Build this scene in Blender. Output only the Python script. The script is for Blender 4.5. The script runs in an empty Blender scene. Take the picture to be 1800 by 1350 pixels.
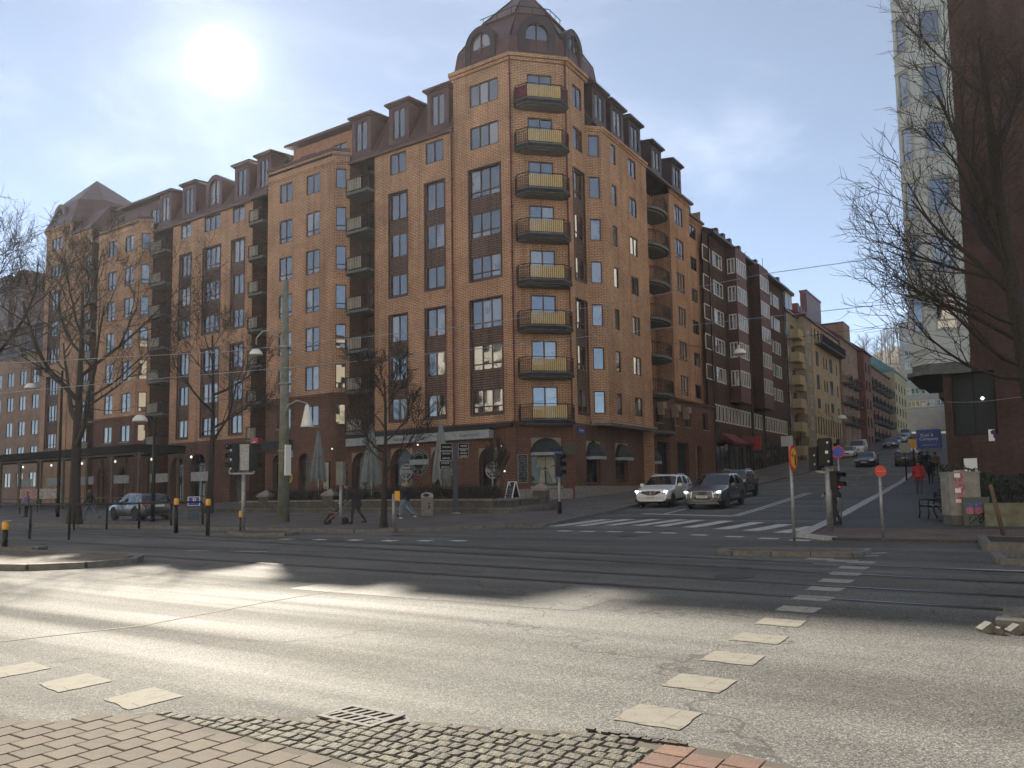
import bpy, bmesh, math, random
from mathutils import Vector, Matrix
random.seed(7)
R = math.radians
SC = bpy.context.scene
COL = SC.collection

# ------------------------------------------------------------------ camera
# world: X runs along the main road (to the right), Y up the side street, Z up, metres
FOC, PITCH, ROLL, CY, AZ, EYE = 1391.6, .086284, -.0151967, 743.88, .58298, 1.6
_fw = Vector((0, math.cos(PITCH), math.sin(PITCH))); _rt = Vector((1, 0, 0)); _up = _rt.cross(_fw)
_r2 = math.cos(ROLL) * _rt + math.sin(ROLL) * _up; _u2 = -math.sin(ROLL) * _rt + math.cos(ROLL) * _up
_M = Matrix(((math.cos(AZ), -math.sin(AZ), 0), (math.sin(AZ), math.cos(AZ), 0), (0, 0, 1)))
FW, RT, UP = _M @ _fw, _M @ _r2, _M @ _u2
EYEP = Vector((0, 0, EYE))
cd = bpy.data.cameras.new('camera'); cam = bpy.data.objects.new('camera', cd); COL.objects.link(cam)
cd.sensor_width = 36; cd.lens = FOC / 1800 * 36; cd.shift_y = (CY - 675) / 1800
cd.clip_start = .1; cd.clip_end = 3000
cam.matrix_world = Matrix(((RT.x, UP.x, -FW.x, 0), (RT.y, UP.y, -FW.y, 0), (RT.z, UP.z, -FW.z, EYE), (0, 0, 0, 1)))
SC.camera = cam

# ------------------------------------------------------------------ light
SUN_EL, SUN_AZ = R(28.2), math.atan2(-.70, .51)        # azimuth measured from +Y towards +X
SUND = Vector((math.sin(SUN_AZ) * math.cos(SUN_EL), math.cos(SUN_AZ) * math.cos(SUN_EL), math.sin(SUN_EL)))
sl = bpy.data.lights.new('sun', 'SUN'); sl.energy = 2.25; sl.angle = R(.55); sl.color = (1, .90, .74)
so = bpy.data.objects.new('sun', sl); COL.objects.link(so); so.rotation_euler = SUND.to_track_quat('Z', 'Y').to_euler()
W = bpy.data.worlds.new('World'); SC.world = W; W.use_nodes = True
nt = W.node_tree; nt.nodes.clear()
def N(t, kind, **kw):
    n = t.nodes.new(kind)
    for k, v in kw.items():
        if k.startswith('i_'):
            key = k[2:]; n.inputs[int(key) if key.isdigit() else key.replace('_', ' ')].default_value = v
        else: setattr(n, k, v)
    return n
sky = N(nt, 'ShaderNodeTexSky', sky_type='NISHITA', sun_disc=False, sun_elevation=SUN_EL, sun_rotation=SUN_AZ,
        altitude=50, air_density=.5, dust_density=.0, ozone_density=2.0)
geo = N(nt, 'ShaderNodeTexCoord')
dot = N(nt, 'ShaderNodeVectorMath', operation='DOT_PRODUCT'); dot.inputs[1].default_value = SUND
nt.links.new(geo.outputs['Generated'], dot.inputs[0])
def M(t, op, a, b=None, c=None, clamp=False):
    n = t.nodes.new('ShaderNodeMath'); n.operation = op; n.use_clamp = clamp
    for i, x in enumerate((a, b, c)):
        if x is None: continue
        if hasattr(x, 'is_output'): t.links.new(x, n.inputs[i])
        else: n.inputs[i].default_value = x
    return n.outputs[0]
ang = M(nt, 'ARCCOSINE', M(nt, 'MINIMUM', dot.outputs['Value'], .99999))      # angle from the sun, radians
core = M(nt, 'EXPONENT', M(nt, 'MULTIPLY', M(nt, 'POWER', M(nt, 'DIVIDE', ang, .014), 2.0), -1.0))
halo = M(nt, 'EXPONENT', M(nt, 'MULTIPLY', ang, -1 / .10))
veil = M(nt, 'EXPONENT', M(nt, 'MULTIPLY', M(nt, 'POWER', M(nt, 'DIVIDE', ang, .50), 2.0), -1.0))
cl = N(nt, 'ShaderNodeTexNoise', i_Scale=3.1, i_Detail=7.0, i_Roughness=.58, i_Distortion=.4)
mp = N(nt, 'ShaderNodeMapping'); mp.inputs['Scale'].default_value = (1, 1, 2.4); mp.inputs['Location'].default_value = (3.3, 1.2, .4)
nt.links.new(geo.outputs['Generated'], mp.inputs[0]); nt.links.new(mp.outputs[0], cl.inputs['Vector'])
cm = M(nt, 'SMOOTH_MAX', M(nt, 'MULTIPLY', M(nt, 'SUBTRACT', cl.outputs[0], .50), 2.6), 0.0, .12)
cl2 = N(nt, 'ShaderNodeTexNoise', i_Scale=7.0, i_Detail=6.0, i_Roughness=.6)
nt.links.new(mp.outputs[0], cl2.inputs['Vector'])
cloud = M(nt, 'MULTIPLY', cm, M(nt, 'ADD', M(nt, 'MULTIPLY', cl2.outputs[0], .8), .2))
b1 = N(nt, 'ShaderNodeBackground', i_Strength=.0315); hz = nt.nodes.new('ShaderNodeMix'); hz.data_type = 'RGBA'; hz.blend_type = 'MULTIPLY'; hz.inputs[0].default_value = 1; hz.inputs[7].default_value = (1.05, 1.0, .87, 1)   # thin high haze
nt.links.new(sky.outputs[0], hz.inputs[6]); nt.links.new(hz.outputs[2], b1.inputs[0])
b2 = N(nt, 'ShaderNodeBackground', i_Color=(1, .985, .96, 1))
VE = M(nt, 'ADD', M(nt, 'MULTIPLY', veil, M(nt, 'ADD', .0, M(nt, 'MULTIPLY', cl.outputs[0], .03))), M(nt, 'ADD', M(nt, 'MULTIPLY', halo, .03), M(nt, 'MULTIPLY', M(nt, 'EXPONENT', M(nt, 'MULTIPLY', ang, -1 / .028)), .14)))
nt.links.new(M(nt, 'ADD', VE, M(nt, 'ADD', M(nt, 'MULTIPLY', core, 5.0), M(nt, 'ADD', .024, M(nt, 'MULTIPLY', cloud, .10)))), b2.inputs[1])
ad = N(nt, 'ShaderNodeAddShader'); nt.links.new(b1.outputs[0], ad.inputs[0]); nt.links.new(b2.outputs[0], ad.inputs[1])
wo = N(nt, 'ShaderNodeOutputWorld'); nt.links.new(ad.outputs[0], wo.inputs[0])
SC.view_settings.view_transform = 'Standard'; SC.view_settings.look = 'None'
SC.view_settings.gamma = 1; SC.view_settings.use_curve_mapping = False
SC.view_settings.exposure = 2.62
SC.cycles.max_bounces = 6; SC.cycles.diffuse_bounces = 3; SC.cycles.glossy_bounces = 4
SC.cycles.caustics_reflective = False; SC.cycles.caustics_refractive = False
SC.cycles.sample_clamp_indirect = 4.0
SC.cycles.use_denoising = True

# ------------------------------------------------------------------ measuring helpers (used once, to survey positions from the photograph)
TZ = [(-80, -.9), (0, 0), (26, .31), (34, .55), (43, .95), (48, 1.15), (60, 1.75), (85, 3.45), (120, 6.4), (180, 11.6), (420, 33)]
def tz(u):
    for (a, za), (b, zb) in zip(TZ, TZ[1:]):
        if u <= b: return za + (zb - za) * (u - a) / (b - a)
    return TZ[-1][1]
def ray(x, y): return (FW * FOC + RT * (x - 900) + UP * (CY - y)).normalized()
def G(x, y, dz=0):                  # point of the ground seen at a pixel of the photograph
    d = ray(x, y); t = 1.5; st = .5
    while t < 400:
        p = EYEP + d * t
        if p.z < tz(p.y) + dz:
            if st < .002: return p
            t -= st; st /= 4
        t += st
    return EYEP + d * 300
def dep(p): return (Vector(p) - EYEP).dot(FW)
def AT(x, y, Y): d = ray(x, y); return EYEP + d * (Y / d.dot(FW))    # point at a depth
def PU(x, y, U): d = ray(x, y); return EYEP + d * (U / d.y)
def PV(x, y, V): d = ray(x, y); return EYEP + d * (V / d.x)
def HT(g, y):                       # height above ground point g of the thing that reaches picture row y
    q = Vector(g) - EYEP; x = 900 + FOC * q.dot(RT) / q.dot(FW)
    return AT(x, y, dep(g)).z - g[2]

# ------------------------------------------------------------------ mesh building
class MB:
    def __init__(s): s.v = []; s.f = []; s.m = []; s.smooth = set()
    def face(s, pts, m=0, sm=False):
        i = len(s.v); s.v.extend(tuple(p) for p in pts); s.f.append(tuple(range(i, i + len(pts)))); s.m.append(m)
        if sm: s.smooth.add(len(s.f) - 1)
        return s
    def box(s, x0, x1, y0, y1, z0, z1, m=0):
        i = len(s.v)
        s.v += [(x0, y0, z0), (x1, y0, z0), (x1, y1, z0), (x0, y1, z0), (x0, y0, z1), (x1, y0, z1), (x1, y1, z1), (x0, y1, z1)]
        for f in ((0, 3, 2, 1), (4, 5, 6, 7), (0, 1, 5, 4), (1, 2, 6, 5), (2, 3, 7, 6), (3, 0, 4, 7)):
            s.f.append(tuple(i + k for k in f)); s.m.append(m)
        return s
    def bar(s, a, b, w, h=None, m=0):           # box section beam from a to b
        a = Vector(a); b = Vector(b); h = h or w; d = (b - a)
        if d.length < 1e-6: return s
        d.normalize(); up = Vector((0, 0, 1)) if abs(d.z) < .95 else Vector((0, 1, 0))
        x = d.cross(up).normalized(); y = x.cross(d); i = len(s.v)
        for p in (a, b):
            for cx, cy in ((-1, -1), (1, -1), (1, 1), (-1, 1)): s.v.append(tuple(p + x * cx * w / 2 + y * cy * h / 2))
        for f in ((3, 2, 1, 0), (4, 5, 6, 7), (0, 1, 5, 4), (1, 2, 6, 5), (2, 3, 7, 6), (3, 0, 4, 7)):
            s.f.append(tuple(i + k for k in f)); s.m.append(m)
        return s
    def tube(s, pts, rad, n=8, m=0, cap=True, sm=True):
        pts = [Vector(p) for p in pts]; rad = rad if isinstance(rad, (list, tuple)) else [rad] * len(pts)
        rings = []; px = None
        for k, p in enumerate(pts):
            d = (pts[min(k + 1, len(pts) - 1)] - pts[max(k - 1, 0)])
            d = d.normalized() if d.length > 1e-9 else Vector((0, 0, 1))
            if px is None or abs(px.dot(d)) > .99: px = d.orthogonal()
            x = (px - d * px.dot(d)).normalized(); px = x; y = d.cross(x); i = len(s.v)
            for j in range(n):
                a = 2 * math.pi * j / n; s.v.append(tuple(p + (x * math.cos(a) + y * math.sin(a)) * rad[k]))
            rings.append(i)
        for a, b in zip(rings, rings[1:]):
            for j in range(n):
                if sm: s.smooth.add(len(s.f))
                s.f.append((a + j, a + (j + 1) % n, b + (j + 1) % n, b + j)); s.m.append(m)
        if cap:
            s.f.append(tuple(rings[0] + j for j in range(n))[::-1]); s.m.append(m)
            s.f.append(tuple(rings[-1] + j for j in range(n))); s.m.append(m)
        return s
    def lathe(s, prof, n=16, m=0, c=(0, 0, 0), sm=True):    # profile of (radius, z)
        i0 = len(s.v)
        for r, z in prof:
            for j in range(n):
                a = 2 * math.pi * j / n; s.v.append((c[0] + r * math.cos(a), c[1] + r * math.sin(a), c[2] + z))
        for k in range(len(prof) - 1):
            for j in range(n):
                if sm: s.smooth.add(len(s.f))
                a = i0 + k * n; b = a + n
                s.f.append((a + j, a + (j + 1) % n, b + (j + 1) % n, b + j)); s.m.append(m)
        s.f.append(tuple(i0 + j for j in range(n))[::-1]); s.m.append(m)
        a = i0 + (len(prof) - 1) * n; s.f.append(tuple(a + j for j in range(n))); s.m.append(m)
        return s
    def prism(s, poly, z0, z1, m=0, mtop=None):     # poly counter clockwise
        n = len(poly); i = len(s.v); zz = lambda z, p: z(p) if callable(z) else z
        s.v += [(p[0], p[1], zz(z0, p)) for p in poly] + [(p[0], p[1], zz(z1, p)) for p in poly]
        s.f.append(tuple(range(i, i + n))[::-1]); s.m.append(m)
        s.f.append(tuple(range(i + n, i + 2 * n))); s.m.append(m if mtop is None else mtop)
        for j in range(n):
            k = (j + 1) % n; s.f.append((i + j, i + k, i + n + k, i + n + j)); s.m.append(m)
        return s
    def disc(s, c, r, ax, th=.01, n=24, m=0, mb=None, r2=None):   # flat round plate, axis ax
        ax = Vector(ax).normalized(); x = ax.cross(Vector((0, 0, 1))) if abs(ax.z) < .9 else Vector((1, 0, 0)); x.normalize(); y = Vector((0, 0, 1)) if abs(ax.z) < .9 else ax.cross(x)
        c = Vector(c); r2 = r2 or r; i = len(s.v)
        for q in (0, th):
            for j in range(n):
                a = 2 * math.pi * j / n; s.v.append(tuple(c + ax * q + x * math.cos(a) * r + y * math.sin(a) * r2))
        s.f.append(tuple(i + j for j in range(n))); s.m.append(m if mb is None else mb)
        s.f.append(tuple(i + n + j for j in range(n))[::-1]); s.m.append(m)
        for j in range(n):
            k = (j + 1) % n; s.f.append((i + j, i + n + j, i + n + k, i + k)); s.m.append(m)
        return s
    def wall(s, p0, p1, z0, z1, ops=(), dp=.14, m=0, mr=None):     # wall from p0 to p1 (left to right seen from outside) with openings (s0,s1,z0,z1)
        mr = m if mr is None else mr
        dx, dy = p1[0] - p0[0], p1[1] - p0[1]; L = math.hypot(dx, dy); dx /= L; dy /= L; nx, ny = dy, -dx
        P = lambda a, z, q=0: (p0[0] + dx * a - nx * q, p0[1] + dy * a - ny * q, z)
        ss = sorted({0, L, *[o[0] for o in ops], *[o[1] for o in ops]}); 
        for a, b in zip(ss, ss[1:]):
            if b - a < 1e-4: continue
            mine = sorted([o for o in ops if o[0] < b - 1e-5 and o[1] > a + 1e-5], key=lambda o: o[2]); z = z0
            for o in mine:
                if o[2] > z + 1e-4: s.face([P(a, z), P(b, z), P(b, o[2]), P(a, o[2])], m)
                z = o[3]
            if z < z1 - 1e-4: s.face([P(a, z), P(b, z), P(b, z1), P(a, z1)], m)
        for o in ops:
            a, b, c, d = o[:4]; q = o[4] if len(o) > 4 else dp
            s.face([P(a, c), P(a, c, q), P(a, d, q), P(a, d)][::-1], mr); s.face([P(b, c), P(b, d), P(b, d, q), P(b, c, q)][::-1], mr)
            s.face([P(a, d), P(a, d, q), P(b, d, q), P(b, d)][::-1], mr); s.face([P(a, c), P(b, c), P(b, c, q), P(a, c, q)][::-1], mr)
        return s
    def mesh(s, name, mats, uv=True):
        me = bpy.data.meshes.new(name); me.from_pydata(s.v, [], s.f)
        mats = mats if isinstance(mats, (list, tuple)) else [mats]
        for x in mats: me.materials.append(x)
        if len(mats) > 1: me.polygons.foreach_set('material_index', s.m)
        if s.smooth:
            fl = [False] * len(s.f)
            for k in s.smooth: fl[k] = True
            me.polygons.foreach_set('use_smooth', fl)
        if uv:
            ul = me.uv_layers.new(name='UVMap'); out = []
            for p in me.polygons:
                n = p.normal
                if abs(n.z) > .8:
                    for vi in p.vertices: c = s.v[vi]; out += [c[0], c[1]]
                else:
                    h = math.hypot(n.x, n.y); tx, ty = -n.y / h, n.x / h
                    for vi in p.vertices: c = s.v[vi]; out += [c[0] * tx + c[1] * ty, c[2] / max(.3, h)]
            ul.data.foreach_set('uv', out)
        me.update(); return me
    def build(s, name, mats, parent=None, uv=True, **kw): return link(name, s.mesh(name, mats, uv), parent, **kw)

def link(name, data, parent=None, loc=None, rz=None, kind=None, label=None):
    o = bpy.data.objects.new(name, data); COL.objects.link(o)
    if parent is not None:
        o.parent = parent
        if loc is None and parent.get('abs'): loc = -parent.location
    if loc is not None: o.location = loc
    if rz is not None: o.rotation_euler = (0, 0, rz)
    if kind: o['kind'] = kind
    if label: o['label'] = label
    return o
def tag(o, label, cat, group=None):
    o['label'] = label; o['category'] = cat
    if group: o['group'] = group
    return o
def thing(name, label, cat, loc=(0, 0, 0), rz=0, group=None, absolute=False):
    # absolute: the parts are modelled in world coordinates and shifted back by the thing's own location
    o = bpy.data.objects.new(name, None); COL.objects.link(o); o.location = loc; o.rotation_euler = (0, 0, rz); o.empty_display_size = .3
    if absolute: o['abs'] = 1
    return tag(o, label, cat, group)
def clone(o, parent=None):
    c = o.copy(); COL.objects.link(c)
    if parent is not None: c.parent = parent
    for ch in list(o.children): clone(ch, c)
    return c
_fonts = {}
def text_mesh(s, size, ext=.004, mt=None, align='CENTER'):
    cu = bpy.data.curves.new('lettering', 'FONT'); cu.body = s; cu.size = size; cu.extrude = ext; cu.align_x = align; cu.align_y = 'CENTER'; cu.resolution_u = 2
    o = bpy.data.objects.new('lettering', cu); COL.objects.link(o)
    me = bpy.data.meshes.new_from_object(o.evaluated_get(bpy.context.evaluated_depsgraph_get()))
    bpy.data.objects.remove(o); bpy.data.curves.remove(cu)
    me.materials.clear(); me.materials.append(mt); return me
def lettering(s, size, p, face, mt, parent=None, ext=.004, sx=1.0, tilt=0, name='lettering'):
    # text standing upright at p, reading towards direction 'face' (a horizontal vector)
    me = text_mesh(s, size, ext, mt); o = bpy.data.objects.new(name, me); COL.objects.link(o)
    a = math.atan2(face[1], face[0]) + math.pi / 2
    o.rotation_euler = (math.pi / 2 - tilt, 0, a); o.scale = (sx, 1, 1)
    if parent is not None:
        o.parent = parent
        p = Vector(p) - (parent.location if parent.get('abs') else Vector())
    o.location = p; return o

# ------------------------------------------------------------------ materials
def new_mat(name):
    m = bpy.data.materials.new(name); m.use_nodes = True; t = m.node_tree; b = t.nodes['Principled BSDF']; return m, t, b
def L(t, a, b): t.links.new(a, b)
def ramp(t, fac, cols):
    r = t.nodes.new('ShaderNodeValToRGB'); e = r.color_ramp.elements
    while len(e) < len(cols): e.new(.5)
    for k, (p, c) in enumerate(cols): e[k].position = p; e[k].color = (*c, 1)
    L(t, fac, r.inputs[0]); return r.outputs[0]
def mixc(t, fac, a, b, mode='MIX'):
    n = t.nodes.new('ShaderNodeMix'); n.data_type = 'RGBA'; n.blend_type = mode
    for i, x in ((0, fac), (6, a), (7, b)):
        if hasattr(x, 'is_output'): L(t, x, n.inputs[i])
        else: n.inputs[i].default_value = x if i == 0 else (*x, 1)
    return n.outputs[2]
def plain(name, col, rough=.6, metal=0, var=.25, scale=3.0, spec=.5, bump=0, bscale=40, emit=None):
    m, t, b = new_mat(name); b.inputs['Roughness'].default_value = rough; b.inputs['Metallic'].default_value = metal
    b.inputs['Specular IOR Level'].default_value = spec
    tc = N(t, 'ShaderNodeTexCoord'); n = N(t, 'ShaderNodeTexNoise', i_Scale=scale, i_Detail=5.0, i_Roughness=.65); L(t, tc.outputs['Object'], n.inputs['Vector'])
    lo = [c * (1 - var) for c in col]; hi = [min(1, c * (1 + var)) for c in col]
    L(t, ramp(t, n.outputs[0], [(.3, lo), (.7, hi)]), b.inputs['Base Color'])
    if bump:
        k = N(t, 'ShaderNodeTexNoise', i_Scale=bscale, i_Detail=3.0); L(t, tc.outputs['Object'], k.inputs['Vector'])
        bp = N(t, 'ShaderNodeBump', i_Strength=bump, i_Distance=.02); L(t, k.outputs[0], bp.inputs['Height']); L(t, bp.outputs[0], b.inputs['Normal'])
    if emit: b.inputs['Emission Color'].default_value = (*col, 1); b.inputs['Emission Strength'].default_value = emit
    return m
def brick_mat(name, c1, c2, mort, bw=.40, rh=.115, ms=.018, grime=.35, bump=.5):
    m, t, b = new_mat(name); b.inputs['Roughness'].default_value = .85; b.inputs['Specular IOR Level'].default_value = .25
    uv = N(t, 'ShaderNodeUVMap'); k = N(t, 'ShaderNodeTexBrick', i_Scale=1.0); k.offset = .5
    k.inputs['Brick Width'].default_value = bw; k.inputs['Row Height'].default_value = rh; k.inputs['Mortar Size'].default_value = ms
    k.inputs['Mortar Smooth'].default_value = .3; k.inputs['Bias'].default_value = -.1
    k.inputs['Color1'].default_value = (*c1, 1); k.inputs['Color2'].default_value = (*c2, 1); k.inputs['Mortar'].default_value = (*mort, 1)
    L(t, uv.outputs[0], k.inputs['Vector'])
    tc = N(t, 'ShaderNodeTexCoord')
    n = N(t, 'ShaderNodeTexNoise', i_Scale=.45, i_Detail=6.0, i_Roughness=.65); L(t, tc.outputs['Object'], n.inputs['Vector'])
    n2 = N(t, 'ShaderNodeTexNoise', i_Scale=9.0, i_Detail=4.0); L(t, tc.outputs['Object'], n2.inputs['Vector'])
    g = ramp(t, n.outputs[0], [(.25, (1 - grime,) * 3), (.7, (1.12,) * 3)])
    g2 = ramp(t, n2.outputs[0], [(.3, (.78,) * 3), (.7, (1.15,) * 3)])
    mp = N(t, 'ShaderNodeMapping'); mp.inputs['Scale'].default_value = (1.6, 1.6, .09); L(t, tc.outputs['Object'], mp.inputs[0])
    n3 = N(t, 'ShaderNodeTexNoise', i_Scale=1.0, i_Detail=5.0, i_Roughness=.6); L(t, mp.outputs[0], n3.inputs['Vector'])
    g3 = ramp(t, n3.outputs[0], [(.30, (.70, .69, .68)), (.50, (1, 1, 1)), (.75, (1.06,) * 3)])
    L(t, mixc(t, 1.0, mixc(t, 1.0, mixc(t, 1.0, k.outputs[0], g, 'MULTIPLY'), g2, 'MULTIPLY'), g3, 'MULTIPLY'), b.inputs['Base Color'])
    bp = N(t, 'ShaderNodeBump', i_Strength=bump, i_Distance=.012); bp.invert = True; L(t, k.outputs[1], bp.inputs['Height']); L(t, bp.outputs[0], b.inputs['Normal'])
    return m
def glass_mat(name, dark=(.02, .025, .03), light=(.24, .23, .21), ior=3.0, p=.30):
    # window pane: dark room or a pale curtain behind it, the sky mirrored in front
    m, t, b = new_mat(name); b.inputs['Roughness'].default_value = .02; b.inputs['IOR'].default_value = ior
    oi = N(t, 'ShaderNodeObjectInfo'); tc = N(t, 'ShaderNodeTexCoord')
    sep = N(t, 'ShaderNodeSeparateXYZ'); L(t, tc.outputs['Object'], sep.inputs[0])
    n = N(t, 'ShaderNodeTexNoise', i_Scale=1.0, i_Detail=2.0, noise_dimensions='4D'); L(t, tc.outputs['Object'], n.inputs['Vector'])
    L(t, M(t, 'MULTIPLY', oi.outputs['Random'], 37.0), n.inputs['W'])
    fold = N(t, 'ShaderNodeTexWave', i_Scale=7.0, i_Distortion=1.5, i_Detail=1.0); fold.bands_direction = 'X'; L(t, tc.outputs['Object'], fold.inputs['Vector'])
    cur = mixc(t, fold.outputs[1], [c * .72 for c in light], light)
    k = M(t, 'MULTIPLY', M(t, 'GREATER_THAN', M(t, 'FRACT', M(t, 'MULTIPLY', oi.outputs['Random'], 7.3)), 1 - p), M(t, 'SMOOTH_MIN', M(t, 'MULTIPLY', M(t, 'MAXIMUM', M(t, 'SUBTRACT', n.outputs[0], .36), 0), 8.0), 1.0, .1))
    L(t, mixc(t, k, dark, cur), b.inputs['Base Color'])
    wv = N(t, 'ShaderNodeTexNoise', i_Scale=.7, i_Detail=1.0); L(t, tc.outputs['Object'], wv.inputs['Vector'])
    bp = N(t, 'ShaderNodeBump', i_Strength=.06, i_Distance=.05); L(t, wv.outputs[0], bp.inputs['Height']); L(t, bp.outputs[0], b.inputs['Normal'])
    return m
def seam_mat(name, col, rough=.42, pitch=.55, metal=.25):
    m, t, b = new_mat(name); b.inputs['Roughness'].default_value = rough; b.inputs['Metallic'].default_value = metal
    uv = N(t, 'ShaderNodeUVMap'); sp = N(t, 'ShaderNodeSeparateXYZ'); L(t, uv.outputs[0], sp.inputs[0])
    fr = M(t, 'FRACT', M(t, 'DIVIDE', sp.outputs[0], pitch)); ed = M(t, 'LESS_THAN', fr, .07)
    n = N(t, 'ShaderNodeTexNoise', i_Scale=.9, i_Detail=6.0); L(t, uv.outputs[0], n.inputs['Vector'])
    c = ramp(t, n.outputs[0], [(.3, [x * .7 for x in col]), (.72, [x * 1.25 for x in col])])
    L(t, mixc(t, M(t, 'MULTIPLY', ed, .45), c, [x * .35 for x in col]), b.inputs['Base Color'])
    bp = N(t, 'ShaderNodeBump', i_Strength=.6, i_Distance=.03); L(t, ed, bp.inputs['Height']); L(t, bp.outputs[0], b.inputs['Normal'])
    return m
def asphalt(name, col=(.116, .119, .120), streak=True):
    m, t, b = new_mat(name); b.inputs['Specular IOR Level'].default_value = .15
    tc = N(t, 'ShaderNodeTexCoord'); o = tc.outputs['Object']
    ag = N(t, 'ShaderNodeTexVoronoi', i_Scale=105.0); L(t, o, ag.inputs['Vector'])
    fine = N(t, 'ShaderNodeTexNoise', i_Scale=150.0, i_Detail=3.0, i_Roughness=.7); L(t, o, fine.inputs['Vector'])
    big = N(t, 'ShaderNodeTexNoise', i_Scale=.35, i_Detail=7.0, i_Roughness=.62); L(t, o, big.inputs['Vector'])
    mp = N(t, 'ShaderNodeMapping'); mp.inputs['Scale'].default_value = (.045, .85, 1); mp.inputs['Rotation'].default_value = (0, 0, R(3)); L(t, o, mp.inputs[0])
    st = N(t, 'ShaderNodeTexNoise', i_Scale=1.0, i_Detail=4.0, i_Roughness=.5, i_Distortion=.3); L(t, mp.outputs[0], st.inputs['Vector'])
    c = ramp(t, big.outputs[0], [(.25, [x * .72 for x in col]), (.72, [x * 1.25 for x in col])])
    if streak: c = mixc(t, 1.0, c, ramp(t, st.outputs[0], [(.36, (.78, .78, .78)), (.5, (1, 1, 1)), (.62, (1.14, 1.14, 1.12))]), 'MULTIPLY')
    c = mixc(t, 1.0, c, ramp(t, ag.outputs['Color'], [(.1, (.34,) * 3), (.6, (1.05,) * 3), (.95, (2.3, 2.2, 2.0))]), 'MULTIPLY')
    ck = N(t, 'ShaderNodeTexVoronoi', i_Scale=.16, feature='DISTANCE_TO_EDGE'); wob = N(t, 'ShaderNodeTexNoise', i_Scale=.9, i_Detail=5.0)
    L(t, o, wob.inputs['Vector']); av = N(t, 'ShaderNodeVectorMath', operation='ADD'); sc = N(t, 'ShaderNodeVectorMath', operation='SCALE'); sc.inputs['Scale'].default_value = 2.2
    L(t, wob.outputs['Color'], sc.inputs[0]); L(t, o, av.inputs[0]); L(t, sc.outputs[0], av.inputs[1]); L(t, av.outputs[0], ck.inputs['Vector'])
    crack = M(t, 'LESS_THAN', ck.outputs['Distance'], .0035)
    c = mixc(t, M(t, 'MULTIPLY', crack, .55), c, [x * .3 for x in col])
    L(t, c, b.inputs['Base Color'])
    rg = ramp(t, st.outputs[0], [(.36, (.95,) * 3), (.64, (.72,) * 3)]) if streak else None
    if streak: L(t, rg, b.inputs['Roughness'])
    else: b.inputs['Roughness'].default_value = .7
    h = M(t, 'ADD', M(t, 'MULTIPLY', ag.outputs['Distance'], .8), M(t, 'MULTIPLY', fine.outputs[0], .5))
    bp = N(t, 'ShaderNodeBump', i_Strength=.55, i_Distance=.006); L(t, h, bp.inputs['Height']); L(t, bp.outputs[0], b.inputs['Normal'])
    return m
def paint_mat(name, col=(.62, .60, .54), wear=.55, scale=5.0):
    # road paint: worn through to the asphalt in patches
    m, t, b = new_mat(name); b.inputs['Roughness'].default_value = .85; b.inputs['Specular IOR Level'].default_value = .15
    tc = N(t, 'ShaderNodeTexCoord'); n = N(t, 'ShaderNodeTexNoise', i_Scale=scale, i_Detail=8.0, i_Roughness=.7); L(t, tc.outputs['Object'], n.inputs['Vector'])
    f = N(t, 'ShaderNodeTexNoise', i_Scale=70.0, i_Detail=2.0); L(t, tc.outputs['Object'], f.inputs['Vector'])
    w = M(t, 'ADD', M(t, 'MULTIPLY', n.outputs[0], .75), M(t, 'MULTIPLY', f.outputs[0], .25))
    ck = N(t, 'ShaderNodeTexVoronoi', i_Scale=2.6, feature='DISTANCE_TO_EDGE'); L(t, tc.outputs['Object'], ck.inputs['Vector'])
    w = M(t, 'SUBTRACT', w, M(t, 'MULTIPLY', M(t, 'LESS_THAN', ck.outputs['Distance'], .012), .12))
    L(t, ramp(t, w, [(wear - .19, (.10, .098, .09)), (wear - .13, [c * .8 for c in col]), (.75, col)]), b.inputs['Base Color'])
    bp = N(t, 'ShaderNodeBump', i_Strength=.3, i_Distance=.004); L(t, f.outputs[0], bp.inputs['Height']); L(t, bp.outputs[0], b.inputs['Normal'])
    return m
def carpaint(name, col, metal=.4, rough=.28):
    m, t, b = new_mat(name); b.inputs['Base Color'].default_value = (*col, 1); b.inputs['Metallic'].default_value = metal; b.inputs['Roughness'].default_value = rough
    b.inputs['Coat Weight'].default_value = .8; b.inputs['Coat Roughness'].default_value = .05
    tc = N(t, 'ShaderNodeTexCoord'); n = N(t, 'ShaderNodeTexNoise', i_Scale=4.0, i_Detail=5.0); L(t, tc.outputs['Object'], n.inputs['Vector'])
    L(t, ramp(t, n.outputs[0], [(.3, (rough - .05,) * 3), (.7, (rough + .15,) * 3)]), b.inputs['Roughness']); return m
MT = {}
MT['brick'] = brick_mat('yellow_brick', (.63, .37, .22), (.57, .315, .18), (.15, .075, .048), bump=.15)
MT['redbrick'] = brick_mat('dark_red_brick', (.215, .105, .070), (.165, .078, .054), (.08, .045, .034))
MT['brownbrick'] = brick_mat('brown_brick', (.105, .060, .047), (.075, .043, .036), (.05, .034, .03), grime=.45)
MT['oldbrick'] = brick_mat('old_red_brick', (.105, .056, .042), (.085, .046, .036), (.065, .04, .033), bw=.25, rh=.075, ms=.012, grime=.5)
MT['roof'] = seam_mat('roof_sheet', (.115, .050, .046))
MT['roofdark'] = seam_mat('dark_roof_sheet', (.05, .028, .028))
MT['frame'] = plain('window_frame', (.075, .030, .024), .5)
MT['wframe'] = plain('white_window_frame', (.62, .60, .55), .5, var=.1)
MT['glass'] = glass_mat('window_glass')
MT['glassdark'] = glass_mat('shop_glass', (.010, .011, .012), (.06, .055, .05), 1.42, .3)
MT['spandrel'] = brick_mat('brown_cladding', (.185, .118, .090), (.160, .100, .076), (.06, .036, .03), bw=1.4, rh=.16, ms=.035, grime=.2)
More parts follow.
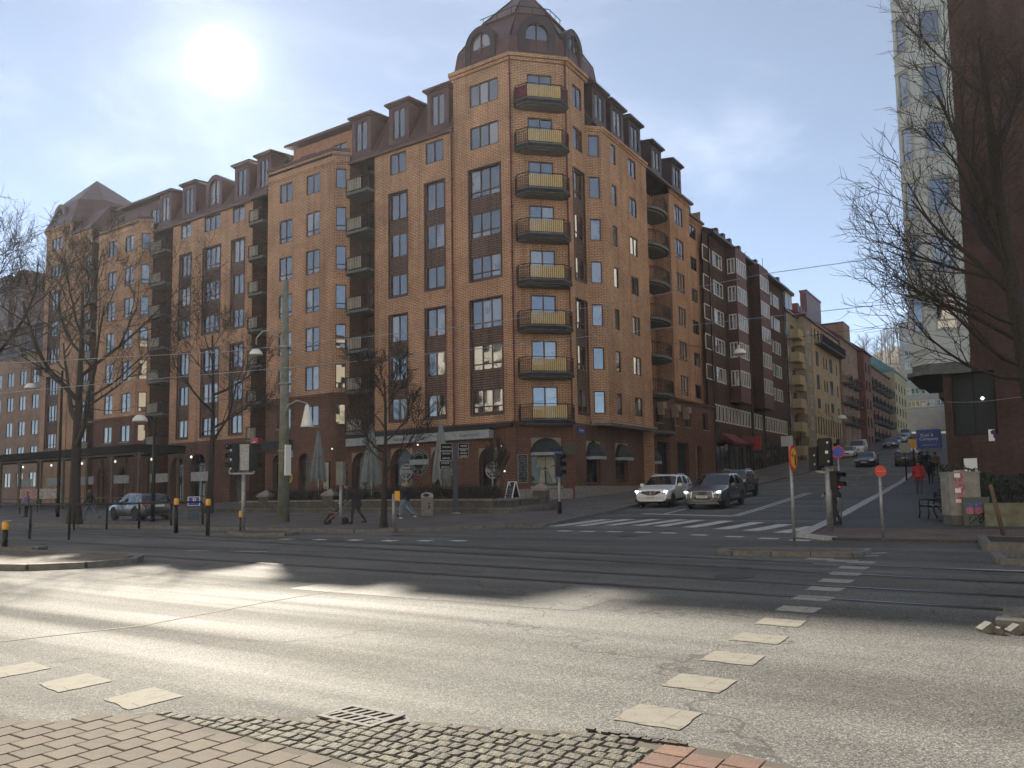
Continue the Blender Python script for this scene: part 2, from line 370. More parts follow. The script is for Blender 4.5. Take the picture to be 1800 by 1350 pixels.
MT['copper'] = plain('downpipe_red', (.14, .028, .022), .45)
MT['black'] = plain('black_iron', (.012, .012, .014), .55, var=.3, spec=.22)
MT['darkgreen'] = plain('dark_green_paint', (.012, .022, .020), .4)
MT['slab'] = plain('balcony_concrete', (.115, .112, .105), .85, bump=.2)
MT['yellow'] = plain('yellow_slats', (.52, .36, .14), .6, var=.18, scale=6)
MT['pale'] = plain('pale_slats', (.38, .33, .25), .6, var=.2)
MT['stone'] = plain('granite', (.24, .21, .185), .85, var=.35, scale=6, bump=.3)
MT['kerb'] = plain('kerb_granite', (.135, .132, .125), .8, var=.35, scale=8, bump=.3)
MT['sand'] = plain('sandstone', (.30, .235, .17), .85, var=.25, scale=4, bump=.25)
MT['steel'] = plain('galvanised_steel', (.30, .31, .32), .5, .55, var=.3, scale=9)
MT['concrete'] = plain('concrete', (.26, .25, .22), .9, var=.3, scale=2.5, bump=.3)
MT['white'] = plain('white_enamel', (.78, .78, .76), .4, var=.06)
MT['bark'] = plain('bark', (.028, .023, .020), .95, var=.5, scale=14, bump=.8, bscale=30)
MT['twig'] = plain('twig_bark', (.024, .018, .015), .9, var=.3)
# ================================================================== GROUND
MT['asphalt'] = asphalt('asphalt'); MT['asphalt2'] = asphalt('side_asphalt', (.075, .075, .074), False)
MT['paving'] = brick_mat('pavement_slabs', (.165, .150, .140), (.145, .130, .122), (.07, .065, .06), bw=.35, rh=.35, ms=.012, grime=.45, bump=.3)
MT['pinkpave'] = brick_mat('pavement_bricks', (.19, .145, .13), (.16, .125, .11), (.07, .06, .055), bw=.21, rh=.14, ms=.01, grime=.4, bump=.3)
MT['sunpaint'] = paint_mat('sunlit_paint', (.235, .225, .195), wear=.575); MT['paint'] = paint_mat('shaded_road_paint', (.60, .59, .55), wear=.55); MT['palekerb'] = plain('pale_kerb_granite', (.36, .36, .35), .8, var=.25, scale=5); MT['paintw'] = paint_mat('worn_road_paint', (.36, .36, .34), wear=.58)  # light put into the colours: darker copy for sunlit marks, brighter for shaded
MT['rail'] = plain('tram_rail_steel', (.16, .15, .15), .3, .8, var=.3)
MT['tar'] = plain('bitumen_joint', (.022, .021, .021), .6, var=.4, scale=8)

def sheet(name, v0, v1, us, dz, mt, nv=1):
    mb = MB()
    for a, b in zip(us, us[1:]):
        for k in range(nv):
            x0 = v0 + (v1 - v0) * k / nv; x1 = v0 + (v1 - v0) * (k + 1) / nv
            mb.face([(x0, a, tz(a) + dz), (x1, a, tz(a) + dz), (x1, b, tz(b) + dz), (x0, b, tz(b) + dz)])
    o = mb.build(name, mt); o['kind'] = 'structure'; return o
us = [-80, 0] + [2 * i for i in range(1, 50)] + [100 + 10 * i for i in range(0, 33)]
road = sheet('road', -260, 200, us, 0, MT['asphalt'])

def strip(name, st, h, mt, du=2.0):
    # raised surface between left and right edges given at stations along Y
    mb = MB(); pts = []
    for (u0, l0, r0), (u1, l1, r1) in zip(st, st[1:]):
        n = max(1, int(abs(u1 - u0) / du))
        for k in range(n): t = k / n; pts.append((u0 + (u1 - u0) * t, l0 + (l1 - l0) * t, r0 + (r1 - r0) * t))
    pts.append(st[-1])
    for (a, la, ra), (b, lb, rb) in zip(pts, pts[1:]):
        za, zb = tz(a), tz(b)
        mb.face([(la, a, za + h), (ra, a, za + h), (rb, b, zb + h), (lb, b, zb + h)])
        for x, y, s in ((ra, rb, 1), (la, lb, -1)):
            f = [(x, a, za - .02), (y, b, zb - .02), (y, b, zb + h), (x, a, za + h)]; mb.face(f if s > 0 else f[::-1])
    a, la, ra = pts[0]; mb.face([(la, a, tz(a) - .02), (ra, a, tz(a) - .02), (ra, a, tz(a) + h), (la, a, tz(a) + h)])
    o = mb.build(name, mt); o['kind'] = 'structure'; return o
def kerb(parent, pts, w=.16, h=.125, step=1.0, mt=None):
    # a line of kerbstones
    mb = MB()
    for p, q in zip(pts, pts[1:]):
        d = math.hypot(q[0] - p[0], q[1] - p[1]); n = max(1, round(d / step))
        for k in range(n):
            a = [p[i] + (q[i] - p[i]) * (k + .012) / n for i in (0, 1)]; b = [p[i] + (q[i] - p[i]) * (k + .988) / n for i in (0, 1)]
            j = random.uniform(-.006, .006)
            mb.bar((a[0], a[1], tz(a[1]) + h / 2 + j - .03), (b[0], b[1], tz(b[1]) + h / 2 + j - .03), w, h + .06)
    return mb.build('kerb', mt or MT['kerb'], parent)
pl = strip('pavement_left', [(20.25, -140, -20), (21, -140, -18.75), (23.3, -140, -16.75), (25, -140, -15.2), (28, -140, -15.75), (32, -140, -16.5), (37, -140, -17.45), (60, -140, -17.8), (110, -140, -18.2), (240, -140, -19.5)], .1, MT['paving'])
kerb(pl, [(-70, 20.25), (-20, 20.25), (-18.75, 21), (-16.75, 23.3), (-15.2, 25), (-15.75, 28), (-16.5, 32), (-17.45, 37), (-17.8, 60), (-18.2, 110)])
pr = strip('pavement_right', [(21.2, -4.3, 90), (22.4, -5.4, 90), (25.8, -5.75, 90), (35, -6.4, 90), (52, -7.4, 90), (70, -8.3, 90), (100, -9.6, 90), (240, -12.5, 90)], .07, MT['asphalt2'])
kerb(pr, [(-4.4, 21.3), (-5.4, 22.4), (-5.75, 25.8), (-6.4, 35), (-7.4, 52), (-8.3, 70), (-9.6, 100)], .36, .085, 1.0, MT['palekerb'])
mb = MB()
mb.prism([(-4.15, 21.3), (6, 21.3), (6, 26.2), (-5.3, 25.0), (-5.1, 22.5)], lambda p: tz(p[1]) + .02, lambda p: tz(p[1]) + .078)
ob = mb.build('pavement_bricks', MT['pinkpave']); ob['kind'] = 'structure'
# cycle path edge lines and tactile strip drawn on the corner pavement
def marking(name, poly, mt, dz=.004, parent=None):
    # painted patch following the ground: polygon split along Y is not needed at this size
    cx = sum(p[0] for p in poly) / len(poly); cy = sum(p[1] for p in poly) / len(poly); cz = tz(cy) + dz
    mb = MB(); f = [(p[0] - cx, p[1] - cy, tz(p[1]) + dz - cz) for p in poly]
    a = sum(f[i][0] * f[(i + 1) % len(f)][1] - f[(i + 1) % len(f)][0] * f[i][1] for i in range(len(f)))
    mb.face(f if a > 0 else f[::-1])
    o = mb.build(name, mt, uv=False); o.location = (cx, cy, cz)
    if parent: o.parent = parent
    return o
def rag(poly, j=.025, n=5):     # slightly ragged edge
    out = []
    for p, q in zip(poly, poly[1:] + poly[:1]):
        for k in range(n):
            t = k / n; jj = j if k else j * .4
            out.append((p[0] + (q[0] - p[0]) * t + random.uniform(-jj, jj), p[1] + (q[1] - p[1]) * t + random.uniform(-jj, jj)))
    return out
def gpx(pts): return [tuple(G(*p)[:2]) for p in pts]
def line(name, pts, w, mt, parent=road, dz=.004, seg=4.0):
    for p, q in zip(pts, pts[1:]):
        d = Vector((q[0] - p[0], q[1] - p[1])); n = max(1, int(d.length / seg)); e = Vector((-d.y, d.x)).normalized() * w / 2
        for k in range(n):
            a = Vector(p[:2]) + d * k / n; b = Vector(p[:2]) + d * (k + 1) / n
            marking(name, [(a - e)[:], (b - e)[:], (b + e)[:], (a + e)[:]], mt, dz, parent)
# cycle crossing: rows of worn white squares across the main road
for k in range(12):
    y = 4.93 + .985 * k; x = -2.5 - .05 * k if y > 5.8 else -2.48
    marking('crossing_square', rag([(x, y), (x + .47, y), (x + .47, y + .44), (x, y + .44)], .010), MT['sunpaint'] if k < 5 else MT['paintw'], .005, road)  # sunlit near squares take the darker copy
for k in range(3):
    x = -8.15 + 1.0 * k
    marking('crossing_square', rag([(x, 3.5), (x + .48, 3.42), (x + .5, 3.86), (x + .02, 3.92)], .010), MT['sunpaint'], .005, road)
# zebra crossing over the side street
for (x0, y0), (x1, y1) in zip([(-15.3, 25.35), (-14.4, 25.9), (-13.4, 26.3), (-12.3, 26.3), (-11.35, 26.1), (-10.15, 25.75), (-8.85, 25.1), (-7.7, 24.5), (-6.6, 23.8)],
                              [(-15.0, 29.3), (-14.1, 29.6), (-13.0, 29.7), (-11.9, 29.6), (-11.1, 29.4), (-9.9, 29.1), (-8.6, 28.5), (-7.45, 27.7), (-6.35, 26.9)]):
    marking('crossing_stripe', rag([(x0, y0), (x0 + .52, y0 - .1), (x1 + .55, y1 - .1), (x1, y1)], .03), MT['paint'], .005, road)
for x, y in ((-13.4, 22.85), (-12.5, 22.8), (-11.6, 22.85), (-10.6, 22.85), (-9.7, 22.7), (-8.5, 22.1), (-7.35, 21.7), (-6.3, 21.3), (-5.4, 20.9), (-17.6, 17.4), (-18.9, 17.2), (-20.2, 17.0), (-16.3, 17.5), (-15.2, 17.8), (-14.2, 18.1)):
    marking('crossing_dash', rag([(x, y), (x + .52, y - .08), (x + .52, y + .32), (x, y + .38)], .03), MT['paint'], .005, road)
line('stop_line', [(-14.9, 33.1), (-10.3, 31.7)], .38, MT['paint'])
line('lane_line', [(-10.35, 31.7), (-10.95, 40), (-11.7, 50)], .12, MT['paint']); line('lane_line', [(-10.15, 31.7), (-10.7, 40), (-11.4, 50)], .12, MT['paint'])
line('lane_line', [(-13.75, 32.9), (-14.1, 36.5)], .12, MT['paint'])
for k in range(9): line('lane_line', [(-11.7 - .1 * k, 55 + 6 * k), (-11.75 - .1 * k, 58 + 6 * k)], .12, MT['paintw'])
for pts in ([(1265, 873), (1330, 866)], [(1350, 855), (1390, 849)], [(1496, 852), (1520, 850)], [(1497, 851), (1508, 853)], [(1230, 876), (1262, 872)]):
    line('lane_line', gpx(pts), .13, MT['paintw'])
# thin lines on the main carriageway
line('lane_line', gpx([(0, 1128), (250, 1100), (470, 1058), (640, 1030)]), .05, MT['sunpaint'])
line('lane_line', gpx([(175, 1020), (320, 1003)]), .09, MT['sunpaint']); line('lane_line', gpx([(205, 1004), (300, 995)]), .08, MT['paintw'])
line('lane_line', gpx([(330, 968), (470, 970)]), .10, MT['paint']); line('lane_line', gpx([(120, 952), (240, 955)]), .10, MT['paintw'])
line('lane_line', gpx([(1430, 991), (1800, 1004)]), .10, MT['paint'])
for p in ((1440, 983), (1480, 986)): 
    g = G(*p); marking('crossing_square', rag([(g.x - .25, g.y - .2), (g.x + .25, g.y - .2), (g.x + .25, g.y + .2), (g.x - .25, g.y + .2)], .02), MT['paintw'], .005, road)
for pts in ([(1490, 968), (1530, 965)], [(1500, 974), (1560, 972)], [(1510, 978), (1545, 977)]): line('lane_line', gpx(pts), .12, MT['paint'])
# tram rails: two tracks, each rail a steel strip in a dark joint
for (l, r_) in ((11.35, 11.05), (12.85, 12.25), (14.85, 13.75), (16.2, 15.25)):
    a = (-40, l + (l - r_) * 3.0); b = (20, r_ - (l - r_) * 2.0)
    mb = MB(); mr = MB(); n = 24
    for k in range(n):
        x0 = a[0] + (b[0] - a[0]) * k / n; x1 = a[0] + (b[0] - a[0]) * (k + 1) / n; y0 = a[1] + (b[1] - a[1]) * k / n; y1 = a[1] + (b[1] - a[1]) * (k + 1) / n
        for (mm, w, dz) in ((mb, .11, .004), (mr, .032, .008)):
            mm.face([(x0, y0 - w, tz(y0 - w) + dz), (x1, y1 - w, tz(y1 - w) + dz), (x1, y1 + w, tz(y1 + w) + dz), (x0, y0 + w, tz(y0 + w) + dz)])
    mb.build('rail_joint', MT['tar'], road); mr.build('tram_rail', MT['rail'], road)
# tar patches, manholes
def blob(c, rx, ry, n=22, j=.2):
    return [(c[0] + rx * math.cos(2 * math.pi * k / n) * random.uniform(1 - j, 1 + j), c[1] + ry * math.sin(2 * math.pi * k / n) * random.uniform(1 - j, 1 + j)) for k in range(n)]
# broken asphalt edge beside the cobbles: a shallow hole with crumbs
mb = MB(); c = (-2.17, 4.66)
for k in range(46):
    a = random.uniform(0, 6.28); q = random.random() ** .5; x = c[0] + .33 * q * math.cos(a); y = c[1] + .055 * q * math.sin(a) - .12 * (x - c[0]) * -.2; s = random.uniform(.008, .03)
    mb.box(x - s, x + s, y - s * .7, y + s * .7, tz(y) + .006, tz(y) + .010 + s * .4)
ob = mb.build('asphalt_crumbs', MT['tar'], road); ob['kind'] = 'stuff'
marking('pothole', blob(c, .30, .062, 30, .35), MT['tar'], .0075, road)
for p in ((1105, 942), (1290, 1013), (1630, 938), (700, 941)):
    g = G(*p); mb = MB(); mb.disc((g.x, g.y, tz(g.y) + (.105 if p[0] == 700 else .004)), .33, (0, 0, 1), .004, 20); mb.build('manhole_cover', MT['tar'], road)
MT['patch'] = asphalt('patched_asphalt', (.094, .097, .099), False)
for c, a, b in (((-7.5, 9.3), 2.6, .55), ((1.2, 8.4), 1.3, .5), ((-12.5, 19.3), 2.2, .6), ((-8.8, 33.5), .6, 3.5), ((-20, 14.0), 3.2, .35)):
    marking('asphalt_patch', rag([(c[0] - a, c[1] - b), (c[0] + a, c[1] - b * .9), (c[0] + a, c[1] + b), (c[0] - a, c[1] + b * .95)], .03, 6), MT['patch'], .0025, road)
MT['drywear'] = plain('polished_asphalt', (.13, .125, .115), .5, var=.2)

# ------------------------------------------------------------------ near pavement: concrete pavers and a cobbled apron
MT['paver'] = plain('concrete_paver', (.085, .069, .055), .9, var=.22, scale=5, bump=.45, bscale=120)
MT['redpaver'] = plain('red_paver', (.12, .060, .042), .85, var=.25, scale=6, bump=.4, bscale=110)
MT['cobble'] = plain('granite_cobble', (.088, .084, .072), .85, var=.4, scale=16, bump=.8, bscale=70)
MT['sandjoint'] = plain('joint_sand', (.055, .048, .038), .95, var=.3)
near = sheet('near_pavement', -9, 3, [-1.5, 0, 1, 2, 3.40], .001, MT['sandjoint']); near.location.z = 0
# the sheet is only the sand bed: trim it to the kerb line by rebuilding it as a polygon
bpy.data.objects.remove(near)
mb = MB(); poly = [(-9, -1.5), (3, -1.5), (3, 3.2), (-1.15, 4.62), (-1.62, 4.68), (-2.4, 4.62), (-2.9, 4.45), (-3.5, 4.28), (-4.1, 4.02), (-5.1, 3.62), (-5.45, 3.47), (-5.93, 2.90), (-6.42, 2.30), (-9, -.85)]
mb.face([(x, y, tz(y) + .0055) for x, y in poly]); near = mb.build('near_pavement', MT['sandjoint'], uv=False); near['kind'] = 'structure'
def pave(name, mt, parent, c, w, l, h, dome=.0, jit=0):
    # one paver or cobble with a chamfered top edge; 10 faces
    key = (name, round(w, 2), round(l, 2), random.randrange(5) if jit else 0)
    if key not in pave.cache:
        mb = MB(); a, b = w / 2, l / 2; e = .006 if not jit else .010
        J = lambda s: s + (random.uniform(-jit, jit) if jit else 0)
        low = [(J(-a), J(-b), -.02), (J(a), J(-b), -.02), (J(a), J(b), -.02), (J(-a), J(b), -.02)]
        mid = [(p[0], p[1], h - e * .8 + (random.uniform(-jit, jit) * .5)) for p in low]; top = [(p[0] * (1 - e / a), p[1] * (1 - e / b), h + (random.uniform(-jit, jit) * .25)) for p in low]
        for r0, r1 in ((low, mid), (mid, top)):
            for k in range(4): q = (k + 1) % 4; mb.face([r0[k], r0[q], r1[q], r1[k]])
        if jit:
            cx = (random.uniform(-.01, .01), random.uniform(-.01, .01), h + .004)
            for k in range(4): mb.face([top[k], top[(k + 1) % 4], cx])
        else: mb.face(top)
        pave.cache[key] = mb.mesh(name, mt, uv=False)
    o = link(name, pave.cache[key], parent); o.location = (c[0], c[1], tz(c[1]) + .006 + (random.uniform(-.0012, .0012) if not jit else random.uniform(-.003, .003)))
    o.rotation_euler = (random.uniform(-.004, .004) * (1 + 5 * bool(jit)), random.uniform(-.004, .004) * (1 + 5 * bool(jit)), random.uniform(-.012, .012) * (1 + 3 * bool(jit)))
    return o
pave.cache = {}
def tint(m, k=.16):         # each stone of its own shade
    t = m.node_tree; b = t.nodes['Principled BSDF']; src = b.inputs['Base Color'].links[0].from_socket
    oi = N(t, 'ShaderNodeObjectInfo'); L(t, mixc(t, 1.0, src, ramp(t, oi.outputs['Random'], [(0, (1 - k, 1 - k * .95, 1 - k * .9)), (.5, (1, .97, .95)), (1, (1 + k, 1 + k * 1.1, 1 + k * .7))]), 'MULTIPLY'), b.inputs['Base Color'])
for k in ('paver', 'redpaver', 'cobble'): tint(MT[k], .28 if k == 'cobble' else .15)
for i in range(22):
    x = -6.93 + .2045 * i
    for j in range(8):
        y = 1.97 + .2 * j + (.1 if i % 2 else 0)
        if y > 3.42 or (y - 2.92) > (x + 5.99) * 1.22 or x > -2.75: continue
        if y + .1 > 3.43: pave('paver', MT['paver'], near, (x, (y - .1 + 3.43) / 2), .199, 3.425 - (y - .1), .005)
        else: pave('paver', MT['paver'], near, (x, y), .199, .195, .005)
# kerb edge of bricks along the diagonal
def top_edge(x):
    P = [(-5.47, 3.50), (-5.1, 3.62), (-4.1, 4.02), (-3.5, 4.28), (-2.9, 4.45), (-2.4, 4.62), (-2.02, 4.58)]
    for a, b in zip(P, P[1:]):
        if x <= b[0]: return a[1] + (b[1] - a[1]) * (x - a[0]) / (b[0] - a[0])
    return P[-1][1]
cnt = 0; rest = MB()
for j in range(-2, 16):
    y = 3.485 + .096 * j + 0
    i = 0; x = -5.5 + random.uniform(0, .05)
    while x < -2.06:
        w = random.uniform(.085, .125); x += w
        yy = y + random.uniform(-.006, .006)
        lo = 3.38 if x < -3.3 else 3.38 + (x + 3.3) * .62
        if yy < top_edge(x - w / 2) - .05 and yy > 3.462:
            if cnt < 298: pave('cobble', MT['cobble'], near, (x - w / 2, yy), w - .008, .089, .009, jit=.006); cnt += 1
            else: rest.box(x - w + .006, x - .006, yy - .043, yy + .043, tz(yy), tz(yy) + .02)
if rest.f: rest.build('cobbles', MT['cobble'], near)['kind'] = 'stuff'
for i in range(4):
    for j in range(4):
        x = -1.88 + .205 * i; y = 4.55 - .2 * j + (-.1 if i % 2 else 0)
        if y < 4.62: pave('red_paver', MT['redpaver'], near, (x, y), .199, .195, .005)
# drain grate set in the cobbles edge
g = thing('drain_grate', 'worn steel drain grate with slanted slots set beside the cobbles', 'drain cover', (-4.02, 4.13, tz(4.13) + .008), -.02)
mb = MB(); fr = .27
mb.box(-.26, .26, .13, .17, 0, .012); mb.box(-.26, .26, -.17, -.13, 0, .012); mb.box(-.26, -.22, -.13, .13, 0, .012); mb.box(.22, .26, -.13, .13, 0, .012)
MT['castiron'] = plain('worn_cast_iron', (.115, .115, .115), .8, .0, var=.35, scale=12, spec=.2); mb.build('frame', MT['castiron'], g)
mb = MB(); mb.box(-.2195, .2195, -.1295, .1295, -.006, -.002); mb.build('pit', MT['black'], g)
mb = MB()
for k in range(6):
    x = -.19 + .075 * k; mb.bar((x - .03, -.128, .004), (x + .04, .128, .004), .030, .012)
mb.bar((-.22, 0, .005), (.22, 0, .005), .03, .012); mb.build('bars', MT['castiron'], g)

# ------------------------------------------------------------------ traffic islands
def island(poly, label, h=.13, mt='cobble', earth=None):
    cx = sum(p[0] for p in poly) / len(poly); cy = sum(p[1] for p in poly) / len(poly)
    o = thing('traffic_island', label, 'traffic island', (cx, cy, tz(cy)), absolute=True)
    a = sum(poly[i][0] * poly[(i + 1) % len(poly)][1] - poly[(i + 1) % len(poly)][0] * poly[i][1] for i in range(len(poly)))
    if a < 0: poly = poly[::-1]
    ins = [(p[0] + (cx - p[0]) * .06, p[1] + (cy - p[1]) * .06) for p in poly]
    mb = MB(); mb.prism(ins, lambda p: tz(p[1]) - .05, lambda p: tz(p[1]) + h - .012); mb.build('paving', MT[mt], o)
    mb = MB()
    for p, q in zip(poly, poly[1:] + poly[:1]):
        d = math.hypot(q[0] - p[0], q[1] - p[1]); n = max(1, round(d / .9))
        for k in range(n):
            A = [p[i] + (q[i] - p[i]) * (k + .01) / n for i in (0, 1)]; B = [p[i] + (q[i] - p[i]) * (k + .99) / n for i in (0, 1)]
            mb.bar((*A, tz(A[1]) + h / 2 - .02), (*B, tz(B[1]) + h / 2 - .02), .17, h + .05)
    mb.build('kerbstones', MT['kerb'], o); return o
MT['islandtop'] = brick_mat('island_setts', (.20, .185, .155), (.16, .148, .125), (.07, .065, .05), bw=.2, rh=.12, ms=.02, grime=.4, bump=.8)
isl1 = island([(-27, 9.7), (-24.2, 10.35), (-21.2, 10.75), (-18.9, 11.2), (-17.6, 10.8), (-17.0, 10.25), (-17.15, 9.3), (-17.9, 8.5), (-21, 7.6), (-27, 7.0)], 'long sunlit sett-paved island with rounded kerb nose at the road edge', .12, 'islandtop')
isl1b = island([(-30, 10.9), (-25.3, 11.3), (-23.6, 11.6), (-23.3, 11.2), (-24.5, 10.9), (-30, 10.3)], 'narrow island strip holding the yellow-topped bollard nearest the road', .12, 'islandtop')
isl2 = island([(-24.7, 18.6), (-24.3, 19.6), (-22.8, 19.6), (-21.4, 18.9), (-21.3, 18.3), (-22.6, 17.7)], 'small kerbed island around the twin-headed traffic light', .10, 'islandtop')
isl3 = island([(-5.75, 17.35), (-3.3, 17.95), (-2.95, 17.5), (-3.15, 16.95), (-5.4, 16.55), (-5.8, 16.9)], 'narrow kerbed refuge island carrying the no left turn sign', .09, 'islandtop')
isl4 = island([(-.75, 17.9), (2.5, 17.0), (2.5, 15.4), (-.6, 16.5)], 'low kerbed island end cut by the picture edge below the tree bed', .10, 'islandtop')
# ================================================================== BUILDING KIT
class Face:
    def __init__(s, p0, p1):
        s.p0, s.p1 = p0, p1; dx, dy = p1[0] - p0[0], p1[1] - p0[1]; s.L = math.hypot(dx, dy); s.d = (dx / s.L, dy / s.L); s.n = (s.d[1], -s.d[0]); s.a = math.atan2(s.d[1], s.d[0])
    def P(s, a, z, q=0): return Vector((s.p0[0] + s.d[0] * a + s.n[0] * q, s.p0[1] + s.d[1] * a + s.n[1] * q, z))   # q outwards
    def S(s, x, y): return (x - s.p0[0]) * s.d[0] + (y - s.p0[1]) * s.d[1]
_win = {}
def window(parent, F, s0, s1, z0, z1, q=-.11, n=2, low=0, fm='frame', gm='glass', sill=None, t=.075, arch=False, label=None):
    # one window: frame (the part) and one pane object per light
    w, h = round(s1 - s0, 2), round(z1 - z0, 2); key = (w, h, n, low, fm, t)
    if key not in _win:
        mb = MB(); D = .07
        mb.box(-w / 2, -w / 2 + t, -D, 0, 0, h); mb.box(w / 2 - t, w / 2, -D, 0, 0, h); mb.box(-w / 2 + t, w / 2 - t, -D, 0, 0, t); mb.box(-w / 2 + t, w / 2 - t, -D, 0, h - t, h)
        lights = []; zs = [(t, h - t)]
        if low:
            mb.box(-w / 2 + t, w / 2 - t, -D + .005, 0, low - t * .5, low + t * .5); zs = [(t, low - t * .5), (low + t * .5, h - t)]
        for k in range(n):
            a = -w / 2 + t + (w - 2 * t) * k / n; b = -w / 2 + t + (w - 2 * t) * (k + 1) / n
            if k: mb.box(a - t * .55, a + t * .55, -D + .003, 0, t, h - t); a += t * .55
            if k < n - 1: b -= t * .55
            for c, d in zs:
                lights.append(((a + b) / 2, (c + d) / 2, b - a, d - c))
        me = mb.mesh('window', MT[fm], uv=False); ps = []
        for (cx, cz, pw, ph) in lights:
            kk = (round(pw, 3), round(ph, 3), gm)
            if kk not in _win:
                m2 = MB(); m2.face([(-pw / 2, 0, -ph / 2), (pw / 2, 0, -ph / 2), (pw / 2, 0, ph / 2), (-pw / 2, 0, ph / 2)]); _win[kk] = m2.mesh('pane', MT[gm], uv=False)
            ps.append((cx, cz, kk))
        _win[key] = (me, ps)
    me, ps = _win[key]; p = F.P((s0 + s1) / 2, z0, q); b = parent.location if parent.get('abs') else Vector()
    o = link('window', me, parent, loc=p - b, rz=F.a)
    for cx, cz, kk in ps:
        g = link('pane', _win[kk], o, loc=(cx, -.025, cz)); g.rotation_euler = (random.uniform(-.006, .006), 0, random.uniform(-.012, .012))
    if sill:
        mb = MB(); mb.box(-w / 2 - .08, w / 2 + .08, -.02 - abs(q) - .06, -.0, -.09, -.012); mb.build('sill', MT[sill], o)
    return o
def bars(mb, a, b, z0, z1, step, r=.012, m=0):
    d = (Vector(b) - Vector(a)); n = max(1, int(d.length / step))
    for k in range(n + 1):
        p = Vector(a) + d * k / n; mb.bar((p.x, p.y, z0), (p.x, p.y, z1), r * 2, m=m)
_balc = {}
def balcony(parent, F, sc, z, kind='corner', rail='black', side=None):
    # slab (the part) > railing, slat_panel
    b = parent.location if parent.get('abs') else Vector()
    key = (kind, side)
    if key not in _balc:
        sl_, ra, pa = MB(), MB(), MB()
        if kind == 'corner':        # trapezoid plan, wide front
            pl = [(-1.75, .0), (-1.75, -.55), (-1.15, -1.15), (1.15, -1.15), (1.75, -.55), (1.75, 0)]
            sl_.prism([(p[0] * .97, p[1] * .97) for p in pl], -.30, 0); sl_.prism(pl, -.13, .03)
            sl_.prism([(p[0] * .8, p[1] * .75) for p in pl], -.36, -.299)
            E = pl
            for i in range(5):
                for zz in (.98,): ra.bar((*E[i], zz), (*E[i + 1], zz), .045, .04)
                ra.bar((*E[i], .08), (*E[i + 1], .08), .03); ra.bar((*E[i], .80), (*E[i + 1], .80), .03)
                bars(ra, (*E[i], 0), (*E[i + 1], 0), .03, .82, .13, .010); ra.bar((*E[i], .03), (*E[i], 1.0), .045)
                ra.bar((*E[i], -.14), (*E[i + 1], -.14), .05, .20)
            for x in (-1.75, 1.75): ra.bar((x, -.52, .03), (x * 1.02, -.56, -.25), .06)
            for k in range(17):
                x = -1.12 + 2.24 * (k + .5) / 17; pa.box(x - .047, x + .047, -1.19, -1.172, .09, .86)
        elif kind == 'loggia':      # straight balcony in a recess
            w = side; pl = [(-w / 2, 1.2), (-w / 2, -.35), (-w / 2 + .3, -.62), (w / 2 - .05, -.62), (w / 2 - .05, 1.2)]
            sl_.prism(pl, -.2, 0)
            E = pl[1:4] + [(w / 2 - .05, .0)]
            for i in range(3):
                ra.bar((*E[i], 1.0), (*E[i + 1], 1.0), .045); ra.bar((*E[i], .08), (*E[i + 1], .08), .03); bars(ra, E[i] + (0,), E[i + 1] + (0,), 0, 1.0, .16, .010)
                ra.bar((*E[i], 0), (*E[i], 1.02), .045)
            n = max(5, int((w - .75) / .17))
            for k in range(n):
                x = -w / 2 + .34 + (w - .7) * .78 * (k + .5) / n; pa.box(x - .055, x + .055, -.605, -.588, .12, .93)
        elif kind == 'round':       # bowed balcony
            w = side; pl = [(w / 2 * math.cos(a), -1.25 * math.sin(a)) for a in [math.pi + math.pi * k / 8 for k in range(9)]]
            pl = [(x, -abs(y)) for x, y in pl]; full = [(-w / 2, .9)] + pl + [(w / 2, .9)]
            sl_.prism(full, -.22, 0); sl_.prism([(x * .8, y * .8) for x, y in full], -.34, -.219)
            for i in range(8):
                ra.bar((*pl[i], 1.0), (*pl[i + 1], 1.0), .05); ra.bar((*pl[i], .08), (*pl[i + 1], .08), .03); ra.bar((*pl[i], .85), (*pl[i + 1], .85), .025); bars(ra, pl[i] + (0,), pl[i + 1] + (0,), 0, 1.0, .14, .012)
        elif kind == 'box':         # solid rendered parapet
            w = side; sl_.box(-w / 2, w / 2, -1.0, .2, -.2, .0)
            pa.box(-w / 2 + .002, w / 2 - .002, -1.0, -.92, .0, .95); pa.box(-w / 2 + .002, -w / 2 + .08, -.92, .0, .0, .95); pa.box(w / 2 - .08, w / 2 - .002, -.92, .0, .0, .95)
        pm = {'corner': 'yellow', 'loggia': 'pale', 'box': 'cream2'}.get(kind, 'pale')
        sm = {'box': 'cream2'}.get(kind, 'slab')
        _balc[key] = (sl_.mesh('balcony', MT[sm]), ra.mesh('railing', MT['black'], uv=False) if ra.f else None, pa.mesh('slat_panel' if kind != 'box' else 'parapet', MT[pm], uv=False) if pa.f else None)
    a, r_, p_ = _balc[key]
    o = link('balcony', a, parent, loc=F.P(sc, z) - b, rz=F.a)
    if r_: link('railing', r_, o)
    if p_: link('slat_panel' if kind != 'box' else 'parapet', p_, o)
    return o
_dorm = {}
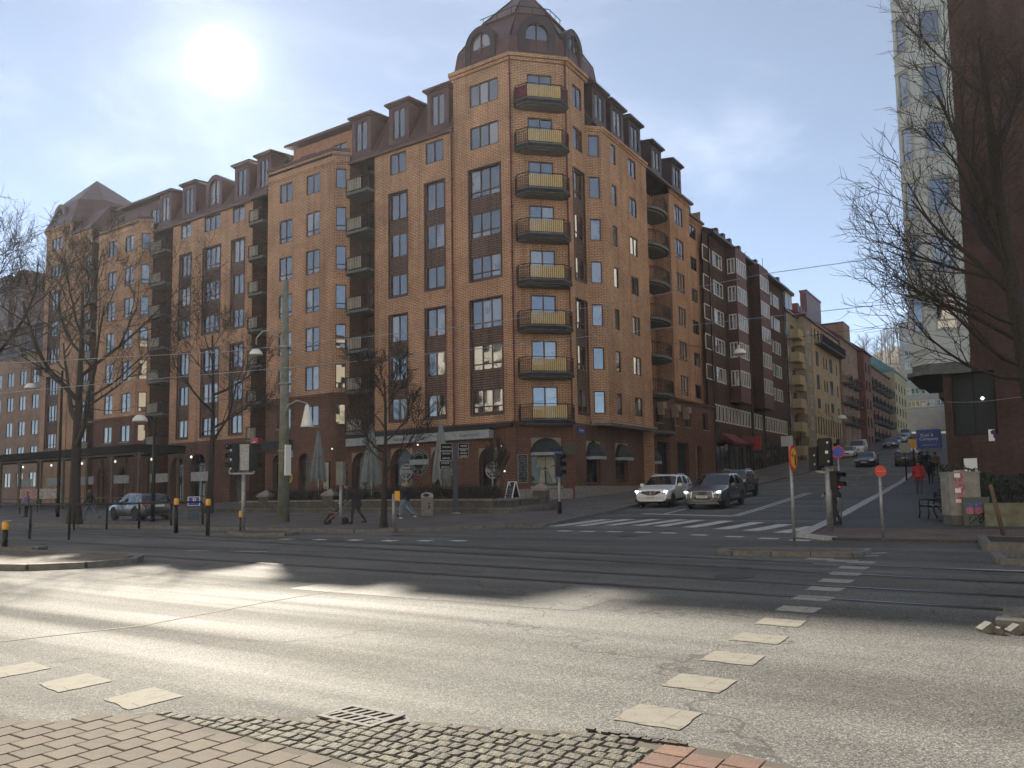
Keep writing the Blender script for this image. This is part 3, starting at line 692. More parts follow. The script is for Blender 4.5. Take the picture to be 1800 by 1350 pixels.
def dormer(parent, F, sc, z, w=2.3, h=2.0, d=2.2, rnd=False, q=-.35, n=2, rm='roof'):
    b = parent.location if parent.get('abs') else Vector(); key = (w, h, d, rnd, n, rm)
    if key not in _dorm:
        mb = MB()
        if rnd:     # barrel dormer
            r = w / 2; arc = [(r * math.cos(math.pi * k / 12), h - r + r * math.sin(math.pi * k / 12)) for k in range(13)]
            ri = r * .66; hi = h - (r - ri) * 1.1; zi = .28
            ain = [(ri * math.cos(math.pi * k / 12), hi - ri + ri * math.sin(math.pi * k / 12)) for k in range(13)]
            out = [(r, 0)] + arc + [(-r, 0)]; inn = [(ri, zi)] + ain + [(-ri, zi)]
            for k in range(14):
                mb.face([(out[k][0], 0, out[k][1]), (out[k + 1][0], 0, out[k + 1][1]), (inn[k + 1][0], 0, inn[k + 1][1]), (inn[k][0], 0, inn[k][1])][::-1], 0)
                mb.face([(out[k][0], -.0, out[k][1]), (out[k][0], d, out[k][1]), (out[k + 1][0], d, out[k + 1][1]), (out[k + 1][0], 0, out[k + 1][1])][::-1], 0)
                mb.face([(inn[k][0], 0, inn[k][1]), (inn[k + 1][0], 0, inn[k + 1][1]), (inn[k + 1][0], .22, inn[k + 1][1]), (inn[k][0], .22, inn[k][1])][::-1], 0)
            mb.face([(out[-1][0], 0, 0), (out[0][0], 0, 0), (inn[0][0], 0, zi), (inn[-1][0], 0, zi)], 0)
            fr = MB(); g = MB()
            for k in range(14): fr.bar((inn[k][0] * .94, .17, inn[k][1]), (inn[k + 1][0] * .94, .17, inn[k + 1][1]), .08)
            fr.bar((0, .17, zi), (0, .17, hi), .09); fr.bar((-ri, .17, zi + .05), (ri, .17, zi + .05), .1); fr.bar((-ri, .17, zi + .32), (ri, .17, zi + .32), .06)
            g.face([(x, .2, zz) for x, zz in inn][::-1])
        else:
            x = w / 2; wi = w / 2 - .38; z0, z1 = .45, h - .28
            mb.wall((-x, 0), (x, 0), 0, h, [(x - wi, x + wi, z0, z1)], .1)
            mb.face([(-x, d, 0), (-x, 0, 0), (-x, 0, h), (-x, d, h)]); mb.face([(x, 0, 0), (x, d, 0), (x, d, h), (x, 0, h)])
            mb.prism([(-x - .22, -.28), (x + .22, -.28), (x + .22, d), (-x - .22, d)], lambda p: h + .06 + (p[1] + .28) * .12, lambda p: h + .22 + (p[1] + .28) * .12)
            mb.box(-x - .12, x + .12, -.14, d, h - .02, h + .058)
            fr = MB(); g = MB(); t = .07
            fr.box(-wi, -wi + t, .03, .1, z0, z1); fr.box(wi - t, wi, .03, .1, z0, z1); fr.box(-wi, wi, .035, .1, z0 - .03, z0 + t); fr.box(-wi, wi, .035, .1, z1 - t, z1)
            for k in range(1, n): c = -wi + 2 * wi * k / n; fr.box(c - t * .6, c + t * .6, .03, .1, z0, z1)
            g.face([(-wi, .085, z0), (wi, .085, z0), (wi, .085, z1), (-wi, .085, z1)])
        _dorm[key] = (mb.mesh('dormer', MT[rm]), fr.mesh('window_frame', MT['frame'], uv=False), g.mesh('pane', MT['glass'], uv=False))
    a, f, g = _dorm[key]; o = link('dormer', a, parent, loc=F.P(sc, z, q) - b, rz=F.a); link('window_frame', f, o); link('pane', g, o); return o
def strip_bay(parent, F, s0, s1, rows, n, ops, low=.42, gm='glass', fm='frame', q=-.2, trim=True):
    # a tall recess with windows one above another and brown cladding between them. rows: [(z0,z1)] bottom to top
    za, zb = rows[0][0] - .12, rows[-1][1] + .06
    ops.append((s0, s1, za, zb, abs(q) + .03))
    for k, (c, d) in enumerate(rows):
        window(parent, F, s0 + .1, s1 - .1, c, d, q, n, low, fm, gm)
        if k < len(rows) - 1:
            mb = MB(); e = rows[k + 1][0]; A = F.P(s0 + .002, 0, q + .05); B = F.P(s1 - .002, 0, q + .05)
            mb.wall((A.x, A.y), (B.x, B.y), d + .004, e - .004); mb.build('spandrel_panel', MT['spandrel'], parent)
    if trim:
        mb = MB(); w = .09
        for s in (s0, s1): mb.bar(F.P(s, za - .02, .0), F.P(s, zb + .02, .0), w, .10)
        mb.bar(F.P(s0, zb, .0), F.P(s1, zb, .0), w * .97, .098); mb.bar(F.P(s0, za, .0), F.P(s1, za, .0), w * .97, .12)
        mb.build('recess_trim', MT['frame'], parent)
def ledge(parent, F, z, h=.3, q=.14, s0=0, s1=None, mt='redbrick', name='ledge'):
    s1 = F.L if s1 is None else s1; mb = MB()
    for k, (e, zz, hh) in enumerate(((q * .5, z - h, h * .45), (q, z - h * .55, h * .55))):
        p = [F.P(s0, 0, -.05), F.P(s1, 0, -.05), F.P(s1, 0, e), F.P(s0, 0, e)]
        mb.prism([(v.x, v.y) for v in p][::-1], zz + k * .002, zz + hh)
    return mb.build(name, MT[mt], parent)
def downpipe(parent, p, z0, z1, mt='copper', r=.06):
    mb = MB(); mb.tube([(p[0], p[1], z1), (p[0], p[1], z0 + .3), (p[0] + .02, p[1] - .15, z0)], r, 8)
    z = z0 + 2
    while z < z1: mb.box(p[0] - r * 1.4, p[0] + r * 1.4, p[1] - r * 1.4, p[1] + r * 1.4, z, z + .05); z += 3
    return mb.build('downpipe', MT[mt], parent, uv=False)
def arch_fill(parent, F, s0, s1, z0, zt, q=-.25, mt='glassdark', frame=True, name='shop_window'):
    # glazed round-headed opening set back in the wall
    r = (s1 - s0) / 2; c = (s0 + s1) / 2; mb = MB(); g = MB()
    out = [F.P(s0, z0, q)] + [F.P(c + r * math.cos(math.pi - math.pi * k / 10), zt - r + r * math.sin(math.pi * k / 10), q) for k in range(11)] + [F.P(s1, z0, q)]
    g.face(out[::-1])
    for a, b in zip(out, out[1:]): mb.bar(a, b, .1)
    mb.bar(F.P(s0, z0 + .1, q), F.P(s1, z0 + .1, q), .14); mb.bar(F.P(s0, zt - r, q), F.P(s1, zt - r, q), .08); mb.bar(F.P(c, z0, q), F.P(c, zt - r, q), .07)
    o = mb.build(name, MT['frame'], parent, uv=False); gg = g.build('pane', MT[mt], None, uv=False); gg.parent = o; return o
def arch_wall(mb, F, s0, s1, z0, z1, arches, dp=.3, m=0, ms=None):
    # wall with round-headed openings (sa, sb, za, zt); ms: material of a proud stone surround
    ops = []
    for (a, b, za, zt) in arches: ops.append((a, b, za, zt))
    A = F.P(s0, 0); B = F.P(s1, 0)
    mb.wall((A.x, A.y), (B.x, B.y), z0, z1, [(a - s0, b - s0, c, d) for a, b, c, d in ops], dp, m)
    for (a, b, za, zt) in arches:       # spandrels that turn the square head into an arch
        r = (b - a) / 2; c = (a + b) / 2
        for sg in (-1, 1):
            pts = [F.P(c + sg * r * math.cos(math.pi / 2 * k / 7), zt - r + r * math.sin(math.pi / 2 * k / 7), .0) for k in range(8)]
            corner = F.P(c + sg * r, zt, .0)
            for p, q_ in zip(pts, pts[1:]):
                f = [corner, q_, p]; 
                mb.face(f if sg < 0 else f[::-1], m if ms is None else ms)
                i_ = lambda v: v - Vector((F.n[0], F.n[1], 0)) * dp
                h = [p, q_, i_(q_), i_(p)]; mb.face(h if sg < 0 else h[::-1], m)
def awning(parent, F, sc, w, z, mt='awning', h=1.0, d=.9):
    # quarter-dome awning with a pale valance
    mb = MB(); n = 10; P = []
    for i in range(n + 1):
        a = math.pi * i / n; row = []
        for k in range(6):
            b = math.pi / 2 * k / 5
            row.append(F.P(sc - w / 2 * math.cos(a) * (math.cos(b) if 1 else 1), z + h * math.sin(b), .02 + d * math.sin(a) * math.cos(b)))
        P.append(row)
    for i in range(n):
        for k in range(5): mb.face([P[i][k], P[i + 1][k], P[i + 1][k + 1], P[i][k + 1]], 0, True)
        mb.face([P[i][0] - Vector((0, 0, .2)), P[i + 1][0] - Vector((0, 0, .2)), P[i + 1][0], P[i][0]], 1)
    return mb.build('awning', [MT[mt], MT['valance']], parent, uv=False)
MT['awning'] = plain('dark_green_awning', (.010, .016, .017), .7, var=.3)
MT['valance'] = plain('pale_valance', (.30, .31, .32), .7)
# ================================================================== CORNER APARTMENT BUILDING
U0, V0 = 41.9, -24.7
TOP = [8.3 + 2.985 * k for k in range(8)]            # window heads, first floor upwards
FLR = [6.08 + 2.985 * k for k in range(8)]           # floor levels
B = thing('apartment_building', 'yellow brick corner apartment building with a round-dormered tower and stacked balconies', 'apartment building', (-27.4, U0, tz(U0)), absolute=True)
def wall_obj(F, z0, z1, ops, mt, name='wall', dp=.14):
    mb = MB(); mb.wall(F.p0, F.p1, z0, z1, ops, dp); return mb.build(name, MT[mt], B)
def cornice(F, z, s0=-.1, s1=None, mt='brick'):
    ledge(B, F, z, .45, .26, s0, F.L + .1 if s1 is None else s1, mt, 'cornice')
H = 1.55
S3 = [(TOP[0] - 1.55, TOP[0]), (TOP[1] - 1.72, TOP[1]), (TOP[2] - 1.95, TOP[2])]
S5 = [(TOP[3] - 1.55, TOP[3]), (TOP[4] - 1.72, TOP[4]), (TOP[5] - 1.95, TOP[5])]
# --- tower, left face
F = FT = Face((-32.1, U0), (-27.4, U0)); ops = []
for k in (6, 7): ops.append((1.4, 3.75, TOP[k] - H, TOP[k])); window(B, F, 1.4, 3.75, TOP[k] - H, TOP[k], n=3, low=0)
strip_bay(B, F, 1.25, 3.85, S3, 3, ops); strip_bay(B, F, 1.25, 3.85, S5, 3, ops)
wall_obj(F, 6.0, 30.2, ops, 'brick'); cornice(F, 30.5, -.25)
# --- tower, chamfer with balconies
F = FC = Face((-27.4, U0), (V0, U0 + (V0 + 27.4))); ops = []; cs = F.L / 2 + .1
for k in range(8):
    o = (cs - .84, cs + .84, FLR[k] + .05, TOP[k]); ops.append(o); window(B, F, *o, n=2)
wall_obj(F, 6.0, 30.2, ops, 'brick'); cornice(F, 30.5, -.1)
for k in range(8):
    balcony(B, F, cs, FLR[k])
# top balcony has red cloth behind its side rails
for sx in (-1, 1):
    mb = MB(); a, b_ = (sx * 1.73, -.5), (sx * 1.17, -1.12); mb.face([F.P(cs + a[0], FLR[7] + .1, -a[1]), F.P(cs + b_[0], FLR[7] + .1, -b_[1]), F.P(cs + b_[0], FLR[7] + .9, -b_[1]), F.P(cs + a[0], FLR[7] + .9, -a[1])])
    MT.setdefault('redcloth', plain('red_cloth', (.16, .02, .03), .8)); mb.build('rail_screen', MT['redcloth'], B, uv=False)
# --- tower, right face
F = FR = Face((V0, FC.p1[1]), (V0, 47.2)); ops = []; u0 = F.p0[1]
for k in (6, 7): ops.append((.85, 2.2, TOP[k] - H, TOP[k])); window(B, F, .85, 2.2, TOP[k] - H, TOP[k], n=2)
strip_bay(B, F, .75, 2.3, S3, 2, ops); strip_bay(B, F, .75, 2.3, S5, 2, ops)
wall_obj(F, 6.0, 30.2, ops, 'brick'); cornice(F, 30.5, .1, F.L + .3)
# --- tower hidden sides above the neighbours, and its roof
for p, q in (((V0, 47.2), (-32.1, 47.2)), ((-32.1, 47.2), (-32.1, U0))): wall_obj(Face(p, q), 26, 30.5, [], 'brick')
def mansard(rings, mt='roof', name='roof'):
    mb = MB()
    for (pa, za), (pb, zb) in zip(rings, rings[1:]):
        n = len(pa)
        for k in range(n): j = (k + 1) % n; mb.face([(*pa[k], za), (*pa[j], za), (*pb[j], zb), (*pb[k], zb)])
    pa, za = rings[-1]; mb.face([(*p, za) for p in pa]); return mb.build(name, MT[mt], B)
def inset(poly, c, k): return [(p[0] + (c[0] - p[0]) * k, p[1] + (c[1] - p[1]) * k) for p in poly]
TP = [(-32.1, U0), (-27.4, U0), (V0, FC.p1[1]), (V0, 47.2), (V0, 49.5), (-32.1, 49.5)]; tc_ = (-28.6, 45.9)
mansard([(inset(TP, tc_, -.06), 30.5), (inset(TP, tc_, .02), 30.75), (inset(TP, tc_, .06), 31.9), (inset(TP, tc_, .07), 31.95), (inset(TP, tc_, .40), 34.25), (inset(TP, tc_, .37), 34.32), (inset(TP, tc_, .40), 34.42), (inset(TP, tc_, .98), 37.4)])
mb = MB()
for k in range(6):
    pts = [Vector((*inset(TP, tc_, q)[k], z)) for q, z in ((.07, 31.97), (.40, 34.27))]; mb.tube(pts, .07, 6); mb.tube([Vector((*inset(TP, tc_, q)[k], z)) for q, z in ((.40, 34.44), (.98, 37.42))], .06, 6)
mb.build('roof_ridge_roll', MT['roofdark'], B, uv=False)
mb = MB(); r1 = inset(TP, tc_, .37)
for k in (0, 1, 2): 
    a, b_ = Vector((*r1[k], 34.75)), Vector((*r1[k + 1], 34.75)); mb.bar(a, b_, .04); 
    for t in (.1, .5, .9): p = a.lerp(b_, t); mb.bar(p, p - Vector((0, 0, .5)), .03)
mb.build('roof_rail', MT['black'], B, uv=False)
dormer(B, FT, 2.3, 30.55, 2.5, 2.7, 2.4, True, q=-.02, rm='roofdark'); dormer(B, FC, FC.L / 2, 30.55, 2.5, 2.75, 2.4, True, q=-.0, rm='roofdark'); dormer(B, FR, 1.45, 30.55, 2.3, 2.65, 2.2, True, q=-.02, rm='roofdark')
# --- long left front: straight part next to the tower
F = FL1 = Face((-39.5, U0 + .05), (-32.1, U0 + .05)); ops = []
for a, b_ in ((1.5, 3.05), (4.85, 6.45)):
    ops.append((a, b_, TOP[6] - H, TOP[6])); window(B, F, a, b_, TOP[6] - H, TOP[6], n=2)
    strip_bay(B, F, a - .1, b_ + .1, S3, 2, ops, 0); strip_bay(B, F, a - .1, b_ + .1, S5, 2, ops, 0)
wall_obj(F, 6.0, 26.4, ops, 'brick')
def eave(F, z, s0=0, s1=None, top=30.0, ins=1.7, mt='roof', d2=5):
    s1 = F.L if s1 is None else s1; mb = MB()
    P = lambda s, zz, q: tuple(F.P(s, zz, q))
    mb.face([P(s0, z, .25), P(s1, z, .25), P(s1, z + .18, .28), P(s0, z + .18, .28)]); mb.face([P(s0, z, -.02), P(s1, z, -.02), P(s1, z, .25), P(s0, z, .25)])
    mb.face([P(s0, z + .18, .28), P(s1, z + .18, .28), P(s1, z + .45, -.05), P(s0, z + .45, -.05)]); mb.face([P(s0, z + .45, -.05), P(s1, z + .45, -.05), P(s1, top, -ins), P(s0, top, -ins)])
    mb.face([P(s0, top, -ins), P(s1, top, -ins), P(s1, top + 1.6, -ins - d2), P(s0, top + 1.6, -ins - d2)])
    for s in (s0, s1):
        mb.face([P(s, z, .25), P(s, z + .18, .28), P(s, z + .45, -.05), P(s, top, -ins), P(s, z, -ins)])
    return mb.build('roof', MT[mt], B)
eave(F, 26.4, 0, F.L, 30.2, 1.9)
for s in (2.2, 5.85): dormer(B, F, s, 26.95, 1.95, 3.0, 2.6, q=-.2)
downpipe(B, (-32.2, U0 - .12), 6.0, 26.5); downpipe(B, (-27.35, U0 - .1), 6.0, 30.3)
downpipe(B, (V0 + .06, FC.p1[1] - .15), .9, 30.3)
# --- recess with balconies, then projecting bay; the pattern repeats along the front
def recess(x0, x1, floors, top, bottom=0):
    mb = MB(); d = 2.0
    mb.face([(x0, U0 + d, bottom), (x1, U0 + d, bottom), (x1, U0 + d, top), (x0, U0 + d, top)])
    mb.face([(x0, U0, bottom), (x0, U0 + d, bottom), (x0, U0 + d, top), (x0, U0, top)]); mb.face([(x1, U0 + d, bottom), (x1, U0, bottom), (x1, U0, top), (x1, U0 + d, top)])
    mb.build('recess_wall', MT['redbrick'], B)
    Fr = Face((x0, U0 + d), (x1, U0 + d)); w = x1 - x0
    for k in floors:
        window(B, Fr, .15, min(1.75, w - .2), FLR[k] + .06, FLR[k] + 2.25, q=.03, n=2)
        balcony(B, Face((x0, U0), (x1, U0)), w / 2, FLR[k], 'loggia', side=round(w, 2))
recess(-42.0, -39.5, range(7), 26.6); recess(-53.2, -51.1, range(7), 26.4); recess(-67.2, -64.4, range(7), 26.4); recess(-78.0, -76.0, range(7), 27)
def bay(x0, x1, c, parapet, rows=7):
    # projecting bay: front from x0 to x1, right facet back to the wall
    e = U0 - .9; Fb = Face((x0, e), (x1, e)); ops = []; lo = []
    for a, b_ in c:
        for k in range(7):
            t = TOP[k] - .05; o = (a - x0, b_ - x0, t - (1.55 if k in (0, 6) else 1.85), t); (ops if k else lo).append(o)
            window(B, Fb, *o, n=2, low=.42 if k in (2, 3, 4, 5) else 0, sill='concrete' if k == 0 else None)
    wall_obj(Fb, 9.0, 26.45, ops, 'brick')
    Fc = Face((x1, e), (x1 + .9, U0)); o2 = []; o3 = []
    for k in range(7):
        t = TOP[k] - .05; o = (.25, 1.02, t - (1.55 if k in (0, 6) else 1.85), t); (o2 if k else o3).append(o)
        window(B, Fc, *o, n=1, low=.42 if k in (1, 2, 3, 4, 5) else 0)
    wall_obj(Fc, 9.0, 26.45, o2, 'brick')
    Fd = Face((x0 - .9, U0), (x0, e)); wall_obj(Fd, 9.0, 26.45, [], 'brick')
    for f in (Fb, Fc, Fd):
        ledge(B, f, 26.75, .3, .12, -.03, f.L + .03, 'brick', 'cornice'); ledge(B, f, 9.05, .35, .16, -.04, f.L + .04, 'redbrick'); wall_obj(f, 26.75, 27.55, [], parapet); ledge(B, f, 27.7, .22, .12, -.03, f.L + .03, 'roof', 'coping')
    poly = [(x0 - .9, U0 + 8), (x0 - .9, U0), (x0, e), (x1, e), (x1 + .9, U0), (x1 + .9, U0 + 8)]
    mb = MB(); mb.prism(poly, 27.1, 27.3); mb.build('terrace_floor', MT['concrete'], B)
    return Fb, Fc, Fd, lo, o3, poly
MT['parapet'] = plain('parapet_render', (.35, .16, .09), .8); MT['parapet2'] = plain('ochre_render', (.30, .21, .11), .8)
for (x0, x1, c, pm) in ((-50.2, -42.9, ((-48.8, -47.3), (-45.75, -44.25)), 'brick'), (-75.1, -68.3, ((-73.35, -71.95), (-70.5, -69.0)), 'brick')):
    Fb, Fc, Fd, lo, o3, poly = bay(x0, x1, c, pm)
    mb = MB()       # red ground storey with round-headed openings
    if x0 > -60:
        arch_wall(mb, Fb, 0, Fb.L, .6, 6.2, [(.9, 2.1, .9, 4.7), (3.8, 5.0, .9, 4.7)], .4); arch_fill(B, Fb, .9, 2.1, .9, 4.7, -.38); arch_fill(B, Fb, 3.8, 5.0, .9, 4.7, -.38, name='pub_door')
    else:
        arch_wall(mb, Fb, 0, Fb.L, .6, 6.2, [(1.0, 2.2, .9, 4.4), (4.6, 5.8, .9, 4.4)], .4); arch_fill(B, Fb, 1.0, 2.2, .9, 4.4, -.38); arch_fill(B, Fb, 4.6, 5.8, .9, 4.4, -.38)
    mb.wall(Fb.p0, Fb.p1, 6.2, 9.0, lo, .14); mb.wall(Fc.p0, Fc.p1, .6, 9.0, o3, .14); mb.wall(Fd.p0, Fd.p1, .6, 9.0); mb.build('ground_storey_wall', MT['redbrick'], B)
    # set-back top storey above the bay
    Fp = Face((x0 + .2, U0 + 1.5), (x1 + .7, U0 + 1.5)); ops = [(.8, 2.6, 27.6, 29.4), (4.6, 6.2, 27.6, 29.4)]
    wall_obj(Fp, 27.2, 30.2, ops, 'parapet' if x0 > -60 else 'roof')
    for o in ops: window(B, Fp, *o, n=2)
    wall_obj(Face(Fp.p1, (Fp.p1[0], U0 + 8)), 27.2, 30.2, [], 'parapet' if x0 > -60 else 'roof'); wall_obj(Face((Fp.p0[0], U0 + 8), Fp.p0), 27.2, 30.2, [], 'roof')
    mb = MB(); mb.prism([(x0 - .3, U0 + .9), (x1 + 1.1, U0 + .9), (x1 + 1.1, U0 + 8), (x0 - .3, U0 + 8)], lambda p: 30.2 + (p[1] - U0) * .13, lambda p: 30.4 + (p[1] - U0) * .13); mb.build('penthouse_roof', MT['roof'], B)
# roof slope running behind the bays and recesses
def slope(x0, x1, z=26.4, top=30.2):
    eave(Face((x0, U0 + .02), (x1, U0 + .02)), z, 0, x1 - x0, top, 1.9)
slope(-42.0, -39.5); slope(-53.2, -51.1)
Fr = Face((-43, U0), (-39.5, U0)); dormer(B, Fr, 2.0, 26.95, 1.95, 3.0, 2.6, q=-.2)
# --- second straight part
F = FL2 = Face((-64.4, U0 + .05), (-53.2, U0 + .05)); ops = []
for a, b_, n in ((1.2, 2.7, 2), (4.6, 6.85, 3), (8.5, 10.05, 2)):
    ops.append((a, b_, TOP[6] - 1.5, TOP[6] - .1)); window(B, F, a, b_, TOP[6] - 1.5, TOP[6] - .1, n=n)
    strip_bay(B, F, a - .1, b_ + .1, S3, n, ops, .42 if n == 3 else 0); strip_bay(B, F, a - .1, b_ + .1, S5, n, ops, .42 if n == 3 else 0)
wall_obj(F, 6.2, 26.1, ops, 'brick'); eave(F, 26.1, -2.8, F.L, 29.6, 1.9)
dormer(B, F, -1.6, 26.6, 1.9, 3.1, 2.6, q=-.2); dormer(B, F, 2.0, 26.6, 1.95, 3.1, 2.6, q=-.2); dormer(B, F, 5.6, 26.6, 2.3, 3.2, 2.6, True, q=-.2); dormer(B, F, 9.4, 26.6, 1.95, 3.1, 2.6, q=-.2)
slope(-53.2, -51.1, 26.2)
Fr = Face((-55, U0), (-50, U0)); dormer(B, Fr, 2.9, 26.7, 1.8, 3.1, 2.6, q=-.2)
mb = MB(); arch_wall(mb, F, 0, F.L, .6, 6.2, [(.5, 2.3, .8, 5.1), (3.3, 5.4, .8, 5.3), (8.6, 10.7, .8, 5.0)], .5); mb.build('ground_storey_wall', MT['redbrick'], B); ledge(B, F, 6.3, .35, .14)
for a, b_, t in ((.5, 2.3, 5.1), (3.3, 5.4, 5.3), (8.6, 10.7, 5.0)): arch_fill(B, F, a, b_, .8, t, -.45)
# --- far end of the front with the second tower
F = Face((-81.9, U0 + .05), (-78.0, U0 + .05)); ops = []
for k in range(7): o = (2.7, 3.7, TOP[k] - 1.5, TOP[k]); ops.append(o); window(B, F, *o, n=2)
wall_obj(F, .6, 28.8, ops, 'brick'); eave(F, 28.8, 0, F.L, 31.5, 1.6)
slope(-78, -75.5, 27, 30.3)
F = FT2 = Face((-87.1, U0), (-81.9, U0)); ops = []
for k in (6, 7): o = (1.1, 3.3, TOP[k] - 1.5, TOP[k] - .1); ops.append(o); window(B, F, *o, n=3)
strip_bay(B, F, 1.0, 3.4, S3, 3, ops); strip_bay(B, F, 1.0, 3.4, S5, 3, ops)
wall_obj(F, .6, 29.9, ops, 'brick'); cornice(F, 30.2)
F2 = Face((-91.5, U0 + 4.4), (-87.1, U0)); wall_obj(F2, .6, 29.9, [], 'brick'); cornice(F2, 30.2); balcony(B, F2, 3.4, FLR[6] + .2); balcony(B, F2, 3.4, FLR[3] + .2)
wall_obj(Face((-91.5, U0 + 14), (-91.5, U0 + 4.4)), .6, 30.2, [], 'brick')
T2P = [(-91.5, U0 + 4.4), (-87.1, U0), (-81.9, U0), (-79.5, U0 + 2.4), (-79.5, U0 + 9), (-91.5, U0 + 9)]; c2 = (-86.0, U0 + 4.6)
mansard([(inset(T2P, c2, -.05), 30.2), (inset(T2P, c2, .03), 31.0), (inset(T2P, c2, .22), 33.2), (inset(T2P, c2, .24), 33.25), (inset(T2P, c2, .98), 37.0)])
dormer(B, F2, 2.2, 30.25, 2.4, 2.6, 2.2, True, q=-.25); dormer(B, FT2, 2.0, 30.25, 2.4, 2.6, 2.2, True, q=-.25)
# --- ground storey under the tower and first straight part
mb = MB(); F = Face((-42.0, U0 - .02), (-27.4, U0 - .02)); AR = [(.3, 2.2, .95, 4.6), (4.1, 6.1, .95, 4.75), (7.75, 9.6, .95, 4.7), (11.75, 13.35, .95, 4.45)]
arch_wall(mb, F, 0, F.L, .6, 6.0, AR, .45, 0, 1); mb.build('ground_storey_wall', [MT['redbrick'], MT['sand']], B)
for a in AR: arch_fill(B, F, *a, -.42)
ledge(B, F, 6.1, .3, .14)
mb = MB(); F = Face((-27.4, U0 - .02), (V0, FC.p1[1] - .02)); arch_wall(mb, F, 0, F.L, .6, 6.0, [(cs - .98, cs + .98, 1.95, 5.0)], .3, 0, 1)
mb.wall((-27.4, U0 - .05), (V0 + .05, FC.p1[1] - .05), .5, 1.75, [], .1, 2); mb.build('ground_storey_wall', [MT['redbrick'], MT['sand'], MT['stone']], B)
arch_fill(B, F, cs - .98, cs + .98, 1.95, 5.0, -.28); awning(B, F, cs, 2.05, 4.05, h=.95, d=.75)
mb = MB(); mb.box(-1.05, 1.05, -.12, .05, -.14, 0); o = mb.build('window_sill', MT['concrete'], B, loc=F.P(cs, 1.94, .0) - B.location, rz=F.a)
ledge(B, F, 6.05, .3, .14)
# --- front on the side street: polygonal bay, balconied recess, end part
BV = V0 + .87; ua = 47.2; ub = ua + .87; uc = 55.5
Fa = Face((V0, ua), (BV, ub)); ops = []
for k in range(7): o = (.2, 1.0, TOP[k] - 1.55, TOP[k]); ops.append(o); window(B, Fa, *o, n=1)
wall_obj(Fa, 6.2, 26.7, ops, 'brick')
Fb = Face((BV, ub), (BV, uc)); ops = []
for k in range(7):
    o = (1.35, 2.1, TOP[k] - 1.5, TOP[k]); ops.append(o); window(B, Fb, *o, n=1); o = (4.2, 5.55, TOP[k] - 1.4, TOP[k]); ops.append(o); window(B, Fb, *o, n=2)
wall_obj(Fb, 6.2, 26.7, ops, 'brick'); Fd = Face((BV, uc), (V0, uc)); wall_obj(Fd, 1.2, 26.7, [], 'brick')
for f in (Fa, Fb): ledge(B, f, 26.8, .35, .18, -.05, f.L + .05, 'brick', 'cornice'); ledge(B, f, 6.25, .3, .3, -.1, f.L + .1, 'sand')
mb = MB(); mb.prism([(V0 - .2, ua), (V0, ua), (BV, ub), (BV, uc), (V0 - .2, uc)], 6.0, 6.2); mb.build('bay_underside', MT['sand'], B)
def rslope(v, y0, y1, z, top=29.6):
    Fs = Face((v, y0), (v, y1)); eave(Fs, z, 0, Fs.L, top, 1.9, 'roofdark'); return Fs
Fs = rslope(V0 + .45, 47.2, 56.2, 26.85, 29.7)
for s in (1.6, 4.5, 7.6): dormer(B, Fs, s, 27.3, 2.1, 2.6, 2.6, q=-.1, rm='roofdark')
# recess with bowed balconies
ue = 62.3; mb = MB(); mb.wall((V0 - 1.6, uc), (V0 - 1.6, ue), 1.2, 26.8); mb.wall((V0 - 1.6, ue), (V0, ue), 1.2, 26.8); mb.build('recess_wall', MT['brick'], B)
Fr = Face((V0 - 1.6, uc), (V0 - 1.6, ue)); Fq = Face((V0 - .35, uc), (V0 - .35, ue))
for k in range(7):
    window(B, Fr, 1.2, 2.8, FLR[k] + .06, FLR[k] + 2.2, q=.03, n=2); window(B, Fr, 4.0, 5.4, FLR[k] + .8, FLR[k] + 2.2, q=.03, n=2)
    balcony(B, Fq, 3.4, FLR[k] + .1, 'round', side=4.6)
# end part
F = Face((V0, ue), (V0, 66.9)); ops = []
for k in range(1, 7): o = (1.1, 3.0, TOP[k] - 1.7, TOP[k]); ops.append(o); window(B, F, *o, n=3, low=.42 if k in (1, 2, 4, 5) else 0)
wall_obj(F, 9.1, 27.0, ops, 'brick'); ledge(B, F, 27.2, .35, .18, -.05, F.L + .05, 'brick', 'cornice')
F2 = Face((V0 - .6, 66.9), (V0 - .6, 71.6)); ops = []
for k in range(1, 7): o = (1.5, 3.3, TOP[k] - 1.5, TOP[k] - .2); ops.append(o); window(B, F2, *o, n=2)
wall_obj(F2, 9.1, 26.5, ops, 'brick'); wall_obj(Face((V0, 66.9), (V0 - .6, 66.9)), 1, 27.0, [], 'brick'); ledge(B, F2, 26.6, .35, .16, 0, None, 'brick', 'cornice')
Fs = rslope(V0 + .1, 56.2, 67.2, 27.1, 29.5); dormer(B, Fs, 3.6, 27.5, 2.1, 2.4, 2.6, q=-.1, rm='roofdark'); dormer(B, Fs, 8.0, 27.5, 2.1, 2.4, 2.6, q=-.1, rm='roofdark')
rslope(V0 - .5, 67.2, 71.6, 26.6, 28.9)
wall_obj(Face((V0 - .6, 71.6), (V0 - 12, 71.6)), 1, 28, [], 'brick')
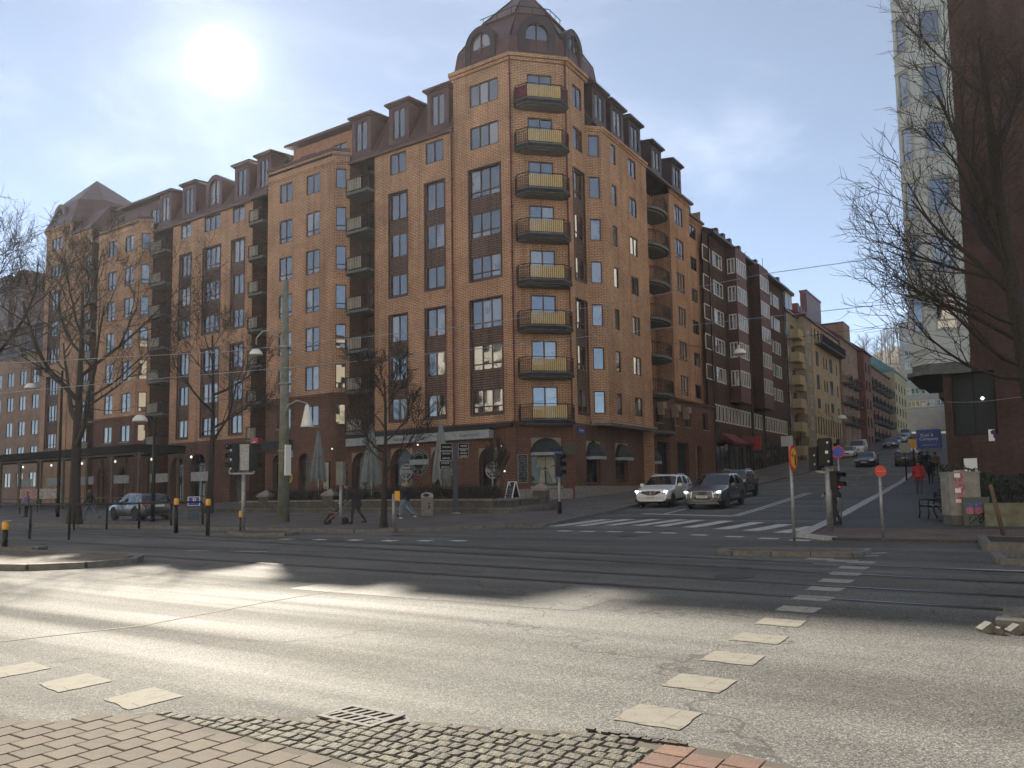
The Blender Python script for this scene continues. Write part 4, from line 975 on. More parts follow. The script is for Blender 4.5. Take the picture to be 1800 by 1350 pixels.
# red base storeys on the side street
F = Face((V0 - .02, FC.p1[1]), (V0 - .02, uc)); mb = MB(); AR = [(1.75, 3.75, 2.0, 4.9), (6.1, 8.1, 2.2, 4.95)]
arch_wall(mb, F, 0, F.L, .6, 6.2, AR, .3, 0, 1); mb.wall((V0 + .02, FC.p1[1] + .02), (V0 + .02, uc), .5, 1.9, [], .1, 2); mb.build('ground_storey_wall', [MT['redbrick'], MT['sand'], MT['stone']], B)
for a in AR: arch_fill(B, F, *a, -.28); awning(B, F, (a[0] + a[1]) / 2, 2.1, a[3] - 1.05, h=.95, d=.8)
F = Face((V0 - .02, uc), (V0 - .02, 71.6)); ops = [(.3, 2.0, 1.3, 4.6), (2.7, 5.2, 1.5, 5.4), (6.8, 9.4, 1.7, 5.5), (11.0, 12.6, 2.0, 5.4), (2.6, 3.9, 6.9, 8.3), (5.6, 7.2, 6.9, 8.3), (9.0, 10.1, 6.9, 8.3), (13.1, 14.6, 6.9, 8.4)]
mb = MB(); mb.wall(F.p0, F.p1, 1.0, 9.1, ops, .35); mb.build('base_wall', MT['redbrick'], B); ledge(B, F, 9.2, .3, .2, 6.6, F.L)
for o in ops[4:]: window(B, F, *o, q=-.3, n=2, sill='concrete')
for o in ops[:4]:
    mb = MB(); mb.wall(*[(lambda p: (p.x, p.y))(F.P(o[i], 0, -.3)) for i in (0, 1)], o[2], o[3])
    for k in range(1, 6): s = o[0] + (o[1] - o[0]) * k / 6; mb.bar(F.P(s, o[2], -.27), F.P(s, o[3] - .05, -.27), .06)
    mb.bar(F.P(o[0], o[3] - .8, -.26), F.P(o[1], o[3] - .8, -.26), .09); mb.build('street_door', MT['black'], B, uv=False)
awning(B, F, 1.15, 1.9, 3.75, h=.95, d=.9)
for s in (3.2, 6.2, 8.6): mb = MB(); mb.box(-.35, .35, -.55, .0, 0, .5); mb.prism([(-.25, -.4), (.25, -.4), (.25, 0), (-.25, 0)], -.5, 0); mb.build('corbel', MT['sand'], B, loc=F.P(s, 8.0, .0) - B.location, rz=F.a)
# hidden back walls and flat roof deck that close the building
mb = MB(); mb.wall((V0 - 12, 71.6), (V0 - 12, U0 + 14), 0, 29.5); mb.wall((V0 - 12, U0 + 14), (-91.5, U0 + 14), 0, 29.5)
mb.build('rear_wall', MT['redbrick'], B)
mb = MB(); mb.box(-91, -32.2, U0 + 3, U0 + 14, 29.0, 29.6); mb.box(V0 - 12, V0 - 1.5, U0 + 7, 71.5, 28.0, 28.6); mb.build('roof_deck', MT['roofdark'], B)
mb = MB()
mb.prism([(-91, U0 + 5.5), (-36, U0 + 5.5), (-36, U0 + 13.5), (-91, U0 + 13.5)], 29.6, 31.0); mb.build('roof_ridge', MT['roofdark'], B)
# sign band over the pub front
mb = MB(); mb.box(-41.75, -29.0, U0 - .62, U0 - .05, 5.62, 5.72); mb.box(-41.75, -29.0, U0 - .60, U0 - .1, 5.05, 5.60, 1); mb.box(-41.75, -27.5, U0 - .35, U0 - .03, 5.72, 5.98, 0)
sg = mb.build('sign_band', [MT['black'], MT['valance']], B)
MT['ink'] = plain('dark_lettering', (.02, .035, .05), .6)
for t, x in (('Vin', -39.9), ('Restaurang', -36.4), ('Bar', -34.6), ('Kök', -33.0), ('Lunchrum', -30.6)): lettering(t, .36, (x, U0 - .605, 5.31), (0, -1, 0), MT['ink'], B)
# round pub sign, chalkboard, posters, hanging signs
def roundsign(x, z, r, y, top, bot, parent):
    mb = MB(); mb.disc((x, y, z), r, (0, -1, 0), .06, 32); mb.disc((x, y - .06, z), r * .97, (0, -1, 0), .006, 32, 1); mb.disc((x, y - .066, z), r * .60, (0, -1, 0), .006, 28, 0); mb.disc((x, y - .072, z), r * .57, (0, -1, 0), .006, 28, 1)
    mb.box(x - r * .95, x + r * .95, y - .1, y - .08, z - r * .21, z + r * .21, 2)
    o = mb.build('round_sign', [MT['valance'], MT['signblack'], MT['valance']], parent, uv=False)
    for s, sg in ((top, 1), (bot, -1)):
        n = len(s)
        for i, c in enumerate(s):
            a = sg * (i - (n - 1) / 2) * .25; px, pz = x + r * .78 * math.sin(a), z + sg * r * .78 * math.cos(a)
            me = text_mesh(c, r * .34, .003, MT['valance']); q = bpy.data.objects.new('lettering', me); COL.objects.link(q); q.parent = parent
            q.location = Vector((px, y - .075, pz)) - parent.location; q.rotation_euler = Matrix.Rotation(sg * a, 4, 'Y').to_3x3().to_4x4().to_euler() if False else (math.pi / 2, sg * a, 0)
    return o
MT['signblack'] = plain('sign_black', (.008, .010, .012), .8, spec=.05)
roundsign(-35.25, 3.72, .86, U0 - .06, 'BREWERY', 'BEERS & FOOD', B)
def glasslogo(x, z, r, y):      # pale vinyl mark on the glass of a pub window
    mb = MB(); n = 24
    for k in range(n):
        a, b_ = 2 * math.pi * k / n, 2 * math.pi * (k + 1) / n
        mb.face([(x + r * math.cos(a), y, z + r * math.sin(a)), (x + r * math.cos(b_), y, z + r * math.sin(b_)), (x + r * .8 * math.cos(b_), y, z + r * .8 * math.sin(b_)), (x + r * .8 * math.cos(a), y, z + r * .8 * math.sin(a))][::-1])
    mb.box(x - r, x + r, y - .01, y, z - r * .22, z + r * .22); mb.box(x - r * .12, x + r * .12, y - .008, y, z - r * 1.9, z - r * .2); mb.box(x - r * .6, x + r * .6, y - .008, y, z + r * .35, z + r * .6)
    mb.bar((x - r * .6, y, z - r * .6), (x + r * .6, y, z - r * .25), .05); mb.bar((x + r * .6, y, z - r * .6), (x - r * .6, y, z - r * .25), .05)
    return mb.build('window_logo', MT['valance'], B, uv=False)
glasslogo(-36.75, 3.1, .58, U0 + .30); glasslogo(-29.4, 3.0, .56, U0 + .30)
F = FC; mb = MB(); A = lambda s, z, q=.06: F.P(s, z, q)
def plate(F, s0, s1, z0, z1, q0, q1, mts, name, border=0.0, parent=B):
    mb = MB(); P = [F.P(s0, 0, q0), F.P(s1, 0, q0), F.P(s1, 0, q1), F.P(s0, 0, q1)]; mb.prism([(p.x, p.y) for p in P][::-1], z0, z1)
    if border:
        P = [F.P(s0 + border, 0, q1 - .01), F.P(s1 - border, 0, q1 - .01), F.P(s1 - border, 0, q1 + .008), F.P(s0 + border, 0, q1 + .008)]; mb.prism([(p.x, p.y) for p in P][::-1], z0 + border, z1 - border, 1)
    return mb.build(name, [MT[m] for m in mts], parent, uv=False)
def scribble(F, s0, s1, z0, z1, q, n, mt, parent=B, name='chalk_writing'):   # rows of small handwriting too small to read
    mb = MB()
    for k in range(n):
        z = z1 - (z1 - z0) * (k + .5) / n; s = s0
        if random.random() < .12: continue
        while s < s1 - .03:
            w = random.uniform(.03, .11)
            if random.random() < .82: mb.bar(F.P(s, z + random.uniform(-.012, .012), q), F.P(min(s + w, s1), z + random.uniform(-.012, .012), q), .004, random.uniform(.015, .03))
            s += w + .025
    return mb.build(name, MT[mt], parent, uv=False)
MT['chalkboard'] = plain('chalkboard', (.012, .020, .030), .7); MT['wood'] = plain('pale_wood', (.30, .21, .12), .6)
plate(FC, .12, .78, 2.15, 3.95, .02, .07, ('wood', 'chalkboard'), 'menu_board', .05); scribble(FC, .2, .7, 2.25, 3.85, .085, 15, 'valance')
# painted figure on the corner window, street name plate, lamps, pub poster case
mb = MB(); F = FC
pts = [(cs - .55, 3.75), (cs + .45, 3.85), (cs + .6, 3.3), (cs + .1, 3.05), (cs - .1, 3.2), (cs - .6, 3.15)]; mb.face([F.P(a, z, -.235) for a, z in pts][::-1])
pts = [(cs + .15, 3.1), (cs + .55, 3.2), (cs + .7, 2.1), (cs + .45, 2.1)]; mb.face([F.P(a, z, -.235) for a, z in pts][::-1])
pts = [(cs - .35, 2.95), (cs - .1, 2.95), (cs - .05, 2.1), (cs - .45, 2.1)]; mb.face([F.P(a, z, -.235) for a, z in pts][::-1])
for k in range(9):
    a = math.pi * k / 8; mb.bar(F.P(cs + .62 * math.cos(a), 3.2 - .28 * math.sin(a), -.23), F.P(cs + .62 * math.cos(a + .39), 3.2 - .28 * math.sin(a + .39), -.23), .05)
MT['vinyl'] = plain('cream_window_paint', (.36, .33, .22), .7); mb.build('window_painting', MT['vinyl'], B, uv=False)
MT['blue'] = plain('blue_enamel', (.02, .07, .30), .4); plate(Face((V0, FC.p1[1]), (V0, 60)), .55, 1.5, 5.35, 5.72, .02, .06, ('blue',), 'street_name_plate')
lettering('Linnégatan', .15, (V0 + .07, FC.p1[1] + 1.02, 5.53), (1, 0, 0), MT['white'], B)
mb = MB(); p = FC.P(FC.L - .35, 4.3, .35); mb.disc(p, .42, (.35, -.94, 0), .12, 20); mb.bar(p + Vector((0, .05, .0)), FC.P(FC.L - .35, 4.3, 0), .05); mb.build('hanging_round_sign', MT['darkgreen'], B, uv=False)
plate(Face((-60, U0 - .9), (-40, U0 - .9)), 16.35, 17.0, 1.7, 4.0, .02, .1, ('black', 'vinyl'), 'poster_case', .06)
MT['red'] = plain('red_enamel', (.42, .02, .02), .45); MT['yellowsign'] = plain('yellow_enamel', (.62, .47, .06), .5)
F = Face((-60, U0 - .9), (-40, U0 - .9)); o = plate(F, 8.6, 9.5, 5.0, 6.1, .1, .5, ('red',), 'hanging_sign')
lettering('C', .7, F.P(9.05, 5.55, .51), (0, -1, 0), MT['white'], B)
mb = MB(); x = -47.6; y = U0 - 1.0    # yellow mug-shaped sign
mb.box(x - .45, x + .35, y - .12, y, 2.35, 3.35); mb.tube([(x + .33, y - .06, 3.2), (x + .62, y - .06, 3.15), (x + .66, y - .06, 2.85), (x + .55, y - .06, 2.6), (x + .33, y - .06, 2.55)], .07, 8); mb.box(x - .5, x + .4, y - .14, y - .001, 3.3, 3.45); mb.build('mug_sign', MT['yellowsign'], B)
plate(F, 12.4, 13.1, 4.45, 4.95, .05, .12, ('valance',), 'small_pub_sign')
mb = MB(); mb.box(-51.0, -47.0, U0 - 1.35, U0 - .95, 5.05, 5.75); mb.build('dark_fascia', MT['black'], B)
# wall lamps, lit by day in the photograph as small white globes
MT['globe'] = plain('lamp_globe', (.9, .88, .84), .3, var=0, emit=.25)
for x, z in ((-35.25, 4.9), (-28.1, 2.9), (-28.3, 4.5), (-42.6, 4.9), (-44.0, 4.7)):
    mb = MB(); y = U0 - (.9 if x < -42 else 0) - .22; mb.lathe([(.02, -.055), (.058, -.025), (.058, .025), (.02, .055)], 10, c=(x, y, z)); mb.bar((x, y, z + .05), (x, y + .25, z + .12), .025, m=1); mb.build('wall_lamp', [MT['globe'], MT['black']], B, uv=False)
# ================================================================== OTHER BUILDINGS
def UV_(x, V=V0, y=650): return PV(x, y, V).y
MT['cream'] = plain('beige_render', (.30, .265, .19), .85, var=.22, scale=1.2); MT['cream2'] = plain('sand_balcony_render', (.40, .33, .19), .8, var=.15, scale=2)
MT['yellowr'] = plain('yellow_render', (.52, .43, .24), .85, var=.18, scale=1.0); MT['oriel'] = plain('oxblood_panel', (.085, .030, .032), .6, var=.2)
MT['redroof'] = seam_mat('red_roof_sheet', (.13, .026, .024)); MT['brownr'] = plain('brown_render', (.29, .165, .105), .85, var=.3, scale=1.0)
MT['greycon'] = plain('grey_panels', (.27, .27, .26), .8, var=.15, scale=.8); MT['greenroof'] = seam_mat('verdigris_roof', (.12, .27, .25))
MT['tan'] = plain('tan_render', (.36, .225, .135), .85, var=.25, scale=1.0); MT['midbrick'] = plain('mid_red_brick', (.24, .12, .08), .9, var=.25, scale=1.0); MT['glass2'] = glass_mat('far_glass', (.03, .035, .04), (.45, .43, .40), 1.9, .4)
def bld(name, label, base, group=None): return thing(name, label, 'apartment building', (base[0], base[1], tz(base[1])), absolute=True, group=group)
def shell(par, F, z0, z1, depth, mt, roof=None, rz=2.0, roofm='roofdark', over=.3, name='wall', ops=(), dp=.14):
    mb = MB(); mb.wall(F.p0, F.p1, z0, z1, ops, dp); mb.build('wall', MT[mt], par)
    mb = MB(); A, Bp = F.P(0, 0, -.01), F.P(F.L, 0, -.01); C_, D = F.P(F.L, 0, -depth), F.P(0, 0, -depth)
    mb.wall((Bp.x, Bp.y), (C_.x, C_.y), z0, z1); mb.wall((C_.x, C_.y), (D.x, D.y), z0, z1); mb.wall((D.x, D.y), (A.x, A.y), z0, z1); mb.build('end_wall', MT[mt], par)
    if roof:
        mb = MB(); P = lambda s, z, q: tuple(F.P(s, z, q))
        mb.face([P(-.05, z1, over), P(F.L + .05, z1, over), P(F.L + .05, z1 + .25, over), P(-.05, z1 + .25, over)]); mb.face([P(-.05, z1, -.1), P(F.L + .05, z1, -.1), P(F.L + .05, z1, over), P(-.05, z1, over)])
        mb.face([P(-.05, z1 + .25, over), P(F.L + .05, z1 + .25, over), P(F.L + .05, z1 + rz, -depth * .45), P(-.05, z1 + rz, -depth * .45)])
        mb.face([P(-.05, z1 + rz, -depth * .45), P(F.L + .05, z1 + rz, -depth * .45), P(F.L + .05, z1 + .2, -depth), P(-.05, z1 + .2, -depth)])
        for s in (-.05, F.L + .05): mb.face([P(s, z1, over), P(s, z1 + .25, over), P(s, z1 + rz, -depth * .45), P(s, z1 + .2, -depth), P(s, z1, -depth)])
        mb.build('roof', MT[roofm], par)
# --- dark brown brick block with two oxblood oriels
BR = bld('apartment_building', 'dark brown brick block with white windows and oxblood oriels up the hill', (V0, 80))
F = Face((V0 - .1, 71.7), (V0 - .1, 99.2)); ops = []; zt = [24.5 - 2.83 * k for k in range(6)]
sx = lambda x: UV_(x, V0 - .1) - 71.7
cols = [(1236, 1243, 1), (1248, 1255, 1), (1259.5, 1276, 3)]
for a, b, n in cols:
    for z in zt[:5]:
        o = (max(.25, sx(a)), sx(b), z - 1.45, z); ops.append(o); window(BR, F, *o, q=-.06, n=n, fm='wframe', gm='glass', t=.09)
for a, b, n in ((1359, 1362, 1), (1364, 1374, 3)):
    for z in zt[:5]: o = (sx(a), sx(b), z - 1.45, z); ops.append(o); window(BR, F, *o, q=-.06, n=n, fm='wframe', t=.09)
s = .4      # ribbon of tall windows on the second storey
k = 0
while s < 26.6:
    if abs(s - 11.9) > .7 and abs(s - 16.4) > .7:
        o = (s, s + .8, 7.9, 9.55); ops.append(o); window(BR, F, *o, q=-.05, n=1, fm='wframe', gm='glassdark', t=.13)
    s += 1.05
sh = [(.5, 4.4, 2.7, 6.0), (5.0, 8.8, 2.7, 5.8), (9.6, 11.4, 3.1, 6.2), (12.8, 15.6, 3.3, 6.2), (17.2, 19.2, 3.4, 6.6), (20.0, 22.6, 3.9, 6.6), (23.4, 26.4, 4.1, 6.8)]
for o in sh: ops.append(o)
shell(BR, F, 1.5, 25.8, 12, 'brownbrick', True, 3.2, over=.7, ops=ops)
for o in sh: window(BR, F, *o, q=-.12, n=3 if o[1] - o[0] > 2.5 else 2, low=.5, fm='black', gm='glassdark')
for s in (2, 4, 6, 9, 15, 24): mb = MB(); mb.box(-.3, .3, -.2, .4, 0, .5); mb.build('roof_vent', MT['roofdark'], BR, loc=F.P(s, 26.3, .1) - BR.location)
for x0, x1, q in ((1301, 1318.5, .95), (1342, 1357.5, 1.1)):     # oriels
    pu = UV_(x0, V0 + q); s0 = pu - 71.7; s1 = UV_(x1, V0 + q) - 71.7
    Fo = Face((V0 + q, 71.7 + s0), (V0 + q, 71.7 + s1)); Fs = Face((V0 - .1, 71.7 + s0), (V0 + q, 71.7 + s0))
    zb = 10.2; mb = MB(); oo = []; o2 = []
    for z in zt[:5]:
        o = (.12, Fo.L - .12, z - 1.5, z + .05); oo.append(o); window(BR, Fo, *o, q=-.03, n=5, fm='wframe', t=.1)
        if x0 < 1320: o = (.15, Fs.L - .12, z - 1.5, z + .05); o2.append(o); window(BR, Fs, *o, q=-.03, n=2, fm='wframe', t=.1)
    mb.wall(Fo.p0, Fo.p1, zb, 25.7, oo, .1, 0); mb.wall(Fs.p0, Fs.p1, zb, 25.7, o2, .1, 0 if x0 < 1320 else 1); mb.wall(Fo.p1, (V0 - .1, Fo.p1[1]), zb, 25.7)
    mb.prism([(V0 - .1, Fs.p0[1]), (V0 + q, Fs.p0[1]), (V0 + q, Fo.p1[1]), (V0 - .1, Fo.p1[1])], zb - .12, zb + .002); mb.build('oriel', [MT['oriel'], MT['brownbrick']], BR)
for s in (.08, 11.9, 16.5, 27.4): downpipe(BR, (V0 + .02, 71.7 + s), 2, 25.7, 'black')
MT['redawn'] = plain('red_awning', (.13, .012, .018), .7)
mb = MB(); mb.prism([(V0, 73.4), (V0 + 1.2, 73.4), (V0 + 1.2, 77.6), (V0, 77.6)], lambda p: 6.2 - (p[0] - V0) * .35, lambda p: 6.9 - (p[0] - V0) * .75); mb.build('shop_awning', MT['redawn'], BR, uv=False)
mb = MB(); mb.prism([(V0, 78.5), (V0 + .35, 78.5), (V0 + .35, 83.8), (V0, 83.8)], 6.1, 6.9); mb.build('shop_sign', MT['redawn'], BR, uv=False)
mb = MB(); mb.box(V0, V0 + .9, 83.2, 83.4, 5.6, 7.0); mb.build('hanging_sign', MT['red'], BR, uv=False)
mb = MB(); mb.box(V0, V0 + 1.3, 94.6, 94.8, 6.4, 7.6); mb.build('hanging_sign', MT['white'], BR, uv=False)
# --- beige block with box balconies
BE = bld('apartment_building', 'beige rendered block with a stack of square sand-coloured balconies', (V0, 102))
F = Face((V0 - .3, 99.2), (V0 - .3, 106.0)); ops = []
for k in range(7):
    z = 22.3 - 2.9 * k; o = (.5, 2.0, z - 1.9, z - .1); ops.append(o); window(BE, F, *o, q=-.06, n=2, fm='wframe'); o = (3.4, 5.0, z - 1.9, z); ops.append(o); window(BE, F, *o, q=-.06, n=2, fm='frame', gm='glassdark')
    if k < 6: balcony(BE, Face((V0 + .3, 99.2), (V0 + .3, 106)), 1.9, z - 2.1, 'box', side=2.6); balcony(BE, Face((V0 - .2, 99.2), (V0 - .2, 106)), 5.0, z - 2.5, 'box', side=1.6)
shell(BE, F, 3.5, 23.6, 12, 'cream', True, 3.0, 'redroof', ops=ops)
Fq = Face((V0 + .6, 106.0), (V0 + .6, 110.2)); ops = []
for k in range(7): z = 22.3 - 2.9 * k; o = (1.5, 3.0, z - 1.6, z); ops.append(o); window(BE, Fq, *o, q=-.06, n=2, fm='wframe')
shell(BE, Fq, 6.5, 23.8, 10, 'cream', True, 2.5, 'redroof', ops=ops); shell(BE, Face((V0 - .4, 106.0), (V0 - .4, 110.2)), 3.5, 6.6, 8, 'brownr')
mb = MB(); mb.box(V0 - 7, V0 - 1.5, 103.0, 109.0, 24, 27.4); mb.build('roof_storey', MT['wframe'], BE); mb = MB(); mb.box(V0 - 7.3, V0 - 1.2, 102.7, 109.3, 27.4, 27.8); mb.build('roof_slab', MT['slab'], BE)
mb = MB()
for a in (103.4, 105.3, 107.2): mb.box(V0 - 1.51, V0 - 1.47, a, a + 1.4, 24.6, 26.9)
mb.box(V0 - 6.5, V0 - 2, 102.96, 102.99, 24.6, 26.9); mb.build('roof_window', MT['glass2'], BE, uv=False)
mb = MB(); mb.prism([(V0 - 9, 96), (V0 - 3.2, 96), (V0 - 3.2, 100.5), (V0 - 9, 100.5)], 26, lambda p: 29.8 if p[0] < V0 - 5 else 27.5); mb.build('roof_hood', MT['redroof'], BE)
mb = MB(); mb.tube([(V0 - 4, 97, 28), (V0 - 4, 97, 31)], .05, 6); mb.tube([(V0 - 3, 101, 27), (V0 - 3, 101, 31)], .04, 6); mb.bar((V0 - 4.5, 97, 30.4), (V0 - 3.5, 97, 30.4), .05); mb.build('aerial', MT['black'], BE, uv=False)
a_, b_ = PV(1417, 509, V0 - 4), PV(1441, 509, V0 - 4); zc = a_.z; mb = MB(); mb.box(V0 - 5.0, V0 - 4, a_.y, b_.y, 22, zc - .3); mb.box(V0 - 5.1, V0 - 3.9, a_.y - .1, b_.y + .1, zc - .299, zc); mb.build('chimney', MT['redroof'], BE)
# --- yellow block
YE = bld('apartment_building', 'pale yellow rendered block with a long dark balcony under its roof', (V0, 118))
F = Face((V0 + .3, 110.3), (V0 + .3, 129.0)); ops = []
for k in range(3):
    z = 20.4 - 3.3 * k
    for a, b in ((3.0, 4.8), (11.5, 13.6)): o = (a, b, z - 2.1, z); ops.append(o); window(YE, F, *o, q=-.1, n=2, fm='darkgreen')
    for a in (.6, 7.6, 9.3, 16.4): o = (a, a + .8, z - 2.0, z - .3); ops.append(o); window(YE, F, *o, q=-.1, n=1, fm='frame', gm='glassdark')
for s in range(11): o = (1.0 + 1.6 * s, 1.8 + 1.6 * s, 8.8, 11.2); ops.append(o); window(YE, F, *o, q=-.12, n=1, fm='black', gm='glassdark')
for s in range(9): o = (.7 + 2.0 * s, 1.6 + 2.0 * s, 22.0, 23.5); ops.append(o); window(YE, F, *o, q=-.1, n=2, fm='frame', gm='glassdark')
for s in range(5): o = (.8 + 3.6 * s, 3.2 + 3.6 * s, 5.6, 8.0); ops.append(o); window(YE, F, *o, q=-.12, n=2, fm='black', gm='glassdark')
shell(YE, F, 4.5, 24.0, 12, 'yellowr', True, 3.0, 'redroof', ops=ops)
mb = MB(); mb.box(V0 + .3, V0 + 1.4, 113.0, 128.8, 21.2, 21.45); mb.build('balcony', MT['slab'], YE)
mb = MB(); bars(mb, (V0 + 1.35, 113.0, 0), (V0 + 1.35, 128.8, 0), 21.45, 22.5, .22, .02); mb.bar((V0 + 1.35, 113, 22.5), (V0 + 1.35, 128.8, 22.5), .06); mb.bar((V0 + .3, 113, 22.5), (V0 + 1.35, 113, 22.5), .06); bars(mb, (V0 + .4, 113.0, 0), (V0 + 1.35, 113, 0), 21.45, 22.5, .22, .02); mb.build('railing', MT['black'], YE, uv=False)
for a, b in ((2.4, 5.4), (10.8, 14.2)):   # shallow oriels under the balcony
    A = F.P(a, 0, .0); mb = MB(); mb.prism([(V0 + .3, 110.3 + a), (V0 + .55, 110.3 + a), (V0 + .55, 110.3 + b), (V0 + .3, 110.3 + b)], 11.8, 12.3); mb.prism([(V0 + .3, 110.3 + a + .7), (V0 + .55, 110.3 + a + .9), (V0 + .55, 110.3 + b - .9), (V0 + .3, 110.3 + b - .7)], 11.2, 11.799); mb.build('oriel_corbel', MT['yellowr'], YE)
for k in range(4): mb = MB(); mb.box(V0 - 3, V0 - 1.6, 112.5 + 1.6 * k, 113.6 + 1.6 * k, 25, 27.2 - .2 * k); mb.build('chimney', MT['redroof'], YE)
# --- brown and red blocks farther up with dark balconies
for i, (a, b, top, mt, lab, q) in enumerate(((129.2, 143, 24.5, 'tan', 'tan block with dark iron balconies and a red gabled roof', .6), (143.1, 150, 24.2, 'midbrick', 'narrow red brick corner turret block farther up the hill', 1.6), (150.2, 176, 23.2, 'brownr', 'brown block with many stacked dark balconies at the top of the hill', .8))):
    b_ = bld('apartment_building', lab, (V0, (a + b) / 2)); F = Face((V0 + q, a), (V0 + q, b)); ops = []
    st = 4.4 if i != 1 else 3.0
    for k in range(5):
        z = top - 1.6 - 3.1 * k; s = .9
        while s + 1.4 < F.L:
            o = (s, s + 1.25, z - 1.8, z); ops.append(o); window(b_, F, *o, q=-.1, n=2, fm='wframe' if i == 0 else 'frame', gm='glassdark')
            if i != 1 and k < 4 and (i == 2 or k > 0): balcony(b_, Face((V0 + q, a), (V0 + q, b)), s + .6, z - 2.2, 'round', side=3.0)
            s += st
    shell(b_, F, 6, top, 12, mt, True, 4.5, 'redroof' if i < 2 else 'roof', ops=ops)
    if i == 0:
        mb = MB(); mb.prism([(V0 + q + .05, a + 3.02), (V0 + q + .05, a + 7.98), (V0 - 3.9, a + 7.98), (V0 - 3.9, a + 3.02)], top - .5, top + 2.899, 1); mb.prism([(V0 + q + .05, a + 3), (V0 + q + .05, a + 8), (V0 - 4, a + 8), (V0 - 4, a + 3)], top + 2.9, top + 3.2); mb.build('gable', [MT['redroof'], MT['tan']], b_)
# --- end of the street: pale block, green roof, grey slab blocks, wooded hill
GR = bld('apartment_building', 'distant cream block under a verdigris green roof at the street end', (-17, 182)); F = Face((-24, 181), (-24 + 6.5, 181)); 
F = Face((V0 + 1.6, 178), (V0 + 1.6, 196)); ops = []
for k in range(5):
    for s in range(4): o = (1 + 4.2 * s, 2.4 + 4.2 * s, 11 + 2.6 * k, 12.6 + 2.6 * k); ops.append(o); window(GR, F, *o, q=-.1, n=2, fm='frame', gm='glassdark')
shell(GR, F, 8, 25.0, 12, 'yellowr', True, 5, 'greenroof', ops=ops)
GC = bld('office_building', 'distant grey ribbon-windowed slab block closing the street', (-2, 216)); F = Face((-26, 212), (22, 212)); ops = []
for k in range(6):
    z = 20.5 + 3.1 * k
    for s in range(15): o = (1 + 3.1 * s, 3.7 + 3.1 * s, z, z + 1.45); ops.append(o); window(GC, F, *o, q=-.1, n=3, fm='wframe', gm='glass2')
shell(GC, F, 10, 41, 14, 'greycon', True, .6, 'roofdark', ops=ops)
mb = MB(); mb.box(-16, 16, 205, 212, 11, 18.2); mb.box(-16.5, 16.5, 204.6, 212, 18.2, 19.6); mb.build('podium', MT['greycon'], GC)
Fp = Face((-16, 204.98), (16, 204.98))
for s in range(12): window(GC, Fp, .8 + 2.6 * s, 2.4 + 2.6 * s, 15.0, 17.4, q=.06, n=2, fm='wframe', gm='glassdark')
# --- right-hand building: red brick gable with a white faceted bay
RB = bld('apartment_building', 'tall red brick building with a white faceted window bay over the right pavement', (-3.6, 44.4))
MT['wpanel'] = plain('white_bay_panel', (.46, .47, .44), .6, var=.1, scale=.8); MT['rframe'] = plain('grey_window_frame', (.34, .33, .30), .5)
RX, RY = -3.6, 44.4
F = Face((RX, RY), (26, RY)); ops = [(.35, 2.2, 4.0, 7.1)]
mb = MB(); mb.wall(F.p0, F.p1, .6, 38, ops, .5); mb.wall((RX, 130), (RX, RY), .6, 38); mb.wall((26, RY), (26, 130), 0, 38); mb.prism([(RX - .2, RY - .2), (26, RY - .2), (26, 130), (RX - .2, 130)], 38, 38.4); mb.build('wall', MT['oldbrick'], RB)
window(RB, F, *ops[0], q=-.45, n=2, fm='black', gm='awning')  # near-black pane colour stands in for the shade inside this recess
PB = [(RX + 1.25, RY - .03), (RX - .50, RY - .62), (RX - 1.32, RY - .02), (RX - 1.4, RY + 6.0), (RX - .02, RY + 6.0)]      # bay plan: right facet, left facet, flank
for i in range(3):
    F = Face(PB[i + 1], PB[i]); ops = []
    for k in range(11):
        z = 8.3 + 2.95 * k
        o = (.42 if i == 0 else .18, F.L - (.38 if i == 0 else .15), z + .95, z + 2.8) if i < 2 else (.8, 3.4, z + .95, z + 2.8); ops.append(o)
        window(RB, F, *o, q=-.05, n=1 if i < 2 else 2, low=.5, fm='rframe', gm='glass', t=.08)
    mb = MB(); mb.wall(F.p0, F.p1, 7.6, 38, ops, .12); mb.build('bay_wall', MT['wpanel'], RB)
    for k in range(11):
        z = 8.3 + 2.95 * k
        for zz in (z - .05, z + .92): mb = MB(); mb.bar(F.P(-.02, zz, .02), F.P(F.L + .02, zz, .02), .05, .035); mb.build('bay_joint', MT['rframe'], RB, uv=False)
mb = MB(); mb.prism(PB + [(RX - .02, RY - .03)], 7.25, 7.6); mb.prism([(p[0] - (.25 if i in (1, 2, 3) else 0), p[1] - (.2 if i < 2 else 0)) for i, p in enumerate(PB + [(RX - .02, RY - .03)])], 7.05, 7.249); mb.build('bay_underside', MT['slab'], RB)
for j in range(1, 7):       # further bays along the street front
    y = RY + 9.0 * j; mb = MB(); P2 = [(RX - .02, y), (RX - .9, y - .4), (RX - 1.6, y + .4), (RX - 1.6, y + 3.4), (RX - .02, y + 3.4)]
    mb.prism(P2, 7.6 + .25 * j, 37); mb.prism([(p[0] - .2 * (i in (1, 2, 3)), p[1]) for i, p in enumerate(P2)], 7.2 + .25 * j, 7.601 + .25 * j, 1); mb.build('street_bay', [MT['wpanel'], MT['slab']], RB)
for j in range(7): mb = MB(); y = RY + 2.4 + 9 * j; mb.box(RX - .05, RX + .02, y, y + 3.5, tz(y) + .6, tz(y) + 3.6); mb.build('shop_window', MT['glassdark'], RB, uv=False)
